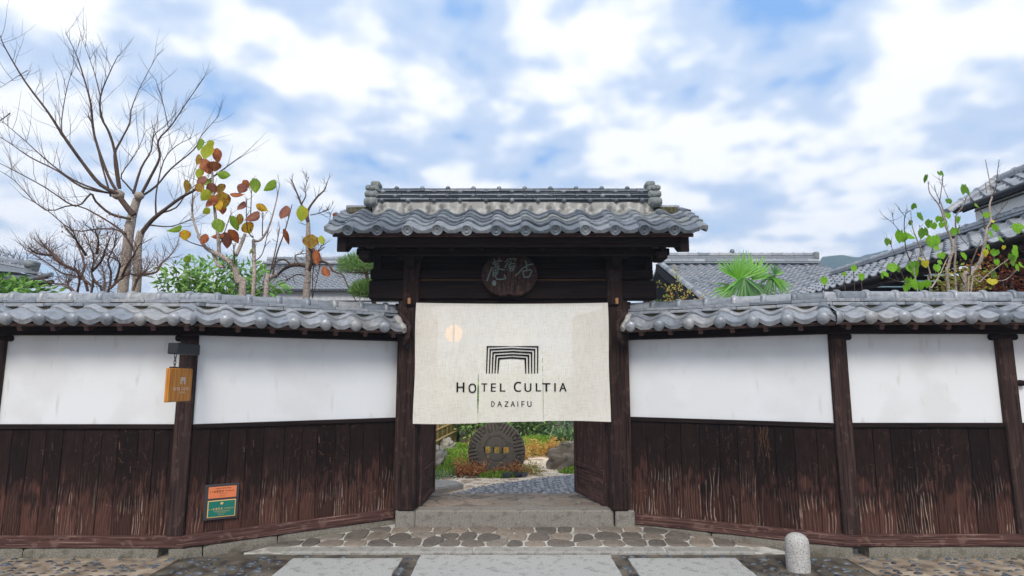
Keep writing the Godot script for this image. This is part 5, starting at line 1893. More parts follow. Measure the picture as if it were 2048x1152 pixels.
	for k in 20:
		st = begin()
		add_lathe(st, [Vector2(0, 1.15), Vector2(0.019, 1.15), Vector2(0.019, 0.78), Vector2(0.022, 0.77), Vector2(0.019, 0.76), Vector2(0.02, 0.40), Vector2(0.023, 0.39), Vector2(0.02, 0.38), Vector2(0.02, -0.05)], 8, 1)
		part("bamboo_pole", done(st), bam if k % 3 else bam2, f, move(0.08 + k * 0.15, 0, 0))
	for y in [0.30, 0.48, 0.80]:
		for s in [-1.0, 1.0]:
			st = begin()
			add_tube(st, [Vector3(0, y, s * 0.035), Vector3(1.5, y + 0.008, s * 0.036), Vector3(3.0, y, s * 0.035)], 0.021, 0.019, 8)
			part("rail", done(st), bam2, f)
		for k in 10:
			st = begin()
			add_lathe(st, [Vector2(0.045, 0.022), Vector2(0.052, 0.0), Vector2(0.045, -0.022)], 8, 0)
			part("tie", done(st), M.black_metal, f, move(0.16 + k * 0.30, y, 0))
	timber("end_post", f, Vector3(3.0, -0.05, -0.05), Vector3(3.09, 1.25, 0.05), M.post_wood)

	# moss, dry feathery plants, shrubs
	mound("moss_mound", "bright green moss slope left of the millstone", "moss", Vector2(-0.98, -9.75), 0.55, 0.75, 0.14, 3)
	mound("moss_mound", "low moss cushion at the foot of the millstone's front", "moss", Vector2(-0.18, -8.86), 0.30, 0.13, 0.06, 5)
	mound("moss_mound", "small moss cushion in front of the layered brown rock", "moss", Vector2(0.98, -9.25), 0.30, 0.16, 0.07, 6)
	mound("moss_mound", "wide mossy bank behind the millstone at the right", "moss", Vector2(0.55, -12.2), 1.3, 1.0, 0.22, 9)
	mound("moss_mound", "mossy bank beneath the bamboo fence and small rock", "moss", Vector2(-1.1, -11.3), 0.9, 0.9, 0.18, 10)
	var rust := greens([Color(0.42, 0.16, 0.05), Color(0.52, 0.25, 0.09), Color(0.33, 0.11, 0.05), Color(0.55, 0.33, 0.14)])
	var ochre := greens([Color(0.55, 0.30, 0.07), Color(0.50, 0.22, 0.06), Color(0.38, 0.34, 0.06), Color(0.60, 0.40, 0.14)])
	var feather := leaf_mesh(0.30, 0.0, 0.3, -0.3, 2)
	tuft_plant("dry_fern", "russet feathery plant along the millstone's front left", "fern", Vector3(-0.43, 0, -8.92), Vector3(0.26, 0.20, 0.10), 900, 0.045, rust, feather, "dry feathery plants in the garden")
	tuft_plant("dry_fern", "russet feathery plant by the heap of dark stones", "fern", Vector3(0.03, 0, -8.98), Vector3(0.20, 0.20, 0.08), 600, 0.045, rust, feather, "dry feathery plants in the garden")
	tuft_plant("dry_fern", "brown feathery plant tucked against the millstone's left rim", "fern", Vector3(-0.70, 0, -9.15), Vector3(0.14, 0.26, 0.15), 500, 0.05, rust, feather, "dry feathery plants in the garden")
	tuft_plant("dry_fern", "greenish feathery plant at the millstone's right foot", "fern", Vector3(0.26, 0, -9.08), Vector3(0.14, 0.17, 0.12), 500, 0.045, greens([Color(0.30, 0.34, 0.05), Color(0.40, 0.28, 0.07), Color(0.16, 0.26, 0.04)]), feather, "dry feathery plants in the garden")
	tuft_plant("dry_fern", "orange feathery drift seen through the millstone's holes", "fern", Vector3(-0.20, 0, -10.3), Vector3(0.40, 0.55, 0.30), 2000, 0.05, ochre, feather, "dry feathery plants in the garden")
	tuft_plant("dry_fern", "ochre feathery drift right of the millstone by the path", "fern", Vector3(0.50, 0, -11.0), Vector3(0.55, 0.36, 0.45), 2400, 0.05, ochre, feather, "dry feathery plants in the garden")
	tuft_plant("dry_fern", "ochre feathery drift behind the layered brown rock", "fern", Vector3(1.25, 0, -11.2), Vector3(0.50, 0.42, 0.5), 2200, 0.05, ochre, feather, "dry feathery plants in the garden")
	tuft_plant("dry_fern", "brown feathery plant below the bamboo fence rails", "fern", Vector3(-0.70, 0, -11.4), Vector3(0.28, 0.26, 0.3), 600, 0.05, ochre, feather, "dry feathery plants in the garden")
	var blade := blade_mesh(0.05, 0.6)
	var gx := greens([Color(0.14, 0.24, 0.08), Color(0.26, 0.36, 0.12), Color(0.10, 0.20, 0.09), Color(0.22, 0.33, 0.22)])
	for q in [["grassy clump right of the millstone under the shrubs", Vector3(1.05, 0.3, -11.9), 260, 0.5], ["arching grass clump beside the small grey rock", Vector3(-1.35, 0.15, -10.6), 200, 0.35], ["low grass clump beside the stepping stone and gravel", Vector3(-1.12, 0.15, -8.75), 220, 0.22]]:
		var o := thing("grass_clump", q[0], "grass", q[1])
		var gl: Array = []
		for i in q[2]:
			var t := rr(0, TAU)
			gl.append(Transform3D(Basis(Vector3.UP, t) * Basis(Vector3.RIGHT, rr(-0.7, -0.05)).scaled(Vector3.ONE * q[3] * rr(0.6, 1.1)), Vector3(R.randfn() * 0.13, -0.03, R.randfn() * 0.10)))
		many("leaves", blade, M.foliage, gl, o, gx)
	var deep := greens([Color(0.05, 0.12, 0.03), Color(0.10, 0.20, 0.05), Color(0.16, 0.28, 0.07), Color(0.22, 0.36, 0.10)])
	var lite := greens([Color(0.14, 0.28, 0.05), Color(0.24, 0.38, 0.08), Color(0.32, 0.42, 0.12), Color(0.10, 0.20, 0.06)])
	var blue := greens([Color(0.12, 0.22, 0.14), Color(0.20, 0.32, 0.22), Color(0.08, 0.15, 0.08), Color(0.26, 0.36, 0.24)])
	var k := 0
	for q in [["bushy light green shrub left of the millstone", Vector3(-0.75, 0, -12.6), Vector3(0.65, 0.55, 0.5), lite, 0.085], ["dark glossy shrub behind the millstone's right shoulder", Vector3(0.35, 0, -13.2), Vector3(0.6, 0.7, 0.5), deep, 0.11], ["blue-green leafy shrub near the right door leaf", Vector3(1.15, 0, -12.7), Vector3(0.42, 0.6, 0.4), blue, 0.07], ["tall shrub at the garden's far right corner", Vector3(1.9, 0, -13.4), Vector3(0.6, 0.9, 0.5), lite, 0.09]]:
		var p: Vector3 = q[1]
		var r: Vector3 = q[2]
		shrub("garden_shrub", q[0], "shrub", Vector3(p.x, 0.14, p.z), Vector3(p.x, 0.35 + r.y * 0.75, p.z), r, 60, 26, 0.26, q[4], leaf_mid, q[3], 9, "shrubs at the back of the garden")
		k += 1
	shrub("hedge", "tall dark hedge closing the back of the garden", "hedge", Vector3(0, 0.14, -15.0), Vector3(0, 1.0, -15.0), Vector3(3.8, 1.0, 0.6), 260, 26, 0.42, 0.13, leaf_mid, deep, 26)


# ---------------------------------------------------------------- houses behind
func low_tile(w: float, l: float) -> ArrayMesh:  # pantile for a roof far off
	var st := begin()
	var xs := [0.0, 0.09, 0.19, 0.32, 0.45, 0.58, 0.72, 0.86, 1.0]
	var f := func(u: float) -> float: return w * (0.10 * cos(TAU * (u - 0.16)) + 0.03 * cos(2.0 * TAU * (u - 0.16)))
	var a: Array = []
	var b: Array = []
	var c: Array = []
	for u: float in xs:
		a.append(Vector3(u * w, f.call(u), 0))
		b.append(Vector3(u * w, f.call(u), -l))
		c.append(Vector3(u * w, f.call(u) - 0.032, 0.0))
	loft(st, [a, b], false, false, Vector2.ONE, Vector3.UP, 1)
	loft(st, [a, c], false, false, Vector2.ONE, Vector3.BACK, 2)
	return done(st)

# tiles on a slope; frame: x along the eave, z down the slope, y off it; origin at the left end of the ridge
func tile_slope(parent: Node, frame: Transform3D, cols: int, rows: int, w: float, expo: float, singly: Callable) -> void:
	var mesh := low_tile(w, expo + 0.05)
	var rest: Array = []
	for r in rows:
		for c in cols:
			var xf := frame * Transform3D(Basis(Vector3.RIGHT, -0.16) * Basis(Vector3.UP, rr(-0.015, 0.015)), Vector3(c * w, 0.05 + rr(-0.003, 0.003), (r + 1) * expo))
			if singly.call(c, r): part("roof_tile", mesh, tile_mat(R.randi()), parent, xf)
			else: rest.append(xf)
	if rest.size(): many("roof_tiles", mesh, M.tile0, rest, parent)

func ridge_row(parent: Node, a: Vector3, b: Vector3, r: float, pitch: float, courses: int, named := "ridge_tile") -> void:  # flat courses under round caps from a to b
	var d := b - a
	var L := d.length()
	var x := d.normalized()
	var z := x.cross(Vector3.UP).normalized()
	var basis := Basis(x, z.cross(x), z)
	for k in courses:
		part("ridge_course", cbox(Vector3(L, 0.045, r * 3.2 - k * 0.03), 0.006, 0), tile_mat(k + 1), parent, Transform3D(basis, (a + b) / 2 + Vector3(0, 0.03 + k * 0.055, 0)))
	var n := maxi(1, int(L / pitch))
	for i in n:
		part(named, cap_tile(snappedf(L / n, 0.001), r), tile_mat(R.randi()), parent, Transform3D(basis, a + x * (i * L / n) + Vector3(0, 0.04 + courses * 0.055, 0)))

func make_houses() -> void:
	# right: a long tiled roof facing the street
	var h := thing("tiled_house", "house with broad grey wave-tiled roof behind the palm, right of the gate", "house", Vector3(7.6, 0, -18))
	var o := h.position
	var z1 := -20.2
	var a := Vector3(4.9, 5.28, z1) - o
	var b := Vector3(10.05, 5.28, z1) - o
	var e0 := Vector3(4.9, 3.35, z1 + 4.9) - o
	var fall := atan2(a.y - e0.y, e0.z - a.z)
	var frame := Transform3D(Basis(Vector3.RIGHT, fall), a)
	part("roof_deck", cbox(Vector3(5.2, 0.08, 5.2), 0.0, 0), M.tile2, h, frame * move(2.57, -0.02, 2.6))
	part("roof_deck", cbox(Vector3(5.2, 0.08, 5.2), 0.0, 0), M.tile2, h, Transform3D(Basis(Vector3.RIGHT, -fall), a) * move(2.57, -0.02, -2.6))
	tile_slope(h, frame, 18, 22, 0.286, 0.236, func(c, r): return r >= 0 and r < 16)
	ridge_row(h, a + Vector3(-0.1, 0.05, 0), b + Vector3(0.0, 0.05, 0), 0.085, 0.34, 3)
	ridge_row(h, a + Vector3(-0.1, -0.12, 0.42), b + Vector3(-0.05, -0.12, 0.42), 0.075, 0.36, 1, "lower_ridge_tile")
	var st := begin()
	add_box(st, Vector3(0, 0.10, 0), Vector3(0.16, 0.26, 0.34), 0.03)
	add_lathe(st, [Vector2(0, 0.14), Vector2(0.06, 0.13), Vector2(0.07, 0.08), Vector2(0.07, 0)], 10, 0, Vector3(0, 0.16, 0.0), 2)
	part("ridge_end", done(st), M.tile_lichen, h, Transform3D(Basis(), b + Vector3(0.05, 0.12, 0)))
	st = begin()
	add_lathe(st, [Vector2(0, 0.20), Vector2(0.06, 0.18), Vector2(0.085, 0.11), Vector2(0.06, 0.03), Vector2(0.04, 0.0)], 12, 1)
	part("ridge_knob", done(st), M.tile2, h, move(7.35 - o.x, 5.55, z1 - o.z))
	# verge: round tiles down the left edge, dark board under it
	for k in 15:
		part("verge_tile", cap_tile(0.36, 0.08), tile_mat(k), h, frame * Transform3D(Basis(Vector3.UP, -PI / 2), Vector3(-0.05, 0.06, 0.05 + k * 0.345)))
	part("bargeboard", cbox(Vector3(0.06, 0.24, 5.2), 0.008, 2), M.dark_wood, h, frame * move(-0.08, -0.16, 2.6))
	part("gable_wall", cbox(Vector3(4.6, 3.4, 8.0), 0.0), M.dark_wood, h, move(7.6 - o.x, 1.65, z1 - o.z))

	# far left of the gate: a white-walled house under a fine wave of tiles
	h = thing("white_house", "distant white house with finely waved tile roof, left of the gate behind bare trees", "house", Vector3(-8.0, 0, -28))
	o = h.position
	a = Vector3(-12.2, 7.15, -30.5) - o
	b = Vector3(-3.6, 7.15, -30.5) - o
	e0 = Vector3(-12.2, 5.28, -26.4) - o
	fall = atan2(a.y - e0.y, e0.z - a.z)
	frame = Transform3D(Basis(Vector3.RIGHT, fall), a)
	part("roof_deck", cbox(Vector3(8.7, 0.10, 4.5), 0.0, 0), M.tile2, h, frame * move(4.3, -0.03, 2.25))
	tile_slope(h, frame, 30, 15, 0.288, 0.30, func(_c, _r): return false)
	ridge_row(h, a + Vector3(-0.1, 0.06, 0), b + Vector3(0, 0.06, 0), 0.10, 0.40, 3)
	ridge_row(h, a + Vector3(-0.1, -0.12, 0.5), b + Vector3(0, -0.12, 0.5), 0.08, 0.42, 1, "lower_ridge_tile")
	for k in 29:
		st = begin()
		add_lathe(st, [Vector2(0, 0.03), Vector2(0.06, 0.02), Vector2(0.075, -0.02), Vector2(0.075, -0.1)], 8, 2)
		part("eave_tile", done(st), M.tile1, h, frame * move(0.05 + k * 0.288, 0.02, 4.55))
	part("gutter", cbox(Vector3(8.7, 0.09, 0.12), 0.02, 0), M.black_metal, h, Transform3D(Basis(), Vector3(-7.9, 5.17, -26.2) - o))
	part("wall", cbox(Vector3(8.0, 5.2, 3.0), 0.0), M.plaster, h, Transform3D(Basis(), Vector3(-7.9, 2.6, -28.2) - o))
	part("wall_band", cbox(Vector3(8.04, 0.05, 0.06), 0.01), M.black_metal, h, Transform3D(Basis(), Vector3(-7.9, 4.80, -26.69) - o))

	# right edge: long house running back, lower tiled eave with gutter, white upper storey
	h = thing("long_house", "long dark house at the right edge, white upper storey over a tiled lean-to roof", "house", Vector3(8.0, 0, -11))
	o = h.position
	var x0 := 6.5
	var y0 := 3.28
	var x1 := 7.95
	var y1 := 3.95
	var zf := -6.6
	var zb := -15.0
	var run := Vector2(x1 - x0, y1 - y0).length()
	var fa := atan2(y1 - y0, x1 - x0)
	# frame of the lean-to: local x runs from the far end to the near one, local z down to the left
	var bx := Vector3(0, 0, 1)
	var bz := Vector3(-cos(fa), -sin(fa), 0)
	frame = Transform3D(Basis(bx, bz.cross(bx), bz), Vector3(x1, y1, zb) - o)
	var len_ := zf - zb
	part("roof_deck", cbox(Vector3(len_, 0.06, run + 0.05), 0.0, 0), M.dark_wood, h, frame * move(len_ / 2, -0.02, run / 2))
	tile_slope(h, frame, int(len_ / 0.28), 7, 0.28, run / 7.0, func(_c, _r): return true)
	ridge_row(h, Vector3(x1 - 0.05, y1 + 0.02, zb) - o, Vector3(x1 - 0.05, y1 + 0.02, zf) - o, 0.06, 0.34, 1)
	part("fascia", cbox(Vector3(0.05, 0.17, len_), 0.006, 2), M.post_wood, h, Transform3D(Basis(), Vector3(x0 - 0.0, y0 - 0.10, (zf + zb) / 2) - o))
	st = begin()
	add_tube(st, [Vector3(x0 - 0.09, y0 - 0.05, zf) - o, Vector3(x0 - 0.09, y0 - 0.09, zb - 0.3) - o], 0.055, 0.055, 10)
	part("gutter", done(st), M.dark_wood, h)
	st = begin()
	add_tube(st, [Vector3(x0 - 0.09, y0 - 0.10, -13.0) - o, Vector3(x0 - 0.09, y0 - 0.24, -13.0) - o, Vector3(x0 + 0.5, y0 - 0.7, -13.0) - o, Vector3(x0 + 0.55, 0, -13.0) - o], 0.045, 0.045, 8)
	part("downpipe", done(st), M.dark_wood, h)
	part("lower_wall", cbox(Vector3(0.2, 3.2, len_), 0.0), M.dark_wood, h, Transform3D(Basis(), Vector3(x1 - 0.25, 1.6, (zf + zb) / 2) - o))
	for k in 12:
		timber("rafter", h, Vector3(x0 - o.x, y0 - 0.12 - o.y, zb + 0.4 + k * 0.68 - o.z), Vector3(x1 - o.x - 0.2, y0 - 0.05 - o.y, zb + 0.46 + k * 0.68 - o.z), M.dark_wood, 0.004)
	timber("house_beam", h, Vector3(x0 + 0.85 - o.x, y0 - 0.45 - o.y, zb - o.z), Vector3(x0 + 1.0 - o.x, y0 - 0.28 - o.y, zf - o.z), M.dark_wood)
	# upper storey
	var zu := -10.35
	part("upper_wall", cbox(Vector3(0.9, 1.6, zf - zu), 0.0), M.bright_plaster, h, Transform3D(Basis(), Vector3(x1 + 0.50, 3.62, (zf + zu) / 2) - o))
	part("wall_band", cbox(Vector3(0.02, 0.02, zf - zu), 0.004), M.black_metal, h, Transform3D(Basis(), Vector3(x1 + 0.04, 4.34, (zf + zu) / 2) - o))
	var u0 := Vector2(7.86, 4.42)
	var u1 := Vector2(8.6, 4.88)
	var ua := atan2(u1.y - u0.y, u1.x - u0.x)
	var ur := u0.distance_to(u1)
	bz = Vector3(-cos(ua), -sin(ua), 0)
	frame = Transform3D(Basis(bx, bz.cross(bx), bz), Vector3(u1.x, u1.y, zu - 0.15) - o)
	part("upper_roof_deck", cbox(Vector3(zf - zu + 0.15, 0.08, ur), 0.0, 0), M.dark_wood, h, frame * move((zf - zu + 0.15) / 2, -0.04, ur / 2))
	tile_slope(h, frame, int((zf - zu + 0.15) / 0.28), 4, 0.28, ur / 4.0, func(_c, _r): return true)
	ridge_row(h, Vector3(u1.x, u1.y, zu - 0.2) - o, Vector3(u1.x, u1.y, zf) - o, 0.07, 0.36, 1, "upper_ridge_tile")
	st = begin()
	add_tube(st, [Vector3(u0.x - 0.06, u0.y - 0.02, zf) - o, Vector3(u0.x - 0.06, u0.y - 0.02, zu - 0.2) - o], 0.05, 0.05, 10)
	part("upper_gutter", done(st), M.black_metal, h)
	for k in 3:
		part("verge_tile", cap_tile(0.36, 0.075), tile_mat(k), h, frame * Transform3D(Basis(Vector3.UP, -PI / 2), Vector3(-0.02, 0.07, 0.02 + k * 0.35)))
	var win := part("window", cbox(Vector3(0.10, 0.26, 1.3), 0.01), M.black_metal, h, Transform3D(Basis(), Vector3(x1 + 0.03, 4.18, -8.35) - o))
	mat("window_glass", Color(0.25, 0.33, 0.36), 0.08, 0.6)
	for k in 3:
		part("pane", cbox(Vector3(0.02, 0.18, 0.36), 0.003), M.window_glass, win, move(-0.045, 0, -0.42 + k * 0.42))

	# left edge: corner of a dark tiled roof
	h = thing("dark_roof_house", "dark weathered roof corner with a ridge-end block at the left edge", "house", Vector3(-11.5, 0, -12.5))
	o = h.position
	var p0 := at(-180, 498, 13.5)
	var p1 := at(62, 546, 12.0)
	part("hip_bed", cbox(Vector3(p0.distance_to(p1), 0.22, 0.30), 0.02, 0), M.tile2, h, Transform3D(Basis(Vector3(p1 - p0).normalized(), Vector3.UP, Vector3(p1 - p0).normalized().cross(Vector3.UP)).orthonormalized(), (p0 + p1) / 2 - o - Vector3(0, 0.16, 0)))
	ridge_row(h, p0 - o, p1 - o, 0.07, 0.36, 2)
	st = begin()
	add_box(st, Vector3(0, 0.05, 0), Vector3(0.16, 0.28, 0.24), 0.03)
	add_lathe(st, [Vector2(0, 0.12), Vector2(0.08, 0.10), Vector2(0.09, 0.0)], 10, 2, Vector3(0, 0.1, 0.04), 2)
	part("ridge_end", done(st), M.tile_lichen, h, Transform3D(Basis(Vector3.BACK, -0.2), p1 - o + Vector3(0, 0.06, 0)))
	var tip := at(103, 549, 11.6)
	var c0 := at(-190, 530, 12.6)
	st = begin()
	var rim: Array = [c0 - o, at(20, 553, 12.0) - o, at(70, 556, 11.8) - o, tip - o]
	add_tube(st, curve(rim, 4), 0.075, 0.045, 8)
	part("eave_roll", done(st), M.tile2, h)
	st = begin()
	var lo: Array = []
	for q: Vector3 in rim: lo.append(q + Vector3(-0.05, -0.13, -0.1))
	add_tube(st, curve(lo, 4), 0.07, 0.05, 6)
	part("eave_board", done(st), M.dark_wood, h)
	var deck := begin()
	var under := at(-190, 560, 12.6) - o
	quad(deck, p0 - o, p1 - o, tip - o, c0 - o, Vector3(0, 1, 1))
	quad(deck, (p0 - o) - Vector3(0, 0.1, 0.1), (p1 - o) - Vector3(0, 0.1, 0.1), (tip - o) - Vector3(0, 0.08, 0.05), under, Vector3(0, -1, 1))
	part("roof_deck", done(deck), M.tile2, h)
	part("wall", cbox(Vector3(5.0, 3.1, 2.5), 0.0), M.dark_wood, h, Transform3D(Basis(), Vector3(-12.0, 1.55, -13.6) - o))

	# wooded hill far off
	var n := noise(77, 0.012, 4)
	var hill := begin()
	hill.set_smooth_group(0)
	var grid: Array = []
	for j in 15:
		var row: Array = []
		for i in 91:
			var x := lerpf(60, 330, i / 90.0)
			var crest := 61.0 * exp(-pow((x - 200) / 34.0, 2)) + 36.0 * exp(-pow((x - 168) / 16.0, 2)) + 50.0 * exp(-pow((x - 285) / 60.0, 2))
			var t := j / 14.0
			var y := crest * sin(PI * 0.5 * minf(t * 1.6, 1.0)) * (1.0 if t < 0.65 else 1.0 - (t - 0.65)) + n.get_noise_2d(x, t * 80.0) * 3.0 + rr(-0.7, 0.7)
			row.append(Vector3(x, maxf(y, -2.0), -250.0 - t * 130.0))
		grid.append(row)
	for j in 14:
		for i in 90:
			quad(hill, grid[j][i], grid[j][i + 1], grid[j + 1][i + 1], grid[j + 1][i], Vector3.UP)
	part("hill", done(hill), M.far_hill, self).set_meta("kind", "structure")


# ---------------------------------------------------------------- trees
# a limb through pixels of an enlargement (scale k, corner ox, oy) that goes from distance d0 to d1
func limb(list: Array, k: float, ox: float, oy: float, d0: float, d1: float) -> Array:
	var out: Array = []
	for i in list.size():
		var t := float(i) / maxf(list.size() - 1, 1)
		out.append(at(ox + list[i][0] / k, oy + list[i][1] / k, lerpf(d0, d1, t)))
	return out

func local(pts: Array, o: Vector3) -> Array:
	var out: Array = []
	for p: Vector3 in pts: out.append(p - o)
	return out

func add_twigs(st: SurfaceTool, pts: Array, from: float, n: int, length: float, r: float, up: float, fork := 0.6) -> void:
	for i in n:
		var t := lerpf(from, 1.0, (i + R.randf()) / n) * (pts.size() - 1)
		var k := mini(int(t), pts.size() - 2)
		var p: Vector3 = pts[k].lerp(pts[k + 1], t - k)
		var along: Vector3 = (pts[k + 1] - pts[k]).normalized()
		var dir := (along * rr(0.4, 1.0) + Vector3.UP * up * rr(0.2, 1.2) + Vector3(R.randfn(), R.randfn() * 0.5, R.randfn() * 0.7) * 0.65).normalized()
		var l := length * rr(0.45, 1.2)
		var q: Array = [p]
		for s in 4:
			dir = (dir + Vector3.UP * up * 0.13 + Vector3(R.randfn(), R.randfn(), R.randfn()) * 0.13).normalized()
			q.append(q[-1] + dir * l / 4)
		add_tube(st, q, r, r * 0.35, 4)
		if R.randf() < fork:
			for f in 2:
				var d2 := (dir + Vector3(R.randfn(), R.randfn() * 0.6 + 0.3 * up, R.randfn()) * 0.6).normalized()
				var s0: Vector3 = q[1 + f]
				add_tube(st, [s0, s0 + d2 * l * 0.22, s0 + (d2 + Vector3.UP * up * 0.2) * l * 0.45], r * 0.6, r * 0.3, 4)

func make_trees() -> void:
	big_bare_tree()
	bushy_bare_tree()
	persimmon()
	pruned_tree()
	redbud()
	palm()
	small_plants()

func big_bare_tree() -> void:
	var k := 1.986
	var base := at(240, 620, 9.2)
	base.y = 0.1
	var t := thing("bare_tree", "tall leafless tree with two pale trunks and fanning branches, far left", "tree", base)
	var L := func(list: Array, d0: float, d1: float) -> Array: return local(curve(limb(list, k, 0, 40, d0, d1), 3), base)
	var st := begin()
	var trunk := local(curve([base + Vector3(0.05, 0, 0), at(244, 600, 9.2)] + limb([[500, 960], [515, 830], [530, 760], [545, 712]], k, 0, 40, 9.2, 9.2), 4), base)
	add_tube(st, trunk, 0.085, 0.058, 12, 0.05)
	part("trunk", done(st), M.bark_pale, t)
	st = begin()
	add_tube(st, local(curve([Vector3(base.x + 0.25, 0.1, -9.05), at(271, 600, 9.05)] + limb([[545, 950], [548, 890], [560, 840]], k, 0, 40, 9.0, 9.0), 3), base), 0.07, 0.05, 10, 0.05)
	part("trunk", done(st), M.bark_pale, t)
	# knobbly pollard heads
	for q in [[470, 695, 0.085], [552, 700, 0.075], [545, 905, 0.055]]:
		st = begin()
		var c := local(limb([[q[0], q[1]]], k, 0, 40, 9.15, 9.15), base)[0] as Vector3
		var prof: Array = []
		for i in 7: prof.append(Vector2(q[2] * sin(PI * i / 6.0) * rr(0.85, 1.2), q[2] * 0.9 * cos(PI * i / 6.0)))
		add_lathe(st, prof, 9, 1, c)
		part("pollard_head", done(st), M.bark_pale, t)
	var twigs := begin()
	var limbs := [
		[[[532, 775], [505, 745], [480, 712], [465, 692]], 9.15, 9.12, 0.066, 0.060, 0],
		[[[470, 690], [400, 655], [330, 570], [245, 450], [190, 365], [100, 245], [20, 110], [0, 60]], 9.1, 8.4, 0.044, 0.006, 12],
		[[[460, 690], [330, 665], [230, 600], [120, 545], [40, 490], [-40, 440]], 9.1, 9.6, 0.026, 0.005, 10],
		[[[420, 685], [300, 640], [200, 570], [100, 480], [0, 395]], 9.1, 8.9, 0.022, 0.005, 8],
		[[[470, 690], [430, 620], [375, 460], [360, 330], [330, 220], [300, 130], [260, 50]], 9.1, 9.3, 0.036, 0.005, 12],
		[[[475, 670], [455, 520], [430, 440], [402, 385], [400, 300], [440, 200], [470, 140]], 9.1, 8.7, 0.034, 0.005, 12],
		[[[470, 660], [455, 540], [480, 480], [515, 410], [520, 360], [555, 270], [630, 130]], 9.1, 9.8, 0.030, 0.004, 10],
		[[[320, 555], [290, 520], [245, 440], [260, 300], [292, 180]], 8.9, 8.3, 0.018, 0.004, 7],
		[[[400, 310], [372, 200], [320, 60]], 8.9, 9.2, 0.014, 0.003, 6],
		[[[440, 700], [400, 560], [368, 420], [350, 380]], 9.1, 9.5, 0.022, 0.006, 8],
		[[[545, 700], [500, 650], [482, 615], [540, 530], [580, 440]], 9.2, 8.8, 0.020, 0.004, 8],
		[[[530, 690], [560, 590], [600, 520], [610, 460], [660, 420]], 9.2, 9.5, 0.028, 0.005, 9],
		[[[558, 700], [600, 620], [635, 545], [628, 480], [680, 420], [740, 330], [810, 230]], 9.2, 8.9, 0.034, 0.005, 13],
		[[[555, 705], [620, 660], [680, 590], [770, 515], [800, 460], [870, 380]], 9.2, 9.8, 0.026, 0.005, 10],
		[[[668, 425], [650, 340], [620, 240]], 9.0, 8.8, 0.012, 0.003, 6],
		[[[560, 850], [600, 800], [640, 765], [720, 705], [780, 672], [850, 620], [960, 540]], 9.0, 8.6, 0.052, 0.008, 12],
		[[[625, 770], [700, 745], [745, 680], [800, 640]], 8.9, 9.3, 0.022, 0.005, 6],
		[[[620, 775], [620, 690], [650, 560], [700, 500], [760, 470]], 8.9, 8.6, 0.018, 0.004, 7],
		[[[600, 815], [680, 820], [760, 790]], 8.9, 8.7, 0.018, 0.005, 5],
		[[[520, 790], [440, 770], [380, 720], [360, 690], [300, 740], [180, 665], [60, 600], [-30, 555]], 9.1, 8.5, 0.030, 0.005, 12],
		[[[500, 850], [430, 800], [300, 735], [180, 755], [60, 640], [0, 600]], 9.1, 9.5, 0.022, 0.005, 9],
		[[[540, 930], [480, 840], [390, 830], [290, 835], [180, 750], [90, 700]], 9.0, 8.6, 0.022, 0.005, 9],
		[[[40, 370], [0, 400], [-60, 430]], 8.2, 8.2, 0.012, 0.004, 4],
		[[[110, 200], [60, 230], [0, 270]], 8.5, 8.6, 0.008, 0.003, 4]]
	for l in limbs:
		var pts: Array = L.call(l[0], l[1], l[2])
		st = begin()
		add_tube(st, pts, l[3] * 0.72, l[4] * 0.7, 7, 0.06)
		part("branch", done(st), M.bark_brown, t)
		add_twigs(twigs, pts, 0.35, int(l[5] * 1.25), 0.55, 0.0036, 0.75)
	part("twigs", done(twigs), M.bark_brown, t, Transform3D(), "stuff")

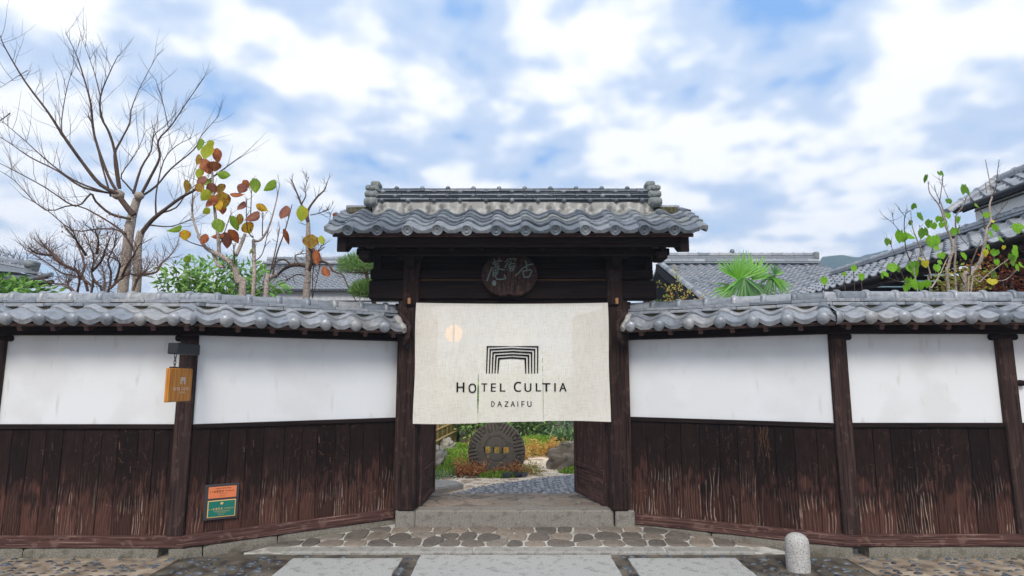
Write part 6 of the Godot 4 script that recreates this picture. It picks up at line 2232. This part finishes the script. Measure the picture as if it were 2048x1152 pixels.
func bushy_bare_tree() -> void:
	var base := at(165, 620, 8.0)
	base.y = 0.1
	var t := thing("bare_bush", "low dense tangle of dark leafless branches in front of the tall bare tree", "tree", base)
	var twigs := begin()
	var k := 5.69
	for l in [[[860, 640], [880, 480], [905, 330], [850, 220], [700, 150], [560, 20], [480, -80]], [[870, 500], [760, 400], [600, 380], [480, 340]], [[1020, 640], [1040, 480], [1060, 330], [1040, 240], [1070, 100], [1030, -30], [980, -160]], [[1060, 330], [1120, 400], [1150, 440]],
			[[1050, 240], [1150, 130], [1200, -10], [1260, -150]], [[1000, 470], [960, 340], [900, 250], [780, 210], [640, 120], [520, -30]], [[1180, 640], [1250, 400], [1260, 250], [1230, 120], [1290, -20], [1330, -140]], [[1250, 440], [1380, 320], [1480, 270], [1560, 300], [1640, 240]],
			[[900, 330], [960, 200], [930, 60], [870, -90]], [[1060, 420], [940, 330], [820, 290], [700, 260], [560, 160], [400, 60], [280, -10]], [[1180, 500], [1190, 330], [1160, 180]], [[1380, 330], [1440, 180], [1520, 60], [1580, -60]], [[840, 480], [770, 400], [800, 340]], [[1300, 400], [1360, 200], [1340, 120], [1210, 60]],
			[[1470, 600], [1560, 340], [1640, 260], [1720, 130]], [[1640, 280], [1780, 250], [1830, 160], [1920, 80], [2000, -20]], [[700, 150], [600, 30], [450, -60]], [[600, 60], [420, 40], [330, -20]], [[980, 60], [900, -60], [820, -180]], [[1100, 40], [1120, -100], [1080, -220]]]:
		var pts := local(curve(limb(l, k, 0, 500, 8.0 + rr(-0.2, 0.2), 8.0 + rr(-0.7, 0.7)), 3), base)
		var st := begin()
		add_tube(st, pts, 0.019, 0.005, 6, 0.08)
		part("branch", done(st), M.bark_dark, t)
		add_twigs(twigs, pts, 0.2, 24, 0.30, 0.0036, 0.45, 0.9)
	part("twigs", done(twigs), M.bark_dark, t, Transform3D(), "stuff")
	var buds: Array = []
	for i in 90:
		var p := at(rr(190, 245), rr(425, 470), 8.0 + rr(-0.3, 0.3)) - base
		if R.randf() < 0.5: p = at(rr(120, 250), rr(440, 520), 8.0 + rr(-0.3, 0.3)) - base
		buds.append(Transform3D(Basis(Vector3.UP, rr(0, 6)) * Basis(Vector3.RIGHT, rr(-1, 1)).scaled(Vector3.ONE * rr(0.02, 0.045)), p))
	many("withered_leaves", leaf_small, M.foliage, buds, t, greens([Color(0.40, 0.16, 0.06), Color(0.30, 0.12, 0.05)]))

func persimmon() -> void:
	leaf_material("leaf_green", Color(0.42, 0.56, 0.12), Color(0.55, 0.64, 0.16), Color(0.40, 0.50, 0.12), Color(0.70, 0.76, 0.36), 301)
	leaf_material("leaf_lime", Color(0.66, 0.68, 0.14), Color(0.56, 0.66, 0.16), Color(0.74, 0.62, 0.14), Color(0.82, 0.82, 0.40), 303)
	leaf_material("leaf_yellow", Color(0.80, 0.68, 0.08), Color(0.82, 0.56, 0.10), Color(0.66, 0.36, 0.10), Color(0.88, 0.80, 0.36), 305)
	leaf_material("leaf_turning", Color(0.66, 0.58, 0.16), Color(0.62, 0.38, 0.14), Color(0.50, 0.26, 0.11), Color(0.70, 0.58, 0.24), 307)
	leaf_material("leaf_rust", Color(0.70, 0.40, 0.20), Color(0.60, 0.30, 0.16), Color(0.46, 0.22, 0.13), Color(0.76, 0.52, 0.30), 309)
	leaf_material("leaf_brown", Color(0.54, 0.32, 0.25), Color(0.60, 0.38, 0.29), Color(0.42, 0.23, 0.18), Color(0.66, 0.47, 0.38), 311)
	var base := at(486, 620, 7.6)
	base.y = 0.1
	var t := thing("broad_leaf_tree", "small tree with big yellow, green and rust leaves left of the gate", "tree", base)
	var k := 3.113
	var twigs := begin()
	var root := func(p: Vector3) -> Array: return [Vector3(p.x + rr(-0.03, 0.03), 0.1, p.z), p]
	for l in [[[[575, 1060], [550, 980], [530, 900], [490, 850], [440, 815], [390, 790], [345, 760], [300, 690]], 0.050, 0.018, true, "trunk"], [[[430, 800], [425, 700], [410, 590], [396, 450], [388, 290]], 0.024, 0.013, false, "branch"],
			[[[535, 810], [560, 760], [592, 680]], 0.026, 0.020, false, "branch"], [[[345, 765], [310, 700], [285, 640], [262, 540], [275, 440]], 0.018, 0.010, false, "branch"], [[[262, 540], [262, 470], [270, 395]], 0.008, 0.004, false, "branch"],
			[[[642, 1060], [648, 880], [645, 715]], 0.026, 0.022, true, "trunk"], [[[645, 720], [690, 715], [740, 635], [780, 500], [808, 368]], 0.018, 0.005, false, "branch"], [[[640, 700], [610, 660], [600, 560], [603, 450]], 0.009, 0.004, false, "branch"],
			[[[625, 660], [628, 520], [637, 330]], 0.008, 0.004, false, "branch"], [[[700, 690], [700, 620], [705, 545]], 0.007, 0.004, false, "branch"], [[[722, 1060], [740, 960], [790, 930]], 0.032, 0.026, true, "trunk"], [[[765, 930], [790, 800], [840, 660], [885, 495]], 0.012, 0.005, false, "branch"],
			[[[750, 920], [785, 760], [808, 640]], 0.009, 0.004, false, "branch"], [[[420, 790], [470, 650], [500, 560]], 0.008, 0.004, false, "branch"], [[[390, 790], [420, 870], [460, 885]], 0.020, 0.018, false, "branch"], [[[345, 760], [250, 730], [180, 690]], 0.009, 0.004, false, "branch"],
			[[[530, 900], [525, 820], [520, 745]], 0.010, 0.006, false, "branch"], [[[650, 850], [700, 800], [735, 660]], 0.008, 0.004, false, "branch"], [[[1120, 600], [1122, 545]], 0.004, 0.003, false, "branch"], [[[1085, 760], [1050, 790], [1000, 860], [990, 900]], 0.007, 0.006, false, "branch"]]:
		var pts := limb(l[0], k, 300, 250, 7.6, 7.6 + rr(-0.25, 0.25))
		if l[3]: pts = root.call(pts[0]) + pts.slice(1)
		pts = local(curve(pts, 4), base)
		var st := begin()
		add_tube(st, pts, l[1], l[2], 8, 0.05)
		part(l[4], done(st), M.bark_pale if l[1] > 0.0125 else M.bark_brown, t)
		add_twigs(twigs, pts, 0.5, 4, 0.16, 0.0035, 0.4)
	part("twigs", done(twigs), M.bark_brown, t, Transform3D(), "stuff")
	# moss fern on the fork
	var ferns: Array = []
	var fc := local(limb([[510, 860]], k, 300, 250, 7.58, 7.58), base)[0] as Vector3
	for i in 150:
		ferns.append(Transform3D(Basis(Vector3.UP, rr(0, TAU)) * Basis(Vector3.RIGHT, rr(-2.0, -0.3)).scaled(Vector3.ONE * rr(0.05, 0.12)), fc + Vector3(R.randfn(), R.randfn(), R.randfn()) * 0.025))
	many("tree_fern", blade_mesh(0.09, 0.7, 3), M.foliage, ferns, t, greens([Color(0.14, 0.24, 0.05), Color(0.08, 0.15, 0.03)]))
	var G: Material = M.leaf_green
	var I: Material = M.leaf_lime
	var Y: Material = M.leaf_yellow
	var T: Material = M.leaf_turning
	var U: Material = M.leaf_rust
	var B: Material = M.leaf_brown
	for q in [[313, 127, 84, 60, 10, G], [375, 125, 55, 62, 20, I], [357, 170, 92, 88, 0, I], [293, 216, 66, 54, -15, T], [417, 190, 92, 56, 12, U], [345, 255, 70, 110, -60, U], [400, 255, 60, 80, 10, U], [463, 310, 80, 52, 80, G], [222, 383, 78, 64, -20, T], [305, 303, 60, 52, -10, I], [316, 340, 66, 60, -35, B],
			[355, 358, 66, 62, 30, G], [312, 394, 60, 56, 40, T], [342, 438, 76, 62, -35, I], [385, 398, 70, 60, 25, B], [437, 398, 74, 70, 20, T], [372, 476, 86, 84, -10, U], [450, 470, 96, 92, 10, T], [425, 497, 50, 80, -80, Y], [452, 527, 58, 44, 5, U], [345, 538, 66, 40, -65, I], [428, 625, 88, 72, 25, G],
			[158, 647, 86, 44, -70, G], [215, 686, 62, 64, 0, Y], [335, 712, 66, 58, -30, U], [418, 688, 70, 40, -80, U], [468, 720, 96, 88, -15, B], [518, 697, 92, 62, 25, U], [568, 395, 62, 64, -20, B], [598, 366, 52, 40, 40, U], [655, 380, 88, 62, 5, G], [742, 376, 92, 60, -50, G], [545, 437, 84, 34, 85, U], [568, 507, 74, 52, -10, B],
			[698, 514, 70, 44, 65, Y], [636, 572, 92, 62, -40, B], [522, 612, 90, 52, 20, G], [555, 590, 70, 46, -20, T], [610, 642, 66, 86, 30, Y], [836, 549, 98, 68, -5, B], [937, 550, 92, 80, 0, I], [1000, 720, 88, 94, 5, T], [1068, 715, 62, 40, 10, I], [1038, 826, 90, 48, 5, U], [1096, 915, 90, 46, 25, U], [848, 700, 100, 30, 15, U],
			[1160, 567, 50, 38, 60, B], [230, 836, 46, 38, -50, G], [626, 787, 32, 26, -40, G], [1018, 790, 44, 26, 0, B]]:
		leaf_at(t, 300 + q[0] / k, 250 + q[1] / k, 7.55 + rr(-0.2, 0.2), q[2] / k, q[3] / k, q[4], q[5], false)

func pruned_tree() -> void:
	var base := at(613, 620, 8.3)
	base.y = 0.1
	var t := thing("pruned_tree", "pale knobbly pruned tree with bare arms beside the gate roof's left end", "tree", base)
	var k := 3.113
	var twigs := begin()
	for l in [[[[972, 1090], [980, 980], [985, 900], [985, 790], [985, 610]], 0.052, 0.030, "trunk"], [[[985, 610], [965, 560], [945, 500], [905, 400], [880, 340]], 0.022, 0.006, "branch"], [[[985, 600], [985, 530], [1040, 450], [1085, 405], [1105, 350]], 0.020, 0.006, "branch"], [[[945, 490], [970, 440], [965, 400], [990, 320]], 0.010, 0.004, "branch"],
			[[[1000, 560], [1050, 550], [1120, 522]], 0.008, 0.004, "branch"], [[[985, 880], [930, 870], [880, 875], [830, 900], [780, 950]], 0.034, 0.016, "branch"], [[[880, 875], [840, 840], [790, 850], [760, 900]], 0.014, 0.006, "branch"], [[[930, 870], [905, 830], [910, 810], [960, 800]], 0.010, 0.006, "branch"],
			[[[985, 880], [1060, 850], [1110, 865], [1140, 910], [1200, 935], [1230, 1000], [1285, 1100]], 0.020, 0.006, "branch"], [[[980, 930], [1000, 880], [1010, 800], [990, 760]], 0.022, 0.018, "branch"], [[[1000, 860], [1050, 780], [1085, 740]], 0.009, 0.004, "branch"], [[[975, 940], [920, 930], [880, 950], [845, 965]], 0.010, 0.005, "branch"], [[[1010, 1080], [1015, 900], [1040, 780]], 0.007, 0.004, "branch"], [[[1010, 1080], [1040, 960], [1060, 860]], 0.006, 0.004, "branch"]]:
		var pts := limb(l[0], k, 300, 250, 8.3, 8.3 + rr(-0.3, 0.3))
		if l[3] == "trunk": pts = [Vector3(pts[0].x, 0.1, pts[0].z)] + pts
		pts = local(curve(pts, 4), base)
		var st := begin()
		add_tube(st, pts, l[1], l[2], 9, 0.10)
		part(l[3], done(st), M.bark_pale if l[3] == "trunk" else M.bark_brown, t)
		add_twigs(twigs, pts, 0.4, 7, 0.18, 0.004, 0.3, 0.8)
	part("twigs", done(twigs), M.bark_brown, t, Transform3D(), "stuff")

func redbud() -> void:
	leaf_material("leaf_fresh", Color(0.42, 0.66, 0.10), Color(0.50, 0.72, 0.14), Color(0.46, 0.64, 0.12), Color(0.66, 0.80, 0.36), 321)
	leaf_material("leaf_fresh_dark", Color(0.28, 0.50, 0.10), Color(0.38, 0.58, 0.14), Color(0.50, 0.55, 0.16), Color(0.56, 0.70, 0.30), 323)
	leaf_material("leaf_butter", Color(0.86, 0.80, 0.20), Color(0.74, 0.78, 0.18), Color(0.86, 0.72, 0.24), Color(0.92, 0.88, 0.46), 325)
	var base := at(1925, 620, 7.3)
	base.y = 0.1
	var t := thing("heart_leaf_tree", "thin many-stemmed tree with scattered green heart-shaped leaves, right", "tree", base)
	var k := 3.972
	var st := begin()
	var twigs := begin()
	for l in [[[[545, 1090], [545, 880], [575, 760], [560, 660], [520, 560], [490, 450], [460, 385], [395, 300], [385, 220]], 0.020, 0.004, true], [[[548, 650], [500, 430], [450, 310], [435, 260]], 0.010, 0.003, false], [[[605, 1090], [600, 780], [600, 560], [605, 480], [650, 420], [682, 345]], 0.014, 0.004, true],
			[[[672, 1095], [720, 950], [800, 840], [835, 680], [850, 590], [880, 520], [870, 400], [890, 320], [865, 180], [838, 40]], 0.028, 0.004, true], [[[890, 325], [920, 260], [930, 160], [946, 40]], 0.008, 0.003, false], [[[832, 590], [820, 480], [780, 420], [700, 310]], 0.009, 0.003, false], [[[860, 580], [930, 480], [1010, 380]], 0.007, 0.003, false],
			[[[400, 1090], [405, 980], [370, 850], [300, 690], [255, 560], [245, 450]], 0.013, 0.004, true], [[[295, 1060], [285, 900], [320, 760], [315, 560]], 0.010, 0.003, true], [[[265, 890], [205, 740], [195, 500], [240, 440]], 0.008, 0.003, false], [[[205, 495], [150, 430]], 0.004, 0.002, false], [[[160, 610], [100, 540], [35, 490]], 0.004, 0.002, false], [[[110, 550], [98, 470]], 0.003, 0.002, false],
			[[[405, 1060], [470, 960], [530, 830], [560, 790]], 0.010, 0.004, false], [[[700, 1090], [790, 1010], [880, 930], [1030, 820]], 0.012, 0.004, true], [[[720, 1095], [880, 1010], [1000, 990], [1090, 910]], 0.010, 0.004, true], [[[715, 950], [730, 850], [800, 680]], 0.010, 0.005, false], [[[470, 390], [490, 260], [500, 170]], 0.006, 0.003, false], [[[545, 350], [510, 270], [490, 190]], 0.004, 0.002, false],
			[[[845, 300], [838, 230]], 0.004, 0.003, false], [[[670, 1030], [620, 920], [650, 830]], 0.007, 0.003, false], [[[300, 1000], [180, 1010], [60, 975]], 0.005, 0.003, false], [[[890, 1000], [905, 880], [905, 790]], 0.006, 0.003, false], [[[700, 720], [620, 620], [635, 560]], 0.004, 0.002, false], [[[120, 800], [95, 740], [85, 700]], 0.003, 0.002, false], [[[200, 1010], [170, 930]], 0.004, 0.002, false]]:
		var pts := limb(l[0], k, 1760, 310, 7.3 + rr(-0.1, 0.1), 7.3 + rr(-0.3, 0.3))
		if l[3]: pts = [Vector3(lerpf(pts[0].x, base.x, 0.5), 0.1, pts[0].z)] + pts
		pts = local(curve(pts, 4), base)
		st = begin()
		add_tube(st, pts, l[1], l[2], 7, 0.05)
		part("stem", done(st), M.bark_pale if l[1] > 0.009 else M.bark_brown, t)
		for i in pts.size():   # knotty buds
			if i > pts.size() / 2: add_lathe(twigs, [Vector2(0, 0.007), Vector2(0.0055, 0.002), Vector2(0.0055, -0.003), Vector2(0, -0.007)], 5, 1, pts[i])
		add_twigs(twigs, pts, 0.5, 3, 0.14, 0.003, 0.5, 0.3)
	part("twigs", done(twigs), M.bark_brown, t, Transform3D(), "stuff")
	var G: Material = M.leaf_fresh
	var D: Material = M.leaf_fresh_dark
	var Y: Material = M.leaf_butter
	for q in [[372, 193, 60, 55, 20, D], [478, 148, 42, 26, 0, D], [497, 150, 42, 26, 10, D], [665, 280, 75, 40, -10, D], [692, 278, 78, 44, 15, D], [535, 371, 38, 32, -20, D], [558, 370, 38, 32, 20, D], [772, 407, 38, 36, 0, G], [265, 415, 46, 30, -20, D], [283, 405, 40, 28, 20, D], [325, 495, 66, 64, 10, D], [245, 543, 36, 30, 0, D], [545, 483, 46, 44, 0, G],
			[465, 515, 46, 40, -10, G], [496, 515, 46, 40, 15, G], [628, 520, 50, 42, 0, G], [490, 560, 44, 40, -20, G], [525, 545, 40, 36, 20, G], [388, 553, 60, 56, -15, D], [428, 567, 52, 44, 10, G], [335, 630, 74, 52, -15, D], [372, 615, 66, 50, 40, D], [585, 612, 56, 40, -10, G], [625, 608, 38, 36, 15, G], [157, 655, 92, 66, 0, G], [205, 660, 70, 60, -20, G], [248, 650, 56, 52, 50, G],
			[55, 697, 56, 44, -10, D], [78, 692, 40, 26, 20, D], [408, 688, 84, 60, -10, G], [455, 680, 70, 46, 20, G], [452, 718, 60, 50, 0, G], [450, 745, 40, 40, 0, G], [849, 481, 42, 50, 10, G], [900, 525, 22, 28, 60, Y], [905, 583, 54, 48, -20, G], [942, 582, 50, 46, 25, G], [882, 632, 50, 50, 0, G], [965, 672, 48, 26, 10, G], [866, 732, 42, 46, 0, G], [845, 780, 50, 46, 0, Y], [910, 780, 46, 54, -20, G],
			[495, 800, 46, 56, 20, G], [675, 805, 56, 56, 0, G], [478, 852, 34, 28, 0, G], [327, 826, 22, 28, 0, Y], [363, 870, 56, 48, 10, Y], [98, 903, 78, 64, 0, G], [148, 903, 56, 40, 10, D], [40, 948, 48, 54, -40, G], [20, 962, 40, 20, -10, G], [455, 903, 56, 46, 0, G], [258, 875, 52, 40, -10, D], [296, 872, 54, 40, 15, D], [243, 905, 56, 52, 0, G], [293, 935, 74, 64, 10, G], [935, 855, 46, 44, 10, G], [1080, 740, 40, 36, 0, G],
			[1085, 780, 66, 54, 0, G], [1058, 820, 62, 48, 15, G], [1055, 865, 40, 30, 0, D], [1100, 585, 76, 74, 0, G], [1130, 570, 50, 40, 30, G], [910, 950, 54, 66, 10, D], [893, 1010, 44, 66, -10, Y], [1097, 900, 50, 40, 0, G], [1130, 880, 52, 30, 10, G], [228, 1025, 80, 52, 0, G], [275, 1030, 74, 44, 10, G], [325, 1045, 62, 50, 0, G], [378, 1030, 54, 44, -10, G], [200, 1068, 36, 60, -50, G], [398, 1015, 40, 30, 20, G], [1010, 872, 44, 20, 10, D], [985, 738, 30, 26, 0, Y]]:
		leaf_at(t, 1760 + q[0] / k, 310 + q[1] / k, 7.28 + rr(-0.22, 0.22), q[2] / k, q[3] / k * 1.1, q[4], q[5])
	# young shoots that show over the wall further left, with one leaf each
	for q in [[1648, 563, 62, 60], [1689, 549, 36, 34], [1708, 538, 52, 50], [1723, 555, 56, 60]]:
		var b := at(q[0] + 3, 606, 6.9)
		b.y = 0.1
		var s := thing("seedling", "thin shoot with a heart-shaped leaf %s" % {1648: "nearest the palm, leftmost over the right wall", 1689: "beside the gutter, smallest of its row", 1708: "beside the gutter, topmost of its row", 1723: "in front of the gutter pipe, right of its row"}[q[0]], "plant", b, 0.0, "single-leaf shoots behind the right wall")
		st = begin()
		add_tube(st, curve([Vector3.ZERO, at(q[0] + 2, 590, 6.9) - b, at(q[0], q[1], 6.9) - b], 3), 0.006, 0.003, 5)
		part("stem", done(st), M.bark_brown, s)
		var c := at(q[0], q[1], 6.9) - b
		var bs := Basis(Vector3.BACK, PI + rr(-0.2, 0.2)).scaled(Vector3.ONE * q[2] / 3.84 * 6.9 / FPX)
		part("leaf", leaf_mesh(1.0, 1.0, 0.2, 0.1), G, s, Transform3D(bs, c - bs * Vector3(0, 0.5, -0.06)))

func palm() -> void:
	var base := at(1490, 640, 9.0)
	base.y = 0.1
	var t := thing("fan_palm", "bright green fan palm rising over the wall right of the gate", "palm", base)
	var st := begin()
	var crown := at(1490, 592, 9.0) - base
	add_tube(st, curve([Vector3.ZERO, Vector3(0.02, 1.2, 0), crown - Vector3(0, 0.25, 0)], 4), 0.085, 0.07, 9, 0.15)
	part("trunk", done(st), M.bark_dark, t)
	mat("palm_light", Color(0.40, 0.66, 0.14), 0.45)
	mat("palm_dark", Color(0.22, 0.44, 0.12), 0.45)
	mat("palm_grey", Color(0.55, 0.66, 0.44), 0.45)
	for n in ["palm_light", "palm_dark", "palm_grey"]:
		M[n].backlight_enabled = true
		M[n].backlight = Color(0.5, 0.5, 0.5)
	# fans: hub pixel, spread of the blades in degrees (0 up), length in pixels, droop, towards the viewer
	for f in [[1478, 560, -62, 66, 62, 0.05, 0.1, "palm_light", 19], [1488, 556, 120, 250, 66, 0.35, 0.35, "palm_dark", 15], [1505, 560, -10, 75, 68, 0.1, -0.2, "palm_light", 11], [1470, 575, 200, 290, 52, 0.2, 0.1, "palm_light", 9], [1500, 568, 95, 150, 60, 0.4, 0.2, "palm_grey", 8],
			[1545, 552, 140, 225, 42, 0.3, 0.3, "palm_dark", 9], [1550, 550, -20, 60, 26, 0.2, 0.0, "palm_dark", 5], [1545, 556, 100, 140, 44, 0.3, 0.1, "palm_light", 4], [1485, 566, 160, 200, 40, 0.1, 0.3, "palm_light", 7]]:
		var hub := at(f[0], f[1], 9.0 + rr(-0.15, 0.15)) - base
		st = begin()
		add_tube(st, curve([crown - Vector3(0, 0.2, 0), crown.lerp(hub, 0.6) + Vector3(0, 0.03, 0), hub], 3), 0.012, 0.008, 5)
		part("stalk", done(st), M[f[7]], t)
		for i in f[8]:
			var a := deg_to_rad(lerpf(f[2], f[3], (i + rr(-0.25, 0.25)) / maxf(f[8] - 1, 1)))
			var l: float = f[4] * rr(0.8, 1.1) * 9.0 / FPX
			var dir := Vector3(sin(a), cos(a), f[6] * rr(0.3, 1.3)).normalized()
			var side := dir.cross(Vector3(0, 0, 1)).normalized()
			var nrm := side.cross(dir)
			st = begin()
			st.set_smooth_group(0)
			var prev: Array = []
			for s in 8:
				var u := s / 7.0
				var w := 0.017 * (1.0 - pow(u, 2.2)) * (0.5 + 0.9 * minf(u * 2.5, 1.0))
				var p := hub + dir * l * u - Vector3(0, f[5] * l * u * u * (0.6 + 0.5 * absf(sin(a))), 0)
				var q: Array = [p - side * w + nrm * w * 0.5, p, p + side * w + nrm * w * 0.5]
				if s:
					for e in 2: quad(st, prev[e], prev[e + 1], q[e + 1], q[e], nrm)
				prev = q
			part("blade", done(st), M[f[7]] if R.randf() < 0.75 else M.palm_light, t)

func small_plants() -> void:
	var leaf := leaf_mesh(0.42, 0.0, 0.3, -0.3, 3)
	var glossy := greens([Color(0.10, 0.24, 0.04), Color(0.18, 0.36, 0.07), Color(0.28, 0.46, 0.10), Color(0.07, 0.16, 0.03)])
	# evergreen behind the left wing, sky showing through
	var c := at(435, 572, 8.8)
	var s := shrub("evergreen_shrub", "broad evergreen shrub with fresh leaves under the broad-leaf tree", "shrub", Vector3(c.x, 0.1, c.z), c + Vector3(0, -0.02, 0), Vector3(0.90, 0.42, 0.45), 120, 12, 0.16, 0.095, leaf, glossy, 20)
	var st := begin()
	for i in 46:
		var p0 := Vector3(rr(-0.6, 0.6), rr(0.9, 1.5), rr(-0.25, 0.25))
		var p1 := c - s.position + Vector3(rr(-0.85, 0.85), rr(-0.35, 0.35), rr(-0.4, 0.4))
		add_tube(st, curve([p0, p0.lerp(p1, 0.5) + Vector3(rr(-0.1, 0.1), rr(-0.05, 0.1), rr(-0.1, 0.1)), p1], 2), 0.008, 0.003, 4)
	part("branches", done(st), M.bark_brown, s)
	c = at(20, 572, 8.4)
	shrub("camellia_shrub", "dark green glossy shrub under the weathered roof corner, far left", "shrub", Vector3(c.x, 0.1, c.z), c + Vector3(-0.3, -0.12, 0), Vector3(0.85, 0.22, 0.4), 90, 14, 0.16, 0.10, leaf, greens([Color(0.05, 0.14, 0.02), Color(0.12, 0.26, 0.04), Color(0.18, 0.34, 0.06)]), 9)
	# twigs of a bare tree behind that roof
	var base := at(20, 620, 13.5)
	base.y = 0.1
	var far := thing("far_bare_tree", "small faint bare tree top behind the weathered roof corner", "tree", base)
	st = begin()
	for i in 9:
		var tip := at(rr(0, 55), rr(503, 525), 13.5) - base
		var pts := curve([Vector3.ZERO, tip * 0.7 + Vector3(rr(-0.2, 0.2), 0, 0), tip], 3)
		add_tube(st, pts, 0.03, 0.006, 5)
		add_twigs(st, pts, 0.7, 8, 0.35, 0.006, 0.6)
	part("branches", done(st), M.bark_brown, far, Transform3D(), "stuff")
	# pine pads by the gate
	var needle := blade_mesh(0.085, 0.15, 2)
	for q in [["pine_pad", "cloud-pruned pine pad under the gate's left eave end", 722, 532, 46, 24], ["pine_pad", "lower pine pad beside the gate's left beam end", 735, 581, 32, 20]]:
		c = at(q[2], q[3], 7.4)
		var o := thing(q[0], q[1], "pine", Vector3(c.x + 0.35, 0.15, c.z - 0.1), 0.0, "")
		var xfs: Array = []
		for i in 3200:
			var d := Vector3(R.randfn(), R.randfn(), R.randfn()).normalized() * pow(R.randf(), 0.35)
			if d.y < -0.55: continue
			var p := c + d * Vector3(q[4], q[5], 40) * 7.4 / FPX - o.position
			var dir := (d * 0.9 + Vector3(R.randfn(), R.randfn() + 0.9, R.randfn()) * 0.5).normalized()
			var x := dir.cross(Vector3(R.randfn(), R.randfn(), R.randfn())).normalized()
			xfs.append(Transform3D(Basis(x, dir, x.cross(dir)).scaled_local(Vector3.ONE * rr(0.05, 0.085)), p))
		many("needles", needle, M.foliage, xfs, o, greens([Color(0.10, 0.22, 0.05), Color(0.20, 0.34, 0.08), Color(0.28, 0.42, 0.12), Color(0.05, 0.11, 0.03)]))
		st = begin()
		add_tube(st, curve([Vector3.ZERO, Vector3(0.05, 1.2, 0.05), c - o.position + Vector3(0.1, -0.2, 0), c - o.position], 4), 0.04, 0.015, 7, 0.1)
		for i in 8: add_tube(st, [c - o.position + Vector3(0.05, -0.08, 0), c - o.position + Vector3(rr(-0.2, 0.2), rr(-0.1, 0.02), rr(-0.2, 0.2))], 0.012, 0.004, 5)
		part("trunk", done(st), M.bark_dark, o)
	# spindly yellow-green plant at the right end of the gate
	base = at(1352, 620, 7.2)
	base.y = 0.1
	var sp := thing("nandina", "spindly plant with small yellow-green leaves beside the gate's right beam end", "plant", base)
	st = begin()
	var small: Array = []
	for q in [[1318, 562], [1332, 575], [1346, 572], [1362, 570], [1376, 588], [1355, 548], [1340, 588], [1380, 580], [1328, 590], [1350, 535], [1366, 592], [1412, 590]]:
		var tip := at(q[0], q[1], 7.2 + rr(-0.15, 0.15)) - base
		var pts := curve([Vector3(rr(-0.05, 0.05), 0, 0), tip * Vector3(0.4, 0.85, 1), tip], 4)
		add_tube(st, pts, 0.005, 0.002, 4)
		for i in 15:
			var p: Vector3 = pts[-1 - R.randi() % 4] + Vector3(R.randfn(), R.randfn(), R.randfn()) * 0.022
			small.append(Transform3D(Basis(Vector3.BACK, rr(0, TAU)) * Basis(Vector3.RIGHT, rr(-0.7, 0.7)).scaled(Vector3.ONE * rr(0.02, 0.036)), p))
	part("stems", done(st), M.bark_brown, sp)
	many("leaves", leaf, M.foliage, small, sp, greens([Color(0.42, 0.45, 0.07), Color(0.55, 0.42, 0.10), Color(0.30, 0.40, 0.06), Color(0.55, 0.25, 0.08)]))
	# maple at the right edge: green within, red outside
	for q in [["maple_bush", "red-leaved fine maple at the right edge above the wall", 2005, 552, 70, 50, [Color(0.36, 0.06, 0.03), Color(0.50, 0.14, 0.05), Color(0.28, 0.05, 0.04), Color(0.48, 0.22, 0.08)], 80], ["maple_bush", "green and orange maple behind the heart-leaf tree's stems", 1925, 560, 45, 38, [Color(0.22, 0.30, 0.04), Color(0.40, 0.30, 0.05), Color(0.14, 0.22, 0.03), Color(0.50, 0.26, 0.06)], 55]]:
		c = at(q[2], q[3], 8.2)
		shrub(q[0], q[1], "maple", Vector3(c.x, 0.1, c.z), c, Vector3(q[4], q[5], 60) * 8.2 / FPX, q[7], 13, 0.11, 0.045, leaf_mesh(0.7, 0.0, 0.3, -0.2, 2), greens(q[6]), 26)
	# fine weeds sprouting on the ridge tiles
	for q in [[1305, 603, "tiny green weed on the wall ridge next to the gate's right side"], [785, 601, "small green sprig by the left wing's ridge end"]]:
		c = at(q[0], q[1], 6.35)
		var o := thing("weed", q[2], "plant", c)
		var xfs: Array = []
		for i in 40: xfs.append(Transform3D(Basis(Vector3.BACK, rr(0, TAU)) * Basis(Vector3.RIGHT, rr(-1, 0)).scaled(Vector3.ONE * rr(0.012, 0.028)), Vector3(R.randfn() * 0.04, absf(R.randfn()) * 0.012, R.randfn() * 0.02)))
		many("leaves", leaf, M.foliage, xfs, o, greens([Color(0.25, 0.42, 0.06), Color(0.40, 0.48, 0.08)]))
